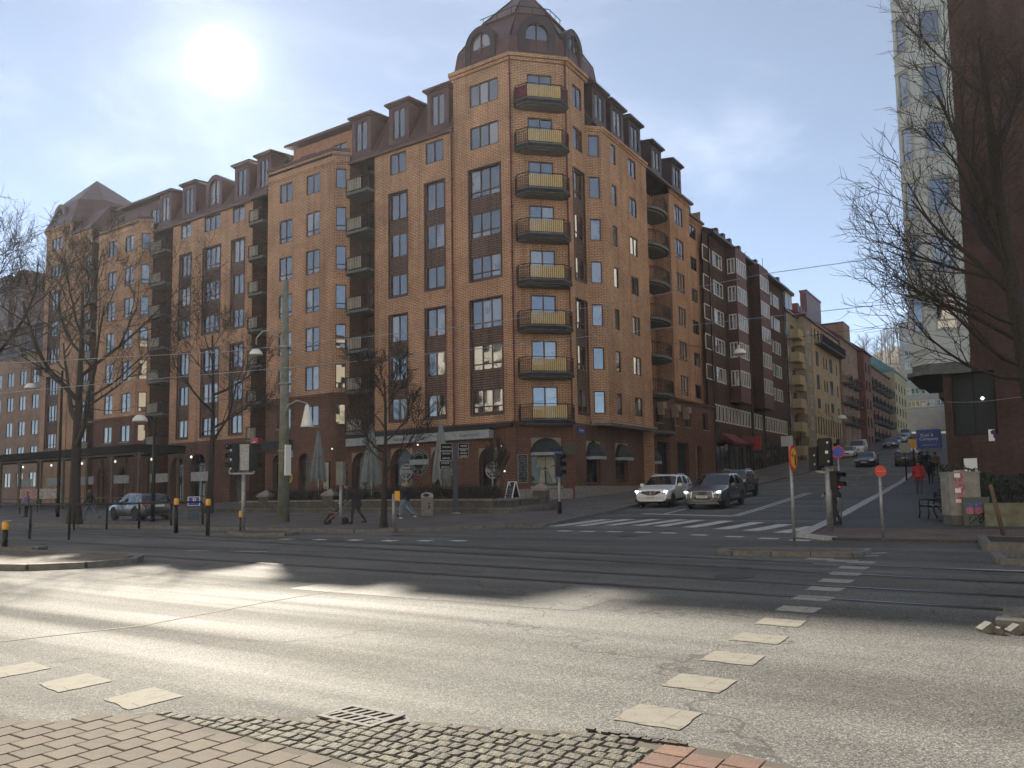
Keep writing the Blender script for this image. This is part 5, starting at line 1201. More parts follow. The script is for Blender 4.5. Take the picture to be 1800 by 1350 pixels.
# rope light along the wall, poster and blank board, blue plate
a_ = PU(1694, 806, RY); b_ = PU(1720, 848, RY); plate(Face((RX, RY), (26, RY)), a_.x - RX, b_.x - RX, b_.z, a_.z, .02, .06, ('white',), 'blank_board')
a_ = PU(1737, 755, RY); b_ = PU(1749, 775, RY); px_, pz_ = a_.x - RX, b_.z; plate(Face((RX, RY), (26, RY)), a_.x - RX, b_.x - RX, b_.z, a_.z, .02, .06, ('white',), 'wall_poster')
F = Face((RX, RY), (26, RY)); mb = MB(); mb.face([F.P(px_ - 3.86 + s, pz_ - 5.0 + z, .075) for s, z in ((3.95, 5.45), (4.05, 5.55), (4.15, 5.48), (4.16, 5.3), (4.12, 5.12), (4.05, 5.18), (4.06, 5.3), (3.98, 5.32))][::-1]); MT['plum'] = plain('plum_ink', (.10, .02, .09), .7); mb.build('poster_figure', MT['plum'], RB, uv=False)
mb = MB(); pts = [F.P(s, 5.7 - .10 * math.sin(math.pi * (s % 3) / 3), .08) for s in [.1 + .3 * k for k in range(30)]]; mb.tube(pts, .012, 5); mb.build('cable', MT['steel'], RB, uv=False)
for s, z in ((1.65, 5.75), (4.6, 2.6)): mb = MB(); p = F.P(s, z, .14); mb.lathe([(.03, -.09), (.1, 0), (.03, .09)], 10, c=tuple(p)); mb.build('wall_lamp', MT['globe'], RB, uv=False)
plate(F, 5.55, 6.5, 5.95, 6.45, .1, .15, ('blue',), 'blue_plate'); plate(F, 5.6, 6.4, 6.5, 7.0, .02, .3, ('steel',), 'wall_lantern')
# --- blue shop banner hanging out over the pavement
yb = 66.0; a = PU(1611, 770, yb); b = PU(1654, 770, yb); zt_ = PU(1630, 755, yb).z; zb_ = PU(1630, 788, yb).z
sb = thing('shop_banner', 'large blue projecting shop sign with white lettering over the right pavement', 'shop sign', (b.x, yb, zb_), absolute=True)
mb = MB(); mb.box(a.x, b.x, yb, yb + .35, zb_, zt_); mb.build('panel', plain('banner_blue', (.012, .075, .36), .5, var=.1), sb, uv=False)
mb = MB(); mb.bar((a.x + .3, yb + .18, zt_ + .05), (RX, yb + .18, zt_ + .35), .08); mb.bar((b.x - .4, yb + .18, zt_), (b.x - .4, yb + .18, zt_ + .4), .08); mb.build('bracket', MT['steel'], sb, uv=False)
w_ = b.x - a.x; cxb = (a.x + b.x) / 2
lettering('Kjell &', w_ * .2, (cxb - .1, yb - .01, zt_ - (zt_ - zb_) * .30), (0, -1, 0), MT['white'], sb); lettering('Company', w_ * .2, (cxb, yb - .01, zt_ - (zt_ - zb_) * .50), (0, -1, 0), MT['white'], sb)
mb = MB(); mb.box(cxb - w_ * .3, cxb + w_ * .3, yb - .012, yb - .002, zb_ + .2, zb_ + .28); mb.build('web_address', MT['valance'], sb, uv=False)
# --- far left: blocks beyond the second tower
LB = bld('apartment_building', 'dark block with two square chimneys beyond the second tower', (-118, 52)); F = Face((-150, 50), (-97, 50)); ops = []
for k in range(7):
    for s in range(17): o = (1 + 3.1 * s, 2.6 + 3.1 * s, 3 + 3.0 * k, 4.7 + 3.0 * k); ops.append(o); window(LB, F, *o, q=-.1, n=2, fm='frame', gm='glassdark')
shell(LB, F, 0, 24, 14, 'brownbrick', True, 3, 'roof', ops=ops)
for p in ((48, 495), (22, 505)): g = PU(*p, 55); mb = MB(); mb.box(g.x - 1.3, g.x + 1.3, 54, 57, 24, g.z + 1.3); mb.box(g.x - 1.5, g.x + 1.5, 53.8, 57.2, g.z + 1.1, g.z + 1.31); mb.build('chimney', MT['roof'], LB)
LC = bld('apartment_building', 'lower brown building at the left picture edge behind the trees', (-112, 44)); F = Face((-135, 47), (-93, 47)); ops = []
for k in range(5):
    for s in range(13): o = (1 + 3.1 * s, 2.6 + 3.1 * s, 3 + 3.1 * k, 4.8 + 3.1 * k); ops.append(o); window(LC, F, *o, q=-.1, n=2, fm='frame', gm='glassdark')
shell(LC, F, 0, 19, 2.5, 'brownr', True, 1.0, 'roofdark', ops=ops)
# --- the row across the road, behind the viewpoint: mirrored in the panes, made tall and pale to bounce sunlight
for k_, c_ in (('opp1', (.70, .66, .58)), ('opp2', (.70, .60, .48)), ('opp3', (.70, .63, .48))): MT[k_] = plain('pale_house_render', c_, .85, var=.1, scale=.6)
for i, (x0, x1, mt, top) in enumerate(((-75, -48, 'opp1', 25), (-48, -20, 'opp2', 27), (-20, 8, 'opp3', 26), (8, 40, 'opp1', 24))):
    b_ = bld('apartment_building', ['sand-coloured', 'tan', 'yellow', 'beige'][i] + ' rendered row house across the road behind the viewpoint', (x1, -9), 'rendered houses behind the viewpoint'); F = Face((x1, -9), (x0, -9)); ops = []
    for k in range(7):
        for s in range(int((x1 - x0) / 3.2)): o = (1 + 3.2 * s, 2.5 + 3.2 * s, 2.2 + 3.2 * k, 4 + 3.2 * k); ops.append(o)
    mb = MB(); mb.wall(F.p0, F.p1, -.3, top, ops, .25); mb.build('wall', MT[mt], b_); mb = MB(); P = F.P(0, 0, -.24), F.P(F.L, 0, -.24); mb.wall((P[0].x, P[0].y), (P[1].x, P[1].y), -.3, top); mb.build('window_glass', MT['glassdark'], b_, uv=False)
    mb = MB(); mb.box(x0, x1, -20, -8.7, top, top + .4); mb.build('roof', MT['roof'], b_)
# --- wooded hill behind the street end
mb = MB(); rows = []
for j in range(9):
    row = []
    for i in range(25):
        x = -70 + 6.5 * i; y = 225 + 14 * j; hgt = 15 + 44 * math.exp(-((x + 12) / 70) ** 2) * (1 - math.exp(-(j / 3.0) ** 1.5)) + random.uniform(-1, 1)
        row.append((x, y, hgt))
    rows.append(row)
for a, b in zip(rows, rows[1:]):
    for i in range(24): mb.face([a[i], a[i + 1], b[i + 1], b[i]], 0, True)
hl = mb.build('hill', plain('winter_hillside', (.075, .066, .050), .95, var=.4, scale=.05)); hl['kind'] = 'structure'
# ================================================================== TREES (bare, early spring)
def tree(name, label, base, h, r, seed, fork=.35, limbs=7, levels=4, kids=6, spread=.75, lean=(0, 0), group=None, twig=.0075, up=.35, aim=None, trunkto=None, sub=.62, bark='bark'):
    rnd = random.Random(seed); o = thing(name, label, 'tree', base, group=group)
    tm, cm_ = MB(), MB()
    def limb(p, d, Ln, r0, lev):
        n = 5 if lev < 3 else 3; pts = [p.copy()]; q = p.copy(); dd = d.copy(); rr = [r0]
        for k in range(n):
            dd = (dd + Vector((rnd.uniform(-.2, .2), rnd.uniform(-.2, .2), rnd.uniform(-.10, .18) + up * .16))).normalized()
            q = q + dd * Ln / n; pts.append(q.copy()); rr.append(max(twig * .55, r0 * (1 - .74 * (k + 1) / n)))
        (tm if r0 > .028 else cm_).tube(pts, rr, 7 if r0 > .07 else (5 if r0 > .028 else 3), cap=False, sm=True)
        if lev >= levels: return
        nk = kids if lev > 0 else kids + 1
        for k in range(nk):
            t = .25 + .75 * (k + rnd.random()) / nk; i = min(n - 1, int(t * n)); f = t * n - i; pp = pts[i].lerp(pts[i + 1], min(1, f)); tang = (pts[i + 1] - pts[i]).normalized()
            side = tang.orthogonal(); side.rotate(Matrix.Rotation(rnd.uniform(0, 6.283), 3, tang)); a = rnd.uniform(.45, 1.0) * (.9 if lev else spread)
            nd = (tang * math.cos(a) + side * math.sin(a)).normalized(); rad = max(twig * (1.6 if lev + 1 < levels else 1), rr[i] * rnd.uniform(.42, .62))
            limb(pp, nd, Ln * sub * rnd.uniform(.7, 1.15) * (1.1 - .35 * t), rad, lev + 1)
    # trunk
    th = trunkto or h * .8; n = 9; pts = []; rr = []
    for k in range(n + 1):
        t = k / n; pts.append(Vector((lean[0] * t + .05 * h * .1 * math.sin(5 * t + seed), lean[1] * t + .04 * h * .1 * math.cos(4 * t + seed), th * t - .1))); rr.append(r * (1.0 - .8 * t) * (1 + .45 * max(0, 1 - t * 9)))
    tm.tube(pts, rr, 10, cap=False)
    for k in range(limbs):
        t = fork + (1 - fork) * (k + .3 * rnd.random()) / limbs; i = min(n - 1, int(t * n)); pp = pts[i].lerp(pts[i + 1], t * n - i)
        a = k * 2.4 + rnd.uniform(-.5, .5); e = rnd.uniform(.25, .8) + .5 * (t - fork); d = Vector((math.cos(a) * math.cos(e), math.sin(a) * math.cos(e), math.sin(e)))
        limb(pp, d, (h - pp.z) * rnd.uniform(.55, .8) * spread + h * .12, rr[i] * rnd.uniform(.5, .72), 0)
    if aim:
        for (d, Ln, z, rad) in aim: limb(Vector((lean[0] * z / th, lean[1] * z / th, z)), Vector(d).normalized(), Ln, rad, 0)
    tm.build('trunk', MT[bark], o, uv=False); cm_.build('crown', MT['twig'], o, uv=False); return o
def gb(x, y, dz=0): g = G(x, y); return Vector((g.x, g.y, tz(g.y) + dz))
g = gb(133, 925); tree('bare_tree', 'large bare tree with thick forked limbs beside the grey hatchback', g, HT(g, 395), .29, 3, .33, 7, 4, 5, .8, (-.2, 0), twig=.0065)
g = gb(369, 905); tree('bare_tree', 'bare tree standing behind the blue parking machine', g, HT(g, 500), .22, 11, .38, 7, 4, 5, .55)
g = gb(676, 932, .1); tree('bare_tree', 'slim bare tree at the kerb between the pole and litter bin', g, HT(g, 592), .125, 23, .36, 9, 3, 6, .5, twig=.009)
g = gb(872, 888, .5); tree('bare_tree', 'small pollarded tree with a grey brush of twigs in the stone planter', g, HT(g, 748), .075, 5, .40, 14, 2, 9, .34, twig=.007, up=1.2, trunkto=HT(g, 800))
g = gb(-75, 935); tree('bare_tree', 'bare tree whose branches reach in at the left edge', g, 13.5, .28, 31, .34, 7, 4, 5, .95)
gt = AT(1850, 900, 18.3); g = Vector((gt.x, gt.y, tz(gt.y) + .05))
def dirn(x, z, f=0): d = RT * x + Vector((0, 0, z)) + Vector((FW.x, FW.y, 0)) * f; return tuple(d)
ln = RT * -.95
tree('bare_tree', 'big dark bare tree spreading over the right side in front of the brick wall', g, 14.0, .27, 8, .42, 5, 3, 6, .40, (ln.x, ln.y), twig=.007, sub=.60, trunkto=12.0,
     aim=[(dirn(-1, .30, 0.072), 3.2, 4.0, 0.065), (dirn(-1, .62, -.2), 3.4, 4.6, 0.072), (dirn(-.9, .75, 0.144), 3.5, 5.6, 0.072), (dirn(-1, .12, 0.216), 3.4, 3.7, 0.050), (dirn(-.8, 1.0, 0), 3.3, 6.6, 0.065), (dirn(-.5, 1.0, -.2), 3.6, 5.2, 0.072), (dirn(-1, .40, 0.360), 3.2, 6.0, 0.058), (dirn(-.35, 1, 0.216), 3.6, 7.4, 0.065), (dirn(.9, .7, 0), 4.0, 5.0, 0.072), (dirn(-1, .2, -.4), 3.0, 5.0, 0.050)])
# far trees on the hill: one mass
mb = MB()
for i in range(420):
    x = random.uniform(-60, 60); y = random.uniform(228, 300); j = (y - 225) / 14; z = 15 + 44 * math.exp(-((x + 12) / 70) ** 2) * (1 - math.exp(-(j / 3.0) ** 1.5)); hh = random.uniform(5, 11)
    mb.tube([(x, y, z - 1), (x + random.uniform(-.4, .4), y, z + hh)], [.16, .03], 3, cap=False)
    for k in range(9):
        a = random.uniform(0, 6.28); zz = z + hh * random.uniform(.3, .9); l = hh * .28; p = Vector((x, y, zz)); q = p + Vector((math.cos(a) * l, math.sin(a) * l, l * .9)); mb.tube([p, q], [.07, .02], 3, cap=False)
        mb.tube([p.lerp(q, .5), p.lerp(q, .5) + Vector((random.uniform(-1, 1), random.uniform(-1, 1), 1.4))], [.05, .02], 3, cap=False)
wd = mb.build('wood', plain('far_bark', (.06, .048, .04), .95), uv=False); wd['kind'] = 'stuff'
# ================================================================== STREET FURNITURE
def pole(par, p0, h, r0, r1, m='steel', name='pole', n=10):
    mb = MB(); mb.tube([(0, 0, 0), (0, 0, h)], [r0, r1], n); return mb.build(name, MT[m], par, uv=False)
def toward(g): d = Vector((-g[0], -g[1], 0)); return d.normalized()
def rz_to_cam(g): d = toward(g); return math.atan2(d.y, d.x) + math.pi / 2       # local -Y faces the viewpoint
MT['polegreen'] = plain('weathered_mast', (.17, .18, .155), .8, var=.35, scale=2)
def bowl(mb, c, r, m=0): mb.lathe([(r * .15, r * .85), (r * .55, r * .75), (r * .9, r * .35), (r, 0), (r * .97, -.03)], 14, m, c)
# tall mast with two lamps
g = gb(498, 921, .1); o = thing('street_lamp', 'tall grey-green mast carrying a bell lamp and a bowl lamp on curved arms', 'street lamp', g)
Hm = HT(g, 482); pole(o, g, Hm, .27, .13, 'polegreen', 'mast', 14)
def side_(px, py, g): q = AT(px, py, dep(g)) - g; return q
mb = MB(); a, b, c, d = side_(500, 730, g), side_(506, 712, g), side_(522, 704, g), side_(540, 709, g); mb.tube([a, a.lerp(b, .6) + Vector((.05, 0, .1)), b, c, d, d - Vector((0, 0, .12))], .035, 8); mb.build('arm', MT['steel'], o, uv=False)
mb = MB(); mb.lathe([(.05, 0), (.10, -.1), (.17, -.45), (.25, -.85), (.30, -1.02), (.28, -1.05)], 16, 0, tuple(d - Vector((0, 0, .05)))); mb.build('bell_lamp', MT['white'], o, uv=False)
mb = MB(); a, b, c, d = side_(493, 594, g), side_(478, 581, g), side_(462, 582, g), side_(451, 594, g); mb.tube([a, b, c, d, d - Vector((0, 0, .3))], .035, 8); mb.build('arm', MT['steel'], o, uv=False)
mb = MB(); bowl(mb, tuple(side_(450, 623, g)), .30); mb.build('bowl_lamp', MT['white'], o, uv=False)
mb = MB(); mb.box(.22, .30, -.16, .16, 2.1, 3.5); mb.build('notice', MT['white'], o, uv=False)
for z in (3.2, 6.3, 8.0): mb = MB(); mb.lathe([(.27, 0), (.27, .07)], 14, 0, (0, 0, z)); mb.build('band', MT['steel'], o, uv=False)
for bx, by, ty, lx, ly, lab in ((268, 921, 732, 246, 740, 'thin dark lamp post with a pale bowl lamp beside the grey hatchback'), (101, 912, 648, 54, 682, 'dark lamp post with a pale bowl lamp left of the big tree'), ):
    g = gb(bx, by, .1); o = thing('street_lamp', lab, 'street lamp', g); h = HT(g, ty); pole(o, g, h, .11, .07, 'black')
    q = side_(lx, ly, g); mb = MB(); mb.tube([(0, 0, h - .3), (q.x * .3, q.y * .3, h + .05), (q.x, q.y, h), (q.x, q.y, q.z + .25)], .03, 7); mb.build('arm', MT['black'], o, uv=False)
    mb = MB(); bowl(mb, tuple(q), .36); mb.build('lamp_bowl', MT['white'], o, uv=False)
# lamps hung on span wires over the side street
for x, y, Y, lab in ((1300, 622, 62, 'white bowl lamp hung over the side street before the oriels'), (1480, 737, 110, 'small white bowl lamp hung far up the side street')):
    p = AT(x, y, Y); o = thing('hanging_lamp', lab, 'street lamp', p, group='lamps hung over the side street'); mb = MB(); bowl(mb, (0, 0, 0), .5 if Y < 90 else .7); mb.lathe([(.08, .4), (.06, .7)], 8, 0, (0, 0, 0)); mb.build('bowl', MT['white'], o, uv=False)
    mb = MB(); mb.tube([(V0 - p.x, 0, 1.6), (V0 / 2 - p.x / 2, 0, .85), (0, 0, .7), (-p.x / 2, 0, .85), (-4 - p.x, 0, 1.4)], .012, 5); mb.build('span_wire', MT['black'], o, uv=False)
# tram wires
for pts, lab in (([(-40, 641), (400, 618), (830, 572), (1100, 530), (1340, 482), (1596, 446)], 'upper overhead tram wire crossing in front of the brick facades'),
                 ([(-40, 695), (250, 668), (600, 638), (850, 612), (1100, 584), (1340, 558), (1606, 530)], 'lower overhead tram wire crossing in front of the brick facades')):
    P = [AT(x, y, 31 + 8.0 * (x + 40) / 1640) for x, y in pts]; mb = MB(); mb.tube(P, .016, 6); o = mb.build('tram_wire', MT['steel'], uv=False); tag(o, lab, 'overhead wire', 'overhead tram wires')
# traffic signals
MT['lens_red'] = plain('red_lens', (.35, .01, .01), .25, emit=.25); MT['lens_dark'] = plain('dark_lens', (.02, .02, .02), .2)
def head(par, p, ang, h=.95, w=.30, n=3, lit=None, m='black', back=None):
    # signal head: housing > board, hoods with lenses; local -Y is the face
    mb = MB(); mb.box(-w / 2, w / 2, -.12, .12, 0, h)
    if back: mb.box(-w * back / 2, w * back / 2, .0, .02, -.12, h + .12)
    hd = link('signal_head', mb.mesh('signal_head', MT[m], uv=False), par, loc=p, rz=ang)
    for k in range(n):
        z = h * (k + .5) / n; r = w * .36; mb = MB(); 
        for i in range(9):
            a = math.pi * (-.1 + 1.2 * i / 9); b = math.pi * (-.1 + 1.2 * (i + 1) / 9); A = (r * 1.12 * math.cos(a), z + r * 1.12 * math.sin(a)); Bq = (r * 1.12 * math.cos(b), z + r * 1.12 * math.sin(b))
            mb.face([(A[0], -.12, A[1]), (A[0], -.30, A[1]), (Bq[0], -.30, Bq[1]), (Bq[0], -.12, Bq[1])]); mb.face([(A[0], -.12, A[1]), (Bq[0], -.12, Bq[1]), (Bq[0], -.30, Bq[1]), (A[0], -.30, A[1])])
        mb.build('hood', MT['black'], hd, uv=False)
        mb = MB(); mb.disc((0, -.121, z), r, (0, -1, 0), .012, 16); mb.build('lens', MT['lens_red' if lit == k else 'lens_dark'], hd, uv=False)
    return hd
def button_box(par, z, m='yellowbox', s=.12, x=0, y=-.1): mb = MB(); mb.box(x - s * .6, x + s * .6, y - s * .7, y + .02, z, z + s * 2.2); mb.build('push_button_box', MT[m], par, uv=False)
MT['yellowbox'] = plain('amber_plastic', (.75, .33, .02), .45, var=.08)
def signal(px, py, top, lab, r=.06, group=None, **kw):
    g = gb(px, py, .1); o = thing('traffic_light', lab, 'traffic light', g, rz_to_cam(g)); h = HT(g, top); pole(o, g, h, r, r * .9); return o, g, h
o, g, h = signal(427, 938, 832, 'twin-headed traffic light on a grey pole on the far small island', .075)
mb = MB(); mb.bar((-.5, 0, h), (.35, 0, h), .06); mb.bar((-.5, 0, h), (-.5, 0, h + .15), .05); mb.bar((.35, 0, h), (.35, 0, h + .15), .05); mb.bar((-.62, 0, h + 1.0), (.45, 0, h + 1.05), .05); mb.build('bracket', MT['steel'], o, uv=False)
head(o, (-.33, 0, h + .1), -1.3, 1.0, .36); head(o, (.02, .02, h + .12), math.pi, .95, .32, m='steel'); head(o, (.3, .0, h + .1), 1.9, 1.0, .36)
o, g, h = signal(599, 928, 850, 'grey pole with the back of one signal head beside the pram', .065); head(o, (0, 0, h - .05), math.pi - .5, .92, .32, m='polegreen')
o, g, h = signal(692, 934, 868, 'short pole with an amber push button box by the kerb tree', .055); button_box(o, 1.0, s=.15, x=.13, y=0)
o, g, h = signal(984, 907, 832, 'single traffic light at the pavement corner before the arched window', .065); head(o, (.02, 0, h - .15), 1.25, 1.05, .36); mb = MB(); mb.lathe([(.10, 0), (.10, .55)], 12); mb.build('base_sleeve', MT['black'], o, uv=False); mb = MB(); mb.box(-.2, .2, .06, .09, h - .25, h + 1.0); mb.build('backboard', MT['blue'], o, uv=False)
o, g, h = signal(1460, 938, 812, 'traffic light cluster with red pedestrian signal on the right pavement corner', .085)
head(o, (-.03, -.05, h - .10), 2.9, .78, .32); head(o, (-.32, .02, h - .22), 2.6, .66, .24); head(o, (.17, .03, h - .78), 1.2, .52, .24, n=2, lit=0)
mb = MB(); mb.bar((-.32, 0, h - .25), (0, 0, h - .3), .05); mb.bar((0, 0, h - .45), (.15, 0, h - .5), .05); mb.build('bracket', MT['steel'], o, uv=False)
for x, z, s in ((.03, h + .55, .05), (-.0, h + .28, .08), (.04, h + .02, .05), (-.32, h - .05, .05), (-.33, h + .2, .045)):
    mb = MB(); mb.box(x - s / 2, x + s / 2, -.195 if x > -.2 else -.12, -.185 if x > -.2 else -.108, z - s / 2, z + s / 2); mb.build('sticker', MT['white'], o, uv=False)
# round road signs
def roadsign(px, py, top, bottom_of_sign, lab, face, kind, r, rp=.035):
    g = gb(px, py, .08); o = thing('road_sign', lab, 'road sign', g); h = HT(g, top); pole(o, g, h, rp, rp * .95); c = Vector((0, 0, h - r)); f = Vector((face[0], face[1], 0)).normalized(); p = c + f * (rp + .01)
    x = Vector((0, 0, 1)).cross(f); mb = MB(); mb.disc(p, r, f, .02, 28, 0, 3)
    q = p + f * .021
    if kind == 'left': mb.disc(q, r * .76, f, .004, 28, 1)
    if kind == 'park': mb.disc(q, r * .80, f, .004, 28, 1)
    mb.build('sign_plate', [MT['signred'], MT['amber' if kind == 'left' else 'signblue'], MT['white'], MT['steel']], o, uv=False)
    q = q + f * .006; mb = MB(); bar = lambda a, b, w: mb.bar(q + x * a[0] + Vector((0, 0, a[1])), q + x * b[0] + Vector((0, 0, b[1])), w, .006)
    if kind == 'entry': bar((-r * .72, 0), (r * .72, 0), r * .36); mb.build('pale_bar', MT['palebar'], o, uv=False)
    if kind == 'park': bar((-r * .56, r * .56), (r * .56, -r * .56), r * .18); mb.build('red_stripe', MT['signred'], o, uv=False)
    if kind == 'left':
        bar((r * .22, -r * .55), (r * .22, r * .25), r * .16); bar((r * .28, r * .22), (-r * .30, r * .22), r * .16); mb.face([q + x * -r * .28 + Vector((0, 0, r * .45)), q + x * -r * .6 + Vector((0, 0, r * .22)), q + x * -r * .28 + Vector((0, 0, 0))]); mb.build('arrow', MT['black'], o, uv=False)
    return o
MT['palebar'] = plain('pale_bar', (.85, .62, .32), .5, var=.05); MT['signred'] = plain('sign_red', (.55, .035, .015), .4, var=.08); MT['signblue'] = plain('sign_blue', (.02, .06, .42), .4, var=.08); MT['amber'] = plain('sign_yellow', (.80, .42, .06), .4, var=.08)
g = G(1397, 966); d = toward(g); roadsign(1397, 966, 781, 829, 'no left turn sign seen edge-on on the narrow refuge island', (d.x * .27 - d.y * .96, d.y * .27 + d.x * .96), 'left', .30)
g = G(1479, 914); d = toward(g); roadsign(1479, 914, 783, 811, 'blue and red no parking sign beside the signal cluster', (d.x, d.y), 'park', .225, .03)
g = G(1553, 955); d = toward(g); roadsign(1553, 955, 818, 838, 'red no entry sign on a grey pole on the setts', (d.x * .93 - d.y * .35, d.y * .93 + d.x * .35), 'entry', .135, .035)
# two plain posts farther up the street
for px, py, ty, lab, col in ((1594, 846, 778, 'thin post with small plates on the right kerb uphill', None), (1409, 810, 740, 'thin post with blue parking plate on the left kerb uphill', 'blue'), (1608, 835, 772, 'amber fingerpost sign by the right kerb uphill', 'amber')):
    g = gb(px, py, .08); o = thing('road_sign', lab, 'road sign', g, rz_to_cam(g)); h = HT(g, ty); pole(o, g, h, .05, .045, 'black'); mb = MB(); mb.box(-.35, .35, -.08, -.05, h - .7, h); mb.build('sign_plate', MT[col or 'steel'], o, uv=False)
# wayfinding post with dark plates
g = gb(801, 907, .1); o = thing('signpost', 'blue wayfinding post with black plates pointing both ways', 'signpost', g, rz_to_cam(g)); h = HT(g, 778)
mb = MB(); mb.box(-.12, .12, -.1, .1, 0, h); mb.build('post', plain('dark_blue_paint', (.018, .03, .055), .45), o, uv=False); mb = MB(); mb.disc((0, 0, 0), .24, (0, 0, 1), .08, 14); mb.build('foot', MT['concrete'], o, uv=False)
for x0, x1, z0, z1, rows in ((-.72, -.14, h - .38, h - .02, 1), (-.72, -.14, h - .86, h - .40, 2), (-.78, -.2, h - 1.28, h - .88, 2), (.16, .66, h - .28, h - .02, 1), (.16, .66, h - .72, h - .30, 3)):
    mb = MB(); mb.box(x0, x1, -.06, -.03, z0, z1); mb.box(x0 + .02, x1 - .02, -.066, -.06, z0 + .02, z1 - .02, 1); mb.build('sign_plate', [MT['valance'], MT['signblack']], o, uv=False)
    mb = MB()
    for k in range(rows):
        z = z0 + (z1 - z0) * (k + .5) / rows; x = x0 + .10
        while x < x1 - .12: w = random.uniform(.03, .08); mb.box(x, min(x + w, x1 - .08), -.07, -.0665, z - .035, z + .035); x += w + .018
    mb.build('sign_lettering', MT['valance'], o, uv=False)
# blue parking totem
g = gb(340, 918, .1); o = thing('parking_machine', 'slim blue parking machine with a white P sign', 'parking machine', g, rz_to_cam(g)); h = HT(g, 873)
mb = MB(); mb.box(-.27, .27, -.12, .12, 0, h - .46); mb.build('cabinet', plain('slate_blue', (.045, .07, .11), .5), o, uv=False); mb = MB(); mb.box(-.29, .29, -.14, .14, h - .46, h); mb.box(-.25, .25, -.15, -.14, h - .43, h - .03, 1); mb.build('sign_box', [MT['white'], MT['signblue']], o, uv=False)
me = text_mesh('P', .38, .004, MT['white']); q = bpy.data.objects.new('lettering', me); COL.objects.link(q); q.parent = o; q.location = (.02, -.155, h - .22); q.rotation_euler = (math.pi / 2, 0, 0)
mb = MB(); mb.bar((-.17, -.125, h - .62), (.14, -.125, h - .60), .07, .01); mb.bar((-.2, -.125, h - .78), (.2, -.125, h - .78), .03, .01); mb.build('screen', MT['valance'], o, uv=False)
# black bollards with amber caps
bl = None
for px, py, ty, lab in ((8, 968, 917, 'nearest amber-topped black bollard at the left picture edge'), (309, 938, 876, 'amber-topped black bollard between lamp post and parking machine'), (365, 942, 877, 'amber-topped black bollard just right of the parking machine'), (424, 938, 898, 'amber-topped black bollard touching the twin-headed traffic light')):
    g = gb(px, py, .02); h = HT(g, ty); o = thing('bollard', lab, 'bollard', g, rz_to_cam(g), 'amber-topped bollards along the tram stop'); pole(o, g, h - .18, .075, .07, 'black', 'post', 12)
    mb = MB(); mb.lathe([(.085, h - .24), (.09, h - .2), (.09, h - .03), (.07, h)], 12); mb.build('amber_cap', MT['yellowbox'], o, uv=False)
    if px < 20: mb = MB(); mb.box(-.06, .14, -.08, .04, h + .001, h + .04); mb.build('reflector_plate', MT['steel'], o, uv=False)
# tram stop railings
def railing(pts, lab, top, striped=False, posts=4):
    a, b = gb(*pts[0]), gb(*pts[1]); o = thing('railing', lab, 'railing', a, group='black railings at the tram stop'); d = b - a; ht = top; mb = MB()
    mb.tube([(0, 0, 0), (0, 0, ht - .1), d * .01 + Vector((0, 0, ht)), d * .99 + Vector((0, 0, ht)), d + Vector((0, 0, ht - .1)), d], .045, 8); mb.build('hoop', MT['black'], o, uv=False)
    for k in range(1, posts): mb = MB(); p = d * k / posts; mb.tube([p, p + Vector((0, 0, ht))], .048, 8); mb.build('post', MT['black'], o, uv=False)
    if striped:
        for z in (.55, .80): mb = MB(); mb.lathe([(.04, 0), (.04, .12)], 10, 0, tuple(d + Vector((0, 0, z)))); mb.build('reflector', MT['white'], o, uv=False)
MT['smoke'] = plain('dark_wire_mesh', (.02, .022, .025), .6)
railing([(-70, 944), (121, 949)], 'black hooped railing with white reflectors on its end post', 1.22, True, 3)
railing([(130, 932), (356, 926)], 'longer black railing passing in front of the grey hatchback', 1.1, False, 4)
# litter bin
g = gb(751, 911, .1); o = thing('litter_bin', 'grey street litter bin with a rounded top before the planter wall', 'litter bin', g, rz_to_cam(g)); h = HT(g, 865); w = .28
mb = MB(); mb.box(-w, w, -.25, .25, .02, h * .78); mb.build('body', plain('speckled_concrete', (.20, .18, .165), .85, var=.4, scale=25), o, uv=False)
mb = MB(); prof = [(-w * 1.03, h * .785)] + [(w * 1.03 * -math.cos(math.pi * k / 8), h * .88 + h * .12 * math.sin(math.pi * k / 8)) for k in range(9)] + [(w * 1.03, h * .785)]
for k in range(len(prof)): a, b = prof[k], prof[(k + 1) % len(prof)]; mb.face([(a[0], -.26, a[1]), (a[0], .26, a[1]), (b[0], .26, b[1]), (b[0], -.26, b[1])])
mb.face([(a[0], -.26, a[1]) for a in prof][::-1]); mb.face([(a[0], .26, a[1]) for a in prof]); mb.build('lid', MT['steel'], o, uv=False)
mb = MB(); mb.disc((-.03, -.261, h * .87), .15, (0, -1, 0), .006, 20, r2=.07); mb.build('slot', MT['black'], o, uv=False)
mb = MB(); mb.tube([(.1, -.256, .35), (.06, -.256, .45), (.1, -.256, .55), (.12, -.256, .45), (.1, -.256, .35)], .018, 5); mb.disc((.1, -.252, .6), .045, (0, -1, 0), .006, 10); mb.build('pictogram', MT['ink'], o, uv=False)
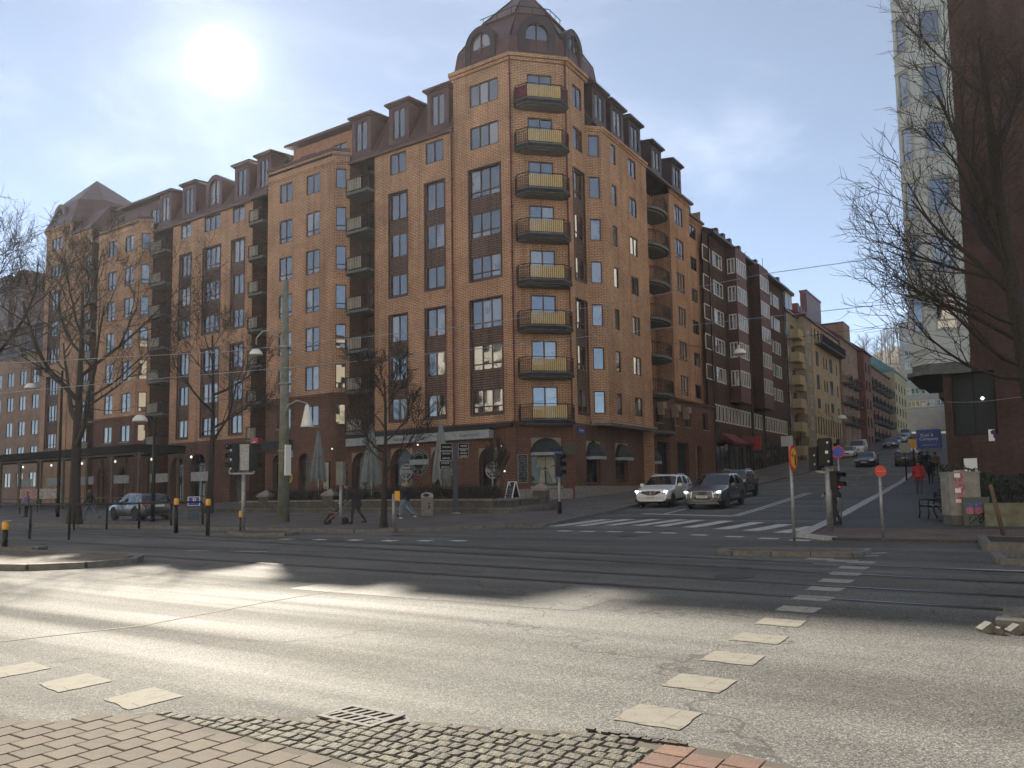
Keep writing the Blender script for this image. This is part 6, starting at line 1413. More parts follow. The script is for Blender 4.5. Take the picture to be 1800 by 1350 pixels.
# planter wall with pillars, iron fence, hedge and gravel terrace of the pub
w0, w1, w2, w3 = gb(425, 903), gb(690, 903), gb(870, 905), gb(944, 897)
pw = thing('planter_wall', 'low dark stone wall edging the pub terrace, curving to the capped pillar', 'wall', w0, absolute=True)
line_ = [w0, w0.lerp(w1, .5), w1, w1.lerp(w2, .5), w2, w2.lerp(w3, .5) + Vector((.15, -.1, 0)), w3, w3 + Vector((-1.0, 2.2, .05))]
hw = .62
for k, (a, b) in enumerate(zip(line_, line_[1:])):
    n = max(1, int((b - a).length / 1.2))
    for j in range(n):
        p, q = a.lerp(b, (j + .006) / n), a.lerp(b, (j + .994) / n); mb = MB(); z = tz(p.y) + .1; mb.bar((p.x, p.y, z + hw / 2 - .1), (q.x, q.y, z + hw / 2 - .1), .34, hw + .1); mb.build('stone', MT['darkstone'] if 'darkstone' in MT else MT.setdefault('darkstone', plain('sooty_stone', (.085, .078, .068), .9, var=.4, scale=3, bump=.4)), pw, uv=False)
        mb = MB(); mb.bar((p.x, p.y, z + hw + .02), (q.x, q.y, z + hw + .02), .42, .09); mb.build('coping_stone', MT['stone'], pw, uv=False)
def pillar(p, h, s, lab):
    o = thing('stone_pillar', lab, 'pillar', (p.x, p.y, tz(p.y) + .05), .3, 'pillars of the pub terrace wall'); mb = MB(); mb.box(-s, s, -s, s, 0, h); mb.build('shaft', MT['darkstone'], o, uv=False)
    mb = MB(); mb.box(-s * 1.2, s * 1.2, -s * 1.2, s * 1.2, h, h + .14); mb.face([(-s * 1.2, -s * 1.2, h + .14), (s * 1.2, -s * 1.2, h + .14), (0, 0, h + .45)]); mb.face([(s * 1.2, -s * 1.2, h + .14), (s * 1.2, s * 1.2, h + .14), (0, 0, h + .45)]); mb.face([(s * 1.2, s * 1.2, h + .14), (-s * 1.2, s * 1.2, h + .14), (0, 0, h + .45)]); mb.face([(-s * 1.2, s * 1.2, h + .14), (-s * 1.2, -s * 1.2, h + .14), (0, 0, h + .45)]); mb.build('cap', MT['stone'], o, uv=False)
pillar(w3 + Vector((.1, .3, 0)), .95, .36, 'end pillar with pyramid cap at the corner of the terrace wall'); pillar(w0.lerp(w1, .62), .95, .34, 'square stone pillar just behind the pram'); pillar(w0.lerp(w1, .18), .95, .34, 'square stone pillar beside the tall mast')
fo = thing('iron_fence', 'black iron bar fence above the terrace wall', 'fence', w0, absolute=True)
mb = MB()
for a, b in zip(line_[:5], line_[1:5]):
    z = tz(a.y) + .1 + hw; bars(mb, a, b, z, z + .62, .14, .011); mb.bar((a.x, a.y, z + .6), (b.x, b.y, z + .6), .04); mb.bar((a.x, a.y, z + .12), (b.x, b.y, z + .12), .03)
mb.build('bars', MT['black'], fo, uv=False)
mb = MB(); rnd = random.Random(4)
for k in range(2600):
    t = rnd.random() * .93; a = w0.lerp(w1, t * 1.8) if t < .55 else w1.lerp(w2, (t - .55) / .4); p = a + Vector((rnd.uniform(-.2, .2), rnd.uniform(.3, 1.1), 0)); z = tz(p.y) + .4; q = Vector((p.x + rnd.uniform(-.35, .35), p.y + rnd.uniform(-.3, .3), z + rnd.uniform(.4, 1.15))); mb.tube([(p.x, p.y, z - .3), q.lerp(Vector((p.x, p.y, z)), .5) + Vector((rnd.uniform(-.1, .1), 0, 0)), q], [.013, .010, .005], 3, cap=False)
    for j in range(2): s = q + Vector((rnd.uniform(-.15, .15), rnd.uniform(-.15, .15), rnd.uniform(-.3, .05))); mb.face([s, s + Vector((.06, .01, .02)), s + Vector((.03, .02, .07))])
hg = mb.build('hedge', plain('dry_hedge', (.022, .019, .015), .95), uv=False); hg['kind'] = 'stuff'; tag(hg, 'dark leafless hedge behind the terrace fence', 'hedge')
tp = strip('terrace', [(31.5, -52, -20.8), (34, -52, -20.2), (36, -52, -21), (41.6, -52, -25)], .35, MT['paving'])
mb = MB()
for k in range(500):
    t = rnd.random(); p = w1.lerp(w2, .4 + .6 * t) if rnd.random() < .5 else w2.lerp(w3, t); p = p + Vector((rnd.uniform(-.1, .1), rnd.uniform(.3, 1.3), 0)); s = rnd.uniform(.05, .14); z = tz(p.y) + .55
    mb.box(p.x - s, p.x + s, p.y - s, p.y + s, z - .2, z + s)
rb = mb.build('rubble', MT['stone'], uv=False); rb['kind'] = 'stuff'; tag(rb, 'pale stones filling the planter in front of the pub', 'stones')
# closed parasols
MT['canvas'] = plain('grey_canvas', (.20, .215, .215), .9, var=.2, scale=2.5, bump=.3)
def parasol(px, ty, by, lab, U=36.5, rr=.42):
    t = PU(px, ty, U); z0 = tz(U) + .35; o = thing('parasol', lab, 'parasol', (t.x, U, z0), group='closed parasols on the pub terrace'); h = t.z - z0; zb = PU(px, by, U).z - z0
    mb = MB(); mb.tube([(0, 0, 0), (0, 0, h)], .03, 8); mb.build('pole', MT['white'], o, uv=False); mb = MB(); mb.lathe([(.35, 0), (.33, .08), (.05, .12)], 12); mb.build('base', MT['concrete'], o, uv=False)
    mb = MB(); n = 32; L_ = []
    for k in range(9):
        f = k / 8; z = h - f * (h - zb); ring = []
        for j in range(n):
            a = 2 * math.pi * j / n; fold = (1 + .38 * math.cos(8 * a + px) * f); r = (.05 + rr * f ** .8 * (1 if f < .75 else 1 - .5 * (f - .75))) * fold; ring.append((r * math.cos(a), r * math.sin(a), z - .25 * f * (math.cos(8 * a + 1.3) > .4) * (k == 8)))
        L_.append(ring)
    for A, Bq in zip(L_, L_[1:]):
        for j in range(n): mb.face([A[j], Bq[j], Bq[(j + 1) % n], A[(j + 1) % n]], 0, True)
    mb.build('canopy', MT['canvas'], o, uv=False); mb = MB(); mb.lathe([(.30, h * .62), (.30, h * .62 + .04)], 14); mb.build('strap', MT['ink'], o, uv=False)
parasol(560, 757, 842, 'closed grey parasol nearest the tall mast'); parasol(653, 745, 848, 'closed grey parasol behind the slim kerb tree', rr=.5); parasol(775, 738, 842, 'closed grey parasol behind the wayfinding post')
# cafe tables and chairs
def table(x, y, lab):
    z = tz(y) + .35; o = thing('cafe_table', lab, 'table', (x, y, z), group='cafe tables on the pub terrace'); mb = MB(); mb.box(-.6, .6, -.38, .38, .71, .75); mb.build('table_top', MT['valance'], o, uv=False)
    for sx in (-1, 1):
        for sy in (-1, 1): mb = MB(); mb.bar((sx * .52, sy * .32, 0), (sx * .52, sy * .32, .71), .05); mb.build('leg', MT['black'], o, uv=False)
def chair(x, y, rz, lab):
    z = tz(y) + .35; o = thing('cafe_chair', lab, 'chair', (x, y, z), rz, 'cafe chairs on the pub terrace'); mb = MB(); mb.box(-.22, .22, -.22, .22, .43, .46); mb.build('seat', MT['black'], o, uv=False)
    mb = MB(); mb.box(-.22, .22, .19, .22, .62, .90); mb.bar((-.2, .2, .46), (-.2, .2, .9), .03); mb.bar((.2, .2, .46), (.2, .2, .9), .03); mb.build('backrest', MT['black'], o, uv=False)
    for sx in (-1, 1):
        for sy in (-1, 1): mb = MB(); mb.bar((sx * .2, sy * .2, 0), (sx * .2, sy * .2, .43), .03); mb.build('leg', MT['black'], o, uv=False)
for k, (x, lab) in enumerate(((-42.5, 'cafe table right of the first parasol'), (-37.5, 'cafe table below the round brewery sign'), (-34.0, 'cafe table between kerb tree and wayfinding post'), (-30.2, 'cafe table beside the pollarded tree'))):
    table(x, 36.4, lab)
    for s in (-1, 1): chair(x + s * .95, 36.4, s * -math.pi / 2, 'black chair at the ' + ('left' if s < 0 else 'right') + ' end of the ' + lab)
# A-board
p = PU(901, 879, 36.0); z = tz(36) + .35; o = thing('a_board', 'white-framed chalk A-board standing by the planter', 'A-board', (p.x, 36.0, z), -.45); mb = MB()
for s in (-1, 1):
    q = lambda x, zz: (x, s * (.32 - .29 * zz / 1.15), zz); P = [q(-.36, 0), q(.36, 0), q(.36, 1.15), q(-.36, 1.15)]
    for i in range(4): mb.bar(P[i], P[(i + 1) % 4], .07, .03)
mb.build('frame', MT['white'], o, uv=False); mb = MB(); q = lambda x, zz: (x, -(.325 - .29 * zz / 1.15), zz); mb.face([q(-.33, .03), q(.33, .03), q(.33, .92), q(-.33, .92)]); mb.face([(x, -y - .004, zz) for x, y, zz in (q(.33, .03), q(-.33, .03), q(-.33, 1.1), q(.33, 1.1))]); mb.build('chalk_panel', MT['chalkboard'], o, uv=False)
mb = MB()
for k in range(9):
    zz = .12 + .085 * k; x = -.26
    while x < .22: w = random.uniform(.03, .1); y = -(.333 - .29 * zz / 1.15); mb.bar((x, y, zz), (min(x + w, .26), y, zz), .004, .02); x += w + .03
mb.build('chalk_writing', MT['valance'], o, uv=False)
# timber pergola at the left with poster stand
a, b = PU(-60, 812, 35), PU(254, 791, 35); zt_ = b.z; o = thing('pergola', 'long timber pergola with a flat dark roof in front of the far tower', 'pergola', (b.x, 35, tz(35)), absolute=True); MT['timber'] = plain('weathered_timber', (.12, .088, .06), .85, var=.3)
mb = MB(); mb.prism([(a.x, 34.6), (b.x, 34.6), (b.x, 38.5), (a.x, 38.5)], zt_ - .15, zt_ + .45); MT['felt'] = plain('roofing_felt', (.016, .016, .017), .95, spec=.05); mb.build('roof', MT['felt'], o, uv=False)
n = 9
for k in range(n):
    x = a.x + (b.x - .5 - a.x) * k / (n - 1)
    for y in (34.9, 38.2): mb = MB(); mb.bar((x, y, tz(y)), (x, y, zt_ - .15), .17); mb.build('post', MT['timber'], o, uv=False)
    mb = MB(); mb.bar((x, 34.9, zt_ - .6), (x - 1.0, 34.9, zt_ - .16), .10); mb.build('brace', MT['timber'], o, uv=False)
for z in (zt_ - .25, 1.6): mb = MB(); mb.bar((a.x, 34.9, z), (b.x, 34.9, z), .10); mb.build('rail', MT['timber'], o, uv=False)
for k in range(6): mb = MB(); x = a.x + 4 + 5.5 * k; mb.box(x, x + 2.4, 38.0, 38.1, 2.8, 3.5); mb.build('menu_panel', MT['valance'], o, uv=False)
for k in range(7): mb = MB(); x = a.x + 5 + 5 * k; mb.lathe([(.03, -.1), (.09, 0), (.03, .1)], 8, 0, (x, 35.6, zt_ - .7)); mb.bar((x, 35.6, zt_ - .6), (x, 35.6, zt_ - .1), .02, m=1); mb.build('bulb', [MT['globe'], MT['black']], o, uv=False)
g = gb(66, 905, .1); o = thing('poster_stand', 'double poster stand with pink and cream sheets behind the railing', 'poster stand', g, rz_to_cam(g)); zz = HT(g, 859); z1 = HT(g, 877)
for k, m in ((-1, 'postera'), (1, 'posterb')): MT[m] = plain(m + '_print', (.40, .24, .22) if k < 0 else (.42, .36, .36), .7, var=.5, scale=6); mb = MB(); mb.box(k * .62 - .55, k * .62 + .55, -.04, .04, z1, zz); mb.build('poster', MT[m], o, uv=False)
mb = MB(); [mb.bar((x, .08, 0), (x, .08, zz), .06) for x in (-1.15, 0, 1.15)]; mb.build('frame', MT['black'], o, uv=False)
# right pavement: cabinets, bench, planter wall, hedge, tree bed with stake
g1 = gb(1692, 926, .07); o = thing('cabinet', 'tall concrete-grey utility cabinet with a torn strip of red posters', 'utility cabinet', g1, rz_to_cam(g1) + .35); h = HT(g1, 832); w = .42
mb = MB(); mb.box(-w, w, -.36, .36, .28, h); mb.box(-w - .02, w + .02, -.38, .38, h, h + .05); mb.build('body', MT['concrete'], o, uv=False); mb = MB(); mb.box(-w + .03, w - .03, -.33, .33, 0, .28); mb.build('plinth', MT['slab'], o, uv=False)
MT['poster_red'] = plain('red_white_poster', (.42, .16, .19), .7, var=.8, scale=9)
for z0, z1 in ((.62, .88), (.92, 1.2), (1.24, 1.62)): mb = MB(); mb.box(-w + .12, -w + .42, -.372, -.361, z0, z1); mb.build('poster', MT['poster_red'], o, uv=False)
for z0, z1 in ((.66, .76), (.95, 1.08), (1.4, 1.58)): mb = MB(); mb.box(-w + .14, -w + .30, -.378, -.3725, z0, z1); mb.build('poster_patch', MT['white'], o, uv=False)
g2 = gb(1716, 927, .07); o = thing('cabinet', 'low green-grey cabinet with two posters and black graffiti', 'utility cabinet', g2, rz_to_cam(g2) + .15); h = HT(g2, 876); w = .34; 
mb = MB(); mb.box(-w, w, -.25, .25, 0, h); mb.box(-w - .015, w + .015, -.265, .265, h, h + .03); mb.build('body', plain('green_grey_paint', (.085, .10, .095), .6, var=.25), o, uv=False)
for x in (-.17, .06):
    mb = MB(); mb.box(x - .09, x + .09, -.262, -.252, h * .42, h * .66); mb.build('poster', plain('pink_poster', (.42, .13, .22), .7, var=.5, scale=14), o, uv=False); mb = MB(); mb.box(x - .09, x + .09, -.262, -.2515, h * .66 + .001, h * .84); mb.build('poster_top', plain('blue_poster', (.09, .11, .32), .7, var=.5, scale=14), o, uv=False)
mb = MB(); rnd = random.Random(2)
for k in range(5):
    p = [Vector((rnd.uniform(-.26, .2), -.256, rnd.uniform(.05, h * .42)))]
    for j in range(6): p.append(Vector((max(-.29, min(.29, p[-1].x + rnd.uniform(-.16, .18))), -.256, max(.04, min(h * .45, p[-1].z + rnd.uniform(-.2, .2))))))
    mb.tube(p, .012, 4)
mb.build('graffiti', MT['black'], o, uv=False); mb = MB(); mb.tube([(-.2, -.258, .1), (-.05, -.258, .3), (.1, -.258, .12), (.2, -.258, .32)], .01, 4); mb.build('graffiti_white', MT['valance'], o, uv=False)
g = gb(1640, 916, .07); bo = thing('bench', 'black cast-iron bench seen end-on beside the tall cabinet', 'bench', g, rz_to_cam(g) - 1.35); 
for s in (-.62, .62):
    mb = MB(); mb.tube([(s, -.28, 0), (s, -.24, .22), (s, -.26, .42), (s, .18, .42), (s, .26, .86)], .028, 6); mb.tube([(s, .30, 0), (s, .2, .2), (s, .18, .42)], .028, 6); mb.tube([(s, -.26, .42), (s, -.24, .62), (s, .0, .64), (s, .22, .62)], .022, 6); mb.build('end_frame', MT['black'], bo, uv=False)
for k in range(5): mb = MB(); mb.box(-.75, .75, -.27 + .095 * k, -.20 + .095 * k, .44, .465); mb.build('seat_slat', MT['steel'] if k % 2 else MT['black'], bo, uv=False)
for k in range(4): mb = MB(); z = .53 + .1 * k; y = .20 + .06 * (z - .42) / .44; mb.box(-.75, .75, y - .01, y + .015, z, z + .07); mb.build('back_slat', MT['black'], bo, uv=False)
wa, wb = gb(1733, 929, .05), gb(1733, 929, .05) + Vector((6, -.5, 0)); o = thing('planter_wall', 'low mossy concrete wall right of the graffiti cabinet', 'wall', wa, absolute=True); hh = HT(wa, 884)
MT['moss'] = plain('mossy_concrete', (.17, .17, .12), .9, var=.35, scale=3, bump=.3)
for k in range(4): mb = MB(); p, q = wa.lerp(wb, (k + .005) / 4), wa.lerp(wb, (k + .995) / 4); mb.bar((p.x, p.y, p.z + hh / 2), (q.x, q.y, q.z + hh / 2), .22, hh); mb.build('wall_block', MT['moss'], o, uv=False)
mb = MB(); rnd = random.Random(9)
for k in range(9000):
    x = rnd.uniform(-2.6, 7); y = rnd.uniform(27.8, 30.5); z = tz(y) + .1 + rnd.random() * (1.55 + .2 * math.sin(x * 2)); s = rnd.uniform(.04, .09); d = Vector((rnd.uniform(-1, 1), rnd.uniform(-1, 1), rnd.uniform(-1, 1))).normalized() * s; e = d.orthogonal().normalized() * s * .6; p = Vector((x, y, z)); mb.face([p - d, p - e, p + d, p + e])
hg = mb.build('hedge', plain('evergreen_hedge', (.016, .024, .012), .8, var=.5), uv=False); hg['kind'] = 'stuff'; tag(hg, 'dark evergreen hedge against the brick wall', 'hedge')
ped = island([(-1.15, 21.5), (2.8, 20.5), (2.8, 18.6), (-.95, 19.4)], 'raised kerbed tree bed with bare soil at the right edge', .17, 'soil') if MT.setdefault('soil', plain('bare_soil', (.035, .028, .02), .95, var=.5, scale=8, bump=.8)) else None
g = gb(1766, 955, .1); t = AT(1741, 852, dep(g)); o = thing('tree_stake', 'leaning grey wooden stake in the tree bed', 'stake', g); mb = MB(); mb.tube([(0, 0, 0), t - g], [.05, .04], 8); mb.build('stake', MT['timber'], o, uv=False)
# broken kerb stones and weeds at the right edge of the road
mb = MB(); c = gb(1785, 1112)
for k in range(14): s = random.uniform(.03, .10); x = c.x + random.uniform(-.3, .5); y = c.y + random.uniform(-.3, .4); mb.bar((x, y, tz(y)), (x + s, y + s * .6, tz(y) + s * .8), s * 1.4, s)
ob = mb.build('kerb_rubble', MT['kerb'], road, uv=False); ob['kind'] = 'stuff'
for k in range(3): pp = gb(1792 + 8 * k, 1108 - 10 * k); mb = MB(); mb.box(-.2, .2, -.13, .13, 0, .11); tag(mb.build('kerbstone', MT['kerb'], loc=pp, rz=.4 * k), 'loose granite kerbstone at the right road edge, ' + ['front', 'middle', 'rear'][k] + ' of three', 'kerbstone', 'loose kerbstones')
# ================================================================== CARS
def lerp_tab(tab, x):
    if x <= tab[0][0]: return tab[0][1]
    for (a, va), (b, vb) in zip(tab, tab[1:]):
        if x <= b:
            t = (x - a) / (b - a); t = t * t * (3 - 2 * t) if len(tab) > 3 and abs(vb - va) > 1e9 else t; return va + (vb - va) * t
    return tab[-1][1]
MT['tyre'] = plain('tyre_rubber', (.016, .016, .017), .85); MT['rim'] = plain('alloy_rim', (.33, .34, .35), .35, .7); MT['carglass'] = glass_mat('car_glass', (.012, .014, .016), (.02, .02, .02), 1.7, 0)
MT['trim'] = plain('black_plastic', (.018, .018, .019), .6); MT['chrome'] = plain('chrome', (.62, .63, .65), .15, .95, var=.05); MT['headl'] = plain('headlight_glass', (.62, .66, .70), .08, .3, var=.2, scale=14); MT['lit'] = plain('lit_headlight', (1, .98, .92), .2, emit=5); MT['tail'] = plain('tail_light', (.42, .015, .015), .15); MT['plate'] = plain('number_plate', (.72, .72, .70), .4, var=.05)
def car(label, p, head, paint, Ln=4.4, Wd=1.82, Ht=1.6, kind='suv', lights=False, plate=None, grille='dark', grade=0.0, detail=True, group=None):
    # local +X is forward, origin at the centre on the ground
    o = thing('car', label, 'car', p, 0, group); o.rotation_euler = (0, -grade, math.atan2(head[1], head[0]))
    L2, w = Ln / 2, Wd / 2
    K = dict(suv=dict(top=[(0, .62), (.015, .80), (.05, .93), (.27, 1.06), (.31, 1.10), (.47, Ht - .04), (.56, Ht), (.78, Ht - .04), (.87, Ht - .14), (.955, 1.08), (.985, .95), (1, .72)], ws=(.30, .475), rw=(.865, .955), sw=(.335, .90), belt=1.0),
             hatch=dict(top=[(0, .55), (.02, .70), (.06, .80), (.25, .92), (.29, .95), (.46, Ht - .03), (.55, Ht), (.8, Ht - .05), (.88, Ht - .13), (.965, .98), (.985, .85), (1, .62)], ws=(.285, .465), rw=(.875, .963), sw=(.33, .90), belt=.90),
             sedan=dict(top=[(0, .55), (.02, .70), (.06, .78), (.26, .90), (.31, .94), (.46, Ht - .03), (.54, Ht), (.68, Ht - .06), (.84, 1.04), (.97, 1.0), (.985, .9), (1, .62)], ws=(.305, .465), rw=(.69, .84), sw=(.34, .80), belt=.90),
             van=dict(top=[(0, .75), (.02, .95), (.07, 1.10), (.17, 1.22), (.2, 1.26), (.33, Ht - .06), (.42, Ht), (.95, Ht - .03), (.985, Ht - .12), (1, .9)], ws=(.195, .335), rw=(2, 3), sw=(.25, .45), belt=1.12))[kind]
    NX = 56; sec = []
    for i in range(NX + 1):
        t = i / NX; t = .5 - .5 * math.cos(math.pi * t) if i not in (0, NX) else t; t = .35 * t + .65 * i / NX
        top = lerp_tab(K['top'], t); e = min(t, 1 - t); pl = w * (1 - .16 * max(0, 1 - e / .10) ** 2.2 - .03 * max(0, 1 - e / .3)); bot = .24 + .10 * max(0, 1 - e / .06)
        belt = min(K['belt'] + .05 * t, top - .04); gh = max(0, top - belt - .06) / (Ht - K['belt']); rw = pl * (.95 - .20 * min(1, gh))
        P = [(0, bot), (pl * .80, bot), (pl * .95, bot + .05), (pl * .985, bot + .18), (pl, .55 * (bot + belt) + .02), (pl * .985, belt - .10), (pl * .945, belt), (pl * .945 + (rw - pl * .945) * .55, belt + (top - .07 - belt) * .6), (rw, top - .06), (rw * .90, top - .022), (rw * .5, top - .004), (0, top)]
        sec.append((L2 - t * Ln, P, t))
    mb = MB(); n = len(sec[0][1]); full = []
    for x, P, t in sec: full.append([(x, y, z) for y, z in P] + [(x, -y, z) for y, z in P[-2:0:-1]])
    nn = len(full[0]); mb.v = [v for r in full for v in r]
    for i in range(NX):
        for j in range(nn): mb.f.append((i * nn + j, i * nn + (j + 1) % nn, (i + 1) * nn + (j + 1) % nn, (i + 1) * nn + j)[::-1]); mb.m.append(0); mb.smooth.add(len(mb.f) - 1)
    mb.f.append(tuple(range(nn))); mb.m.append(0); mb.f.append(tuple(NX * nn + j for j in range(nn))[::-1]); mb.m.append(0)
    wx = (L2 - .20 * Ln, -L2 + .20 * Ln); wr = .345 if kind in ('suv', 'van') else .315
    me = mb.mesh('body', [paint, MT['trim']], uv=False)
    # cut the wheel arches
    tmp = bpy.data.objects.new('tmp', me); COL.objects.link(tmp); cut = []
    for x in wx:
        cm = bpy.data.meshes.new('c'); bm = bmesh.new(); bmesh.ops.create_cone(bm, cap_ends=True, segments=28, radius1=wr + .065, radius2=wr + .065, depth=Wd + 1, matrix=Matrix.Translation((x, 0, wr + .01)) @ Matrix.Rotation(math.pi / 2, 4, 'X')); bm.to_mesh(cm); bm.free()
        co = bpy.data.objects.new('c', cm); COL.objects.link(co); cut.append(co); md = tmp.modifiers.new('b', 'BOOLEAN'); md.operation = 'DIFFERENCE'; md.object = co; md.solver = 'EXACT'
    me2 = bpy.data.meshes.new_from_object(tmp.evaluated_get(bpy.context.evaluated_depsgraph_get()))
    for c in cut + [tmp]: bpy.data.objects.remove(c)
    for pg in me2.polygons:
        c = pg.center
        if pg.area > 0 and any((c.x - x) ** 2 + (c.z - wr - .01) ** 2 < (wr + .06) ** 2 for x in wx): pg.material_index = 1; pg.use_smooth = False
        elif c.z < .40 and kind == 'suv' or c.z < .30: pg.material_index = 1
    link('body', me2, o)
    # glass, laid just proud of the shell
    def patch(name, t0, t1, js, off=.006, mt='carglass', mirror=True, shrink=.0):
        m2 = MB(); ii = [i for i in range(NX + 1) if t0 <= sec[i][2] <= t1]
        for sg in ((1, -1) if mirror else (1,)):
            for i in ii[:-1]:
                for j0, j1, f0, f1 in js:
                    q = []
                    for ia in (i, i + 1):
                        P = sec[ia][1]; x = sec[ia][0]; a, b = P[j0], P[j1]; u = (a[0] + (b[0] - a[0]) * f0, a[1] + (b[1] - a[1]) * f0); v = (a[0] + (b[0] - a[0]) * f1, a[1] + (b[1] - a[1]) * f1); q.append(((x, u[0], u[1]), (x, v[0], v[1])))
                    f = [q[0][0], q[0][1], q[1][1], q[1][0]]; V = [Vector(k) for k in f]; nrm = (V[1] - V[0]).cross(V[3] - V[0])
                    if nrm.length < 1e-9: continue
                    nrm.normalize(); c = sum(V, Vector()) / 4
                    if nrm.dot(c - Vector((c.x * .9, 0, .7))) < 0: nrm = -nrm; V = V[::-1]
                    V = [k + nrm * off for k in V]
                    if sg < 0: V = [Vector((k.x, -k.y, k.z)) for k in V][::-1]
                    m2.face(V, 0, True)
        return m2.build(name, MT[mt], o, uv=False) if m2.f else None
    patch('windscreen', *K['ws'], [(8, 9, .35, 1), (9, 10, 0, 1), (10, 11, 0, 1)])
    patch('rear_window', *K['rw'], [(8, 9, .4, 1), (9, 10, 0, 1), (10, 11, 0, 1)])
    a, b = K['sw']
    if kind == 'van': patch('side_window', a, b, [(6, 7, .25, 1), (7, 8, 0, .85)])
    else:
        m_ = (a + b) / 2 - .01; patch('side_window', a + .035, m_ - .01, [(6, 7, .18, 1), (7, 8, 0, .82)]); patch('side_window', m_ + .012, b - .12, [(6, 7, .18, 1), (7, 8, 0, .82)]); patch('quarter_window', b - .105, b - .03, [(6, 7, .25, 1), (7, 8, 0, .6)])
    # wheels
    for x in wx:
        for s in (1, -1):
            m2 = MB(); m2.lathe([(wr * .66, -.1), (wr * .93, -.105), (wr, -.08), (wr, .08), (wr * .93, .105), (wr * .66, .1)], 26); wh = link('wheel', m2.mesh('wheel', MT['tyre'], uv=False), o, loc=(x, s * (w - .115), wr)); wh.rotation_euler = (math.pi / 2, 0, 0)
            m3 = MB(); m3.lathe([(wr * .67, -.07), (wr * .67, .07)], 22, 1); 
            for k in range(5):
                aa = 2 * math.pi * k / 5
                for zz in (.075, -.075): m3.bar((.03 * math.cos(aa), .03 * math.sin(aa), zz), (wr * .65 * math.cos(aa), wr * .65 * math.sin(aa), zz), .075, .02)
            m3.build('rim', [MT['rim'], MT['trim']], wh, uv=False)
    fx = L2; z_ = .62 if kind != 'van' else .75
    def front(x, y): # x of the shell near the nose at half-width y
        return x - .16 * (abs(y) / w) ** 2.6
    def fpanel(name, pts, mt, off=.012, sgn=1):    # thin panel wrapped on the nose or tail; pts (y, z, recess)
        m2 = MB(); A = [(sgn * (front(L2, y) - r + off), y, z) for y, z, r in pts]; Bk = [(p[0] - sgn * .03, p[1], p[2]) for p in A]
        m2.face(A if sgn > 0 else A[::-1]); k = len(A)
        for i in range(k): j = (i + 1) % k; m2.face([A[i], Bk[i], Bk[j], A[j]])
        return m2.build(name, MT[mt], o, uv=False)
    hz = .74 if kind == 'suv' else .66 if kind != 'van' else .86
    for s in (1, -1):
        fpanel('headlight', [(s * .50 * w, hz - .03, .0), (s * .93 * w, hz + .0, -.06), (s * .95 * w, hz + .13, .0), (s * .62 * w, hz + .09, .03)][::s], 'headl', .03)
        if lights: m2 = MB(); m2.bar((front(L2, .86 * w) + .03, s * .74 * w, hz + .07), (front(L2, .93 * w) - .0 + .05, s * .90 * w, hz + .10), .05, .035); m2.build('running_light', MT['lit'], o, uv=False)
        fpanel('tail_light', [(s * .62 * w, hz + .16, .0), (s * .95 * w, hz + .14, -.02), (s * .95 * w, hz + .33, .06), (s * .66 * w, hz + .30, .03)][::-s], 'tail', .02, -1)
        m2 = MB(); mx = L2 - K['sw'][0] * Ln - .12; m2.bar((mx, s * w * .95, K['belt'] + .05), (mx, s * (w + .06), K['belt'] + .08), .05); m2.box(mx - .07, mx + .06, min(s * (w + .03), s * (w + .21)), max(s * (w + .03), s * (w + .21)), K['belt'] + .02, K['belt'] + .17); link('wing_mirror', m2.mesh('wing_mirror', paint, uv=False), o)
        m2 = MB(); 
        for t0 in (.47, .60): m2.box(L2 - t0 * Ln - .09, L2 - t0 * Ln + .09, s * w * .985 - .02, s * w * .985 + .02, K['belt'] - .13, K['belt'] - .10)
        m2.build('door_handle', MT['chrome'], o, uv=False)
        m2 = MB()
        for t0 in (.36, .53, .70): x = L2 - t0 * Ln; m2.bar((x, s * (w * 1.0 + .002), .42), (x, s * (w * .955 + .004), K['belt'] - .02), .008, .008)
        m2.build('door_seam', MT['trim'], o, uv=False)
    if grille == 'vee':
        fpanel('grille', [(-.60 * w, hz + .02, 0), (-.2 * w, hz - .10, 0), (.2 * w, hz - .10, 0), (.60 * w, hz + .02, 0), (.5 * w, hz + .10, .02), (-.5 * w, hz + .10, .02)], 'trim', .02)
        m2 = MB(); x = L2 + .035; m2.bar((x - .03, -.34 * w, hz + .09), (x, -.12 * w, hz - .08), .035); m2.bar((x - .03, .34 * w, hz + .09), (x, .12 * w, hz - .08), .035); m2.bar((x, -.12 * w, hz - .08), (x, .12 * w, hz - .08), .035); m2.disc((x - .01, 0, hz + .02), .065, (1, 0, 0), .02, 16); m2.bar((x + .012, -.08, hz + .02), (x + .012, .08, hz + .02), .03, .02); m2.build('badge', MT['chrome'], o, uv=False)
        fpanel('lower_grille', [(-.52 * w, .34, 0), (.52 * w, .34, 0), (.66 * w, .50, 0), (-.66 * w, .50, 0)], 'trim', .02)
        for s in (1, -1): fpanel('fog_surround', [(s * .68 * w, .30, 0), (s * .97 * w, .30, -.05), (s * .96 * w, .42, -.03), (s * .78 * w, .48, 0)][::s], 'trim', .02)
    elif grille == 'octagon':
        fpanel('grille', [(-.40 * w, .42, 0), (.40 * w, .42, 0), (.57 * w, .55, 0), (.52 * w, hz + .10, .03), (-.52 * w, hz + .10, .03), (-.57 * w, .55, 0)], 'greygrille', .02)
        m2 = MB(); R_ = [(-.40 * w, .42), (.40 * w, .42), (.57 * w, .55), (.52 * w, hz + .10), (-.52 * w, hz + .10), (-.57 * w, .55)]
        for a, b in zip(R_, R_[1:] + R_[:1]): m2.bar((front(L2, a[0]) + .03 - (.03 if a[1] > .7 else 0), *a), (front(L2, b[0]) + .03 - (.03 if b[1] > .7 else 0), *b), .03)
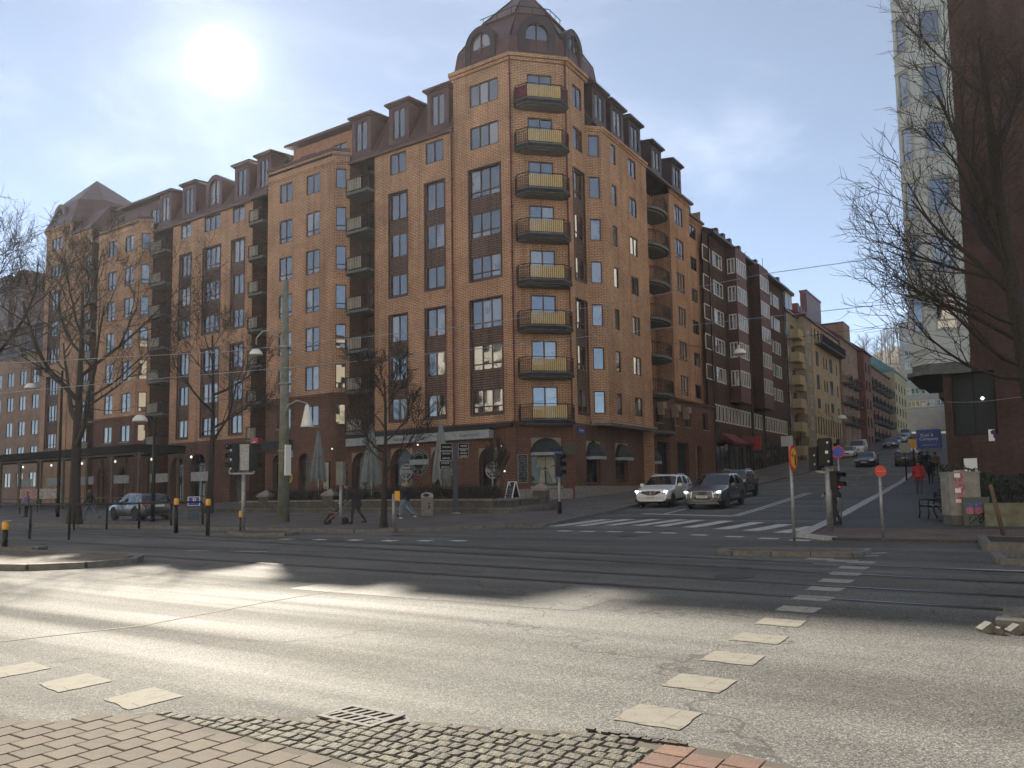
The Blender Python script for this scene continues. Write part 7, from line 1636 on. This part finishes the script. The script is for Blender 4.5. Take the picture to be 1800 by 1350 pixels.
        m2.build('grille_surround', MT['chrome'], o, uv=False); m2 = MB()
        for k in range(4): 
            y = -.12 + .08 * k
            for i in range(10): a, b = 2 * math.pi * i / 10, 2 * math.pi * (i + 1) / 10; m2.bar((L2 + .03, y + .055 * math.cos(a), hz + .03 + .055 * math.sin(a)), (L2 + .03, y + .055 * math.cos(b), hz + .03 + .055 * math.sin(b)), .014)
        m2.build('badge', MT['trim'], o, uv=False)
        for s in (1, -1): fpanel('air_intake', [(s * .62 * w, .42, 0), (s * .97 * w, .40, -.05), (s * .97 * w, .60, -.05), (s * .70 * w, .58, 0)][::s], 'trim', .02)
        m2 = MB(); m2.bar((front(L2, .8 * w) + .02, -.8 * w, .31), (L2 + .03, -.3 * w, .31), .04); m2.bar((L2 + .03, -.3 * w, .31), (L2 + .03, .3 * w, .31), .04); m2.bar((L2 + .03, .3 * w, .31), (front(L2, .8 * w) + .02, .8 * w, .31), .04); m2.build('lower_blade', MT['chrome'], o, uv=False)
    else:
        fpanel('grille', [(-.46 * w, hz - .12, 0), (.46 * w, hz - .12, 0), (.48 * w, hz + .06, .02), (-.48 * w, hz + .06, .02)], 'trim', .02); fpanel('lower_grille', [(-.6 * w, .32, 0), (.6 * w, .32, 0), (.64 * w, .46, 0), (-.64 * w, .46, 0)], 'trim', .02)
    pz = .52 if grille != 'octagon' else .60
    m2 = MB(); m2.box(L2 + .035, L2 + .05, -.26, .26, pz - .055, pz + .055); m2.build('number_plate', MT['plate'], o, uv=False)
    m2 = MB(); m2.box(-L2 - .05, -L2 - .03, -.26, .26, hz + .06, hz + .17); m2.build('number_plate', MT['plate'], o, uv=False)
    if plate:
        me = text_mesh(plate, .11, .002, MT['trim']); q = bpy.data.objects.new('lettering', me); COL.objects.link(q); q.parent = o; q.location = (L2 + .052, 0, pz); q.rotation_euler = (math.pi / 2, 0, math.pi / 2)
    m2 = MB(); m2.box(-L2 - .03, -L2 + .1, -w * .8, w * .8, .32, .52); m2.build('rear_bumper', MT['trim'], o, uv=False)
    if kind == 'suv':
        m2 = MB()
        for s in (1, -1): m2.tube([(L2 - .5 * Ln, s * w * .70, Ht - .05), (L2 - .55 * Ln, s * w * .70, Ht + .02), (L2 - .8 * Ln, s * w * .70, Ht - .01), (L2 - .85 * Ln, s * w * .69, Ht - .09)], .018, 6)
        m2.build('roof_rail', MT['chrome'] if grille != 'octagon' else MT['trim'], o, uv=False)
    return o
MT['greygrille'] = plain('grey_grille', (.13, .14, .16), .45, .5)
CW, CG, CB, CS, CD, CBL = carpaint('white_car_paint', (.74, .75, .76), 0, .3), carpaint('grey_car_paint', (.105, .115, .135), .7, .3), carpaint('black_car_paint', (.012, .013, .015), .2, .2), carpaint('silver_blue_car_paint', (.085, .10, .13), .7, .3), carpaint('charcoal_car_paint', (.03, .031, .034), .5, .25), carpaint('pale_blue_car_paint', (.30, .38, .46), .3, .3)
def onroad(px, py, v=None): g = G(px, py); return g
def cpos(cx, cy_): return (cx, cy_, tz(cy_) + .005)
def gr(y): return math.atan2(tz(y + 2) - tz(y - 2), 4)
down = (.03, -1); up_ = (-.03, 1)
car('white crossover with roof rails waiting at the stop line next to the kerb', cpos(-16.15, 38.9), (.06, -1), CW, 4.38, 1.81, 1.60, 'suv', True, 'BNZ 429', 'vee', -gr(38.9))
car('dark grey crossover with pale octagonal grille waiting in the right lane at the stop line', cpos(-13.1, 37.9), (.05, -1), CG, 4.59, 1.87, 1.63, 'suv', True, 'JXE 83P', 'octagon', -gr(37.9))
car('charcoal car half hidden behind the grey crossover', cpos(-14.9, 46.5), (.05, -1), CD, 4.6, 1.84, 1.62, 'suv', False, None, 'dark', -gr(46))
g = G(1522, 821); car('black saloon driving down the middle of the side street', cpos(g.x - .1, g.y + 1.6), (.03, -1), CB, 4.6, 1.84, 1.44, 'sedan', False, None, 'dark', -gr(g.y))
g = G(1588, 820); car('dark estate with bright tail panel driving uphill', cpos(g.x + .1, g.y + 2.0), (-.03, 1), CD, 4.7, 1.86, 1.6, 'suv', False, None, 'dark', gr(g.y))
g = AT(1510, 803, 104); car('white van coming down behind the black saloon', cpos(g.x, g.y), (.03, -1), CW, 4.9, 1.92, 2.0, 'van', False, None, 'dark', -gr(g.y))
g = AT(1491, 803, 98); car('white hatchback partly behind the no parking sign', cpos(g.x, g.y), (.03, -1), CW, 4.1, 1.76, 1.46, 'hatch', False, None, 'dark', -gr(g.y))
for x, Y, c, k, lab in ((1566, 118, CB, 'hatch', 'black hatchback parked on the left kerb high up the street'), (1575, 126, CBL, 'hatch', 'pale blue hatchback parked high up the street'), (1586, 136, CW, 'sedan', 'white saloon parked high up the street'), (1594, 150, CBL, 'van', 'pale blue van standing near the top of the street'), (1603, 92, CW, 'suv', 'white car ahead of the dark estate, seen over its roof'), (1470, 118, CB, 'van', 'black van standing before the yellow block')):
    g = AT(x, 795, Y); car(lab, cpos(g.x, g.y), (.03, -1) if x != 1603 else (-.03, 1), c, 4.3, 1.78, 1.48 if k != 'van' else 1.9, k, False, None, 'dark', -gr(g.y) if x != 1603 else gr(g.y), group='cars up the side street')
g = gb(222, 919, .1); car('silver-blue hatchback parked on the left pavement, rear towards the junction', (g.x - .4, g.y + 1.0, g.z), (-1, .10), CS, 4.1, 1.76, 1.47, 'hatch')

# ================================================================== PEOPLE
MT['skin'] = plain('skin', (.42, .24, .17), .55, var=.12, scale=8); MT['hair_d'] = plain('dark_hair', (.02, .014, .010), .6); MT['hair_b'] = plain('fair_hair', (.20, .13, .07), .6)
def cloth(n, c, r=.85): MT[n] = plain(n, c, r, var=.3, scale=9, bump=.3, bscale=60); return n
cloth('black_coat', (.014, .014, .017)); cloth('navy_jacket', (.015, .018, .032)); cloth('red_jacket', (.34, .022, .022)); cloth('khaki_jacket', (.15, .12, .06)); cloth('lilac_jacket', (.24, .20, .34)); cloth('jeans', (.10, .15, .22)); cloth('pale_jeans', (.22, .29, .36)); cloth('dark_trousers', (.022, .022, .026)); cloth('white_shoes', (.6, .6, .58)); cloth('dark_shoes', (.02, .018, .016)); cloth('purple_hat', (.10, .06, .28)); cloth('child_suit', (.05, .05, .04)); cloth('grey_hood', (.09, .09, .09)); cloth('slate_trousers', (.05, .055, .07))
def ball(mb, c, r, n=8):
    c = Vector(c); r = r if isinstance(r, tuple) else (r, r, r); P = []
    for i in range(n + 1):
        t = math.pi * i / n; P.append([c + Vector((r[0] * math.sin(t) * math.cos(2 * math.pi * j / (2 * n)), r[1] * math.sin(t) * math.sin(2 * math.pi * j / (2 * n)), r[2] * math.cos(t))) for j in range(2 * n)])
    for A, Bq in zip(P, P[1:]):
        for j in range(2 * n): mb.face([A[j], Bq[j], Bq[(j + 1) % (2 * n)], A[(j + 1) % (2 * n)]])
def person(label, p, ang, H=1.75, coat='black_coat', legs='dark_trousers', shoes='dark_shoes', hair='hair_d', stride=.0, bend=0.0, arms=(0.15, -.15), elbow=(.25, .25), coatlen=.0, hat=None, bulk=1.0, vox=.016, fem=False, hairlen=0, group=None, kneel=0.0):
    # one continuous body (voxel union of tapered limbs); faces take the cloth of the nearest bone. local -Y is forward
    s = H / 1.75; o = thing('person', label, 'person', p, ang, group); mb = MB(); bones = []
    V = lambda x, y, z: Vector((x, y, z))
    hip = V(0, 0, .93); rotb = Matrix.Rotation(bend, 3, 'X')
    T = lambda v: hip + rotb @ (v - hip)           # upper body leans forward about the hips
    def limb(a, b, ra, rb, mat, n=9, flat=1.0):
        a, b = Vector(a), Vector(b); m = a.lerp(b, .5); mb.tube([a, a.lerp(b, .33), a.lerp(b, .66), b], [ra, ra * .66 + rb * .34 + .004, ra * .34 + rb * .66 + .003, rb], n, sm=False); bones.append((a, b, mat, max(ra, rb)))
    # legs
    for sg, ph in ((1, stride), (-1, -stride)):
        h = V(sg * .09, 0, .93); k = V(sg * .10, -math.sin(ph) * .45 - .02, .93 - math.cos(ph) * .45); back = ph < 0
        kb = ph - (.55 * abs(ph) + .05 if True else 0); an = V(sg * .10, k.y - math.sin(kb - (.25 if back and stride else 0)) * .42 * (1 if stride else .0) + .01, k.z - .42 * math.cos(kb)); an.z = max(an.z, .075 if not back else .09)
        limb(h, k, .098 * bulk, .062, legs); limb(k, an, .062, .045, legs); ball(mb, k, .062)
        limb(an + V(0, .03, -.03), an + V(sg * .02, -.17, -.045), .042, .036, shoes)
    # trunk
    for z, rx, ry in ((.93, .165, .115), (1.02, .15 if fem else .155, .108), (1.12, .142 if fem else .158, .105), (1.24, .16, .118), (1.34, .18, .12), (1.42, .15, .095)):
        ball(mb, T(V(0, 0, z)), (rx * bulk, ry * bulk * 1.08, .10), 8)
    bones.append((T(V(0, 0, .98)), T(V(0, 0, 1.42)), coat, .16)); bones.append((V(-.06, 0, .93), V(.06, 0, .93), coat if coatlen > -.5 else legs, .14))
    if coatlen > 0: 
        mb.tube([V(0, 0, .98), V(0, .01, .93 - coatlen)], [.165 * bulk, .19 * bulk], 14, sm=False); bones.append((V(0, 0, .95), V(0, 0, .93 - coatlen), coat, .17)); bones.append((V(.1, 0, .9), V(.1, 0, .93 - coatlen), coat, .17)); bones.append((V(-.1, 0, .9), V(-.1, 0, .93 - coatlen), coat, .17))
    limb(T(V(0, .005, 1.40)), T(V(0, -.01, 1.54)), .058, .052, 'skin')
    hd = T(V(0, -.02, 1.635)); ball(mb, hd, (.076, .096, .115), 10); ball(mb, hd + rotb @ V(0, -.025, -.06), (.055, .066, .06), 8); bones.append((hd + V(0, 0, -.07), hd + V(0, 0, .08), 'skin', .09))
    mb.tube([hd + rotb @ V(0, -.095, .02), hd + rotb @ V(0, -.118, -.018)], [.012, .018], 6, sm=False)          # nose
    for sg in (1, -1): ball(mb, hd + rotb @ V(sg * .078, .01, .0), (.012, .022, .032), 6)                       # ears
    # arms with hands
    for sg, a, e in ((1, arms[0], elbow[0]), (-1, arms[1], elbow[1])):
        sh = T(V(sg * .19 * bulk, 0, 1.40)); el = sh + Matrix.Rotation(-a + bend * .3, 3, 'X') @ V(sg * .05, 0, -.29); wr = el + Matrix.Rotation(-a - e + bend * .3, 3, 'X') @ V(-sg * .01, 0, -.25)
        limb(sh, el, .062 * bulk, .050 * bulk, coat); limb(el, wr, .050 * bulk, .038, coat); ball(mb, el, .05 * bulk)
        d = (wr - el).normalized(); side = V(sg, 0, 0); side = (side - d * side.dot(d)).normalized(); fw_ = d.cross(side); pm = wr + d * .075
        limb(wr, pm, .030, .036, 'skin', 8)
        for k, ln in enumerate((.070, .080, .074, .058)):
            b = pm + fw_ * (.027 - .018 * k); limb(b, b + d * ln * .55 - side * .006, .0105, .0095, 'skin', 6); limb(b + d * ln * .55 - side * .006, b + d * ln - side * .028, .0095, .008, 'skin', 6)
        b = wr + d * .03 + fw_ * .03; limb(b, b + d * .05 + fw_ * .028 - side * .012, .012, .010, 'skin', 6)
    me = mb.mesh('body', [MT[coat]], uv=False); t = bpy.data.objects.new('t', me); COL.objects.link(t); md = t.modifiers.new('r', 'REMESH'); md.mode = 'VOXEL'; md.voxel_size = vox; sm = t.modifiers.new('s', 'SMOOTH'); sm.factor = .5; sm.iterations = 2
    m2 = bpy.data.meshes.new_from_object(t.evaluated_get(bpy.context.evaluated_depsgraph_get())); bpy.data.objects.remove(t)
    names = []; 
    for b in bones:
        if b[2] not in names: names.append(b[2])
    m2.materials.clear(); [m2.materials.append(MT[n]) for n in names]
    B4 = [(a, b - a, max(1e-9, (b - a).length_squared), names.index(mt), r) for a, b, mt, r in bones]; idx = []
    for pg in m2.polygons:
        c = pg.center; best = 9; bi = 0
        for a, ab, l2, mi, r in B4:
            q = c - a; tt = q.dot(ab) / l2; tt = 0 if tt < 0 else 1 if tt > 1 else tt; dd = (q - ab * tt).length - r
            if dd < best: best = dd; bi = mi
        idx.append(bi)
    m2.polygons.foreach_set('material_index', idx); m2.polygons.foreach_set('use_smooth', [True] * len(idx))
    bo = link('body', m2, o); bo.scale = (s, s, s)
    # face and hair
    m3 = MB()
    for sg in (1, -1): ball(m3, hd + rotb @ V(sg * .031, -.088, .018), (.012, .008, .007), 6)
    m3.tube([hd + rotb @ V(-.022, -.092, -.062), hd + rotb @ V(.022, -.092, -.062)], .005, 5); f = m3.build('face', MT['hair_d'], o, uv=False); f.scale = (s, s, s)
    m3 = MB(); n = 10; rx, ry, rz = .083, .104, .122; P = []
    for i in range(n + 1):
        th = math.pi * .62 * i / n; row = []
        for j in range(20):
            a = 2 * math.pi * j / 20; lim = th if math.sin(a) > -.45 else min(th, math.pi * .33); row.append(hd + rotb @ V(rx * math.sin(lim) * math.cos(a), .008 + ry * math.sin(lim) * math.sin(a), .006 + rz * math.cos(lim) - (hairlen * (i / n) ** 2 if math.sin(a) > -.2 else 0)))
        P.append(row)
    for A, Bq in zip(P, P[1:]):
        for j in range(20): m3.face([A[j], Bq[j], Bq[(j + 1) % 20], A[(j + 1) % 20]], 0, True)
    q = m3.build('hat' if hat else 'hair', MT[hat or hair], o, uv=False); q.scale = (s, s, s); return o
def face_dir(dx, dy): return math.atan2(dy, dx) + math.pi / 2
rx_, ry_ = RT.x, RT.y        # to the viewer's right along the ground
g = gb(46, 912, .1); person('person in a lilac jacket and dark trousers behind the railing', g, face_dir(-rx_, -ry_), 1.70, 'lilac_jacket', 'dark_trousers', hair='hair_b', hairlen=.12, fem=True, vox=.02, arms=(.2, -.1))
g = gb(158, 919, .1); person('person in a black jacket and blue jeans striding past the grey hatchback', g, face_dir(-rx_, -ry_), 1.72, 'black_coat', 'jeans', 'dark_shoes', hairlen=.10, stride=.48, vox=.02, arms=(.4, -.4))
g = gb(626, 925, .1); pr_ = person('person in a black coat bending over the pram', g, face_dir(-rx_, -ry_), 1.80, 'black_coat', 'dark_trousers', 'dark_shoes', stride=.25, bend=-.62 * -1 if False else .55, coatlen=.25, bulk=1.1, arms=(.55, .35), elbow=(.5, .5), vox=.018)
g = gb(716, 916, .1); person('person in a navy jacket, pale wide jeans and white shoes walking left', g, face_dir(-rx_, -ry_), 1.68, 'navy_jacket', 'jeans', 'white_shoes', 'hair_b', stride=.34, hairlen=.14, fem=True, arms=(.5, .1), elbow=(1.1, .4), vox=.018)
g = gb(699, 913, .1); person('person in a black jacket and light jeans walking just behind a companion in navy', g + Vector((0, .45, 0)), face_dir(-rx_, -ry_), 1.66, 'black_coat', 'pale_jeans', 'dark_shoes', 'hair_b', stride=-.38, hairlen=.12, fem=True, vox=.02)
g = gb(1469, 927, .08); person('person in dark clothes with a grey hood waiting behind the signal cluster', g, face_dir(-rx_ * .9, -ry_ * .9 + .3), 1.84, 'navy_jacket', 'dark_trousers', 'dark_shoes', hat='grey_hood', stride=.04, coatlen=.12, bulk=1.1, arms=(-.25, .25), elbow=(.2, .5), vox=.016)
g = gb(1617, 872, .08); person('person in a bright red jacket walking uphill on the right pavement', g, face_dir(-.05, 1), 1.76, 'red_jacket', 'slate_trousers', 'dark_shoes', stride=.2, bulk=1.18, coatlen=.06, vox=.018, arms=(.25, -.15))
for px, py, H, coat, legs, lab, st in ((1637, 853, 1.68, 'black_coat', 'dark_trousers', 'person in a dark jacket just right of the red jacket walker', .25), (1646, 838, 1.78, 'khaki_jacket', 'dark_trousers', 'person in a bulky khaki jacket with a pack farther uphill', .2), (1622, 836, 1.78, 'black_coat', 'dark_trousers', 'person in black beyond the red jacket walker', .22), (1632, 834, 1.75, 'navy_jacket', 'dark_trousers', 'person in navy between the black and khaki walkers', .2)):
    g = gb(px, py, .08); person(lab, g, face_dir(-.05, 1), H, coat, legs, 'dark_shoes', stride=st, bulk=1.15, vox=.026)
# pram with a child
g = gb(592, 926, .1); q = Vector((rx_, ry_, 0)).normalized(); pm = thing('pram', 'low dark pushchair with a red bundle in its basket', 'pushchair', g, math.atan2(-ry_, -rx_))
for x, y, r in ((.38, .2, .11), (.38, -.2, .11), (-.30, .25, .14), (-.30, -.25, .14)):
    mb = MB(); mb.lathe([(r * .7, -.025), (r, -.02), (r, .02), (r * .7, .025)], 18); w_ = link('wheel', mb.mesh('wheel', MT['tyre'], uv=False), pm, loc=(x, y, r)); w_.rotation_euler = (math.pi / 2, 0, 0); mb = MB(); mb.disc((0, 0, -.015), r * .68, (0, 0, 1), .03, 14); mb.build('hub', MT['rim'], w_, uv=False)
mb = MB()
for y in (-.22, .22): mb.tube([(.40, y, .12), (-.1, y, .50), (-.55, y, .98)], .015, 6); mb.tube([(-.32, y, .14), (-.05, y, .46), (.28, y, .52)], .013, 6)
mb.tube([(-.55, -.22, .98), (-.60, 0, 1.0), (-.55, .22, .98)], .018, 6); mb.build('frame', MT['steel'], pm, uv=False)
mb = MB(); mb.bar((-.28, 0, .85), (-.02, 0, .42), .38, .05); mb.bar((-.04, 0, .42), (.30, 0, .40), .38, .05); mb.bar((.30, 0, .40), (.40, 0, .22), .34, .04); mb.build('seat', MT['dark_trousers'], pm, uv=False)
mb = MB(); ball(mb, (.22, 0, .30), (.12, .14, .10), 8); mb.build('red_bundle', MT['red_jacket'], pm, uv=False)
ch = thing('person', 'small child with a purple hat sitting in the pushchair', 'person', g + Vector((0, 0, .02)), math.atan2(-ry_, -rx_)); mb = MB()
for z, r in ((.52, .12), (.62, .125), (.72, .10)): ball(mb, (-.08 - (z - .5) * .35, 0, z), (r, r, .09), 8)
for s in (1, -1):
    mb.tube([(-.05, s * .07, .50), (.16, s * .08, .50), (.28, s * .08, .36)], [.065, .055, .045], 8, sm=False); mb.tube([(.27, s * .08, .35), (.34, s * .08, .34)], [.04, .035], 8, sm=False); mb.tube([(-.16, s * .12, .72), (-.05, s * .15, .60), (.07, s * .12, .58)], [.045, .04, .032], 8, sm=False)
    for k in range(4): mb.tube([(.07, s * .12 + (k - 1.5) * .011, .58), (.115, s * .12 + (k - 1.5) * .012, .575)], .007, 5, sm=False)
ball(mb, (-.19, 0, .87), (.075, .07, .085), 8); mb.tube([(-.17, 0, .76), (-.185, 0, .84)], .04, 8, sm=False); mb.tube([(-.12, 0, .865), (-.105, 0, .855)], .012, 5, sm=False)
me = mb.mesh('body', MT['child_suit'], uv=False); t = bpy.data.objects.new('t', me); COL.objects.link(t); md = t.modifiers.new('r', 'REMESH'); md.mode = 'VOXEL'; md.voxel_size = .012; m2 = bpy.data.meshes.new_from_object(t.evaluated_get(bpy.context.evaluated_depsgraph_get())); bpy.data.objects.remove(t)
m2.materials.append(MT['skin']) if len(m2.materials) else None
for pg in m2.polygons: pg.material_index = 1 if pg.center.z > .79 or (pg.center.x > .075 and pg.center.z > .55 and abs(pg.center.y) > .09) else 0; pg.use_smooth = True
link('body', m2, ch); mb = MB(); ball(mb, (-.20, 0, .905), (.083, .08, .07), 8); mb.build('hat', MT['purple_hat'], ch, uv=False)
# ================================================================== AIR
m = bpy.data.materials.new('haze'); m.use_nodes = True; t = m.node_tree; t.nodes.clear()
pv = N(t, 'ShaderNodeVolumePrincipled', i_Color=(.93, .95, 1, 1), i_Density=.00034, i_Anisotropy=.30); mo = N(t, 'ShaderNodeOutputMaterial'); L(t, pv.outputs[0], mo.inputs['Volume'])  # thin haze over distance, added mainly to lift shadows like lens flare
mb = MB(); mb.box(-265, 205, -85, 425, -2.2, 78); hz_ = mb.build('haze', m, uv=False); hz_['kind'] = 'stuff'
SC.cycles.volume_bounces = 0
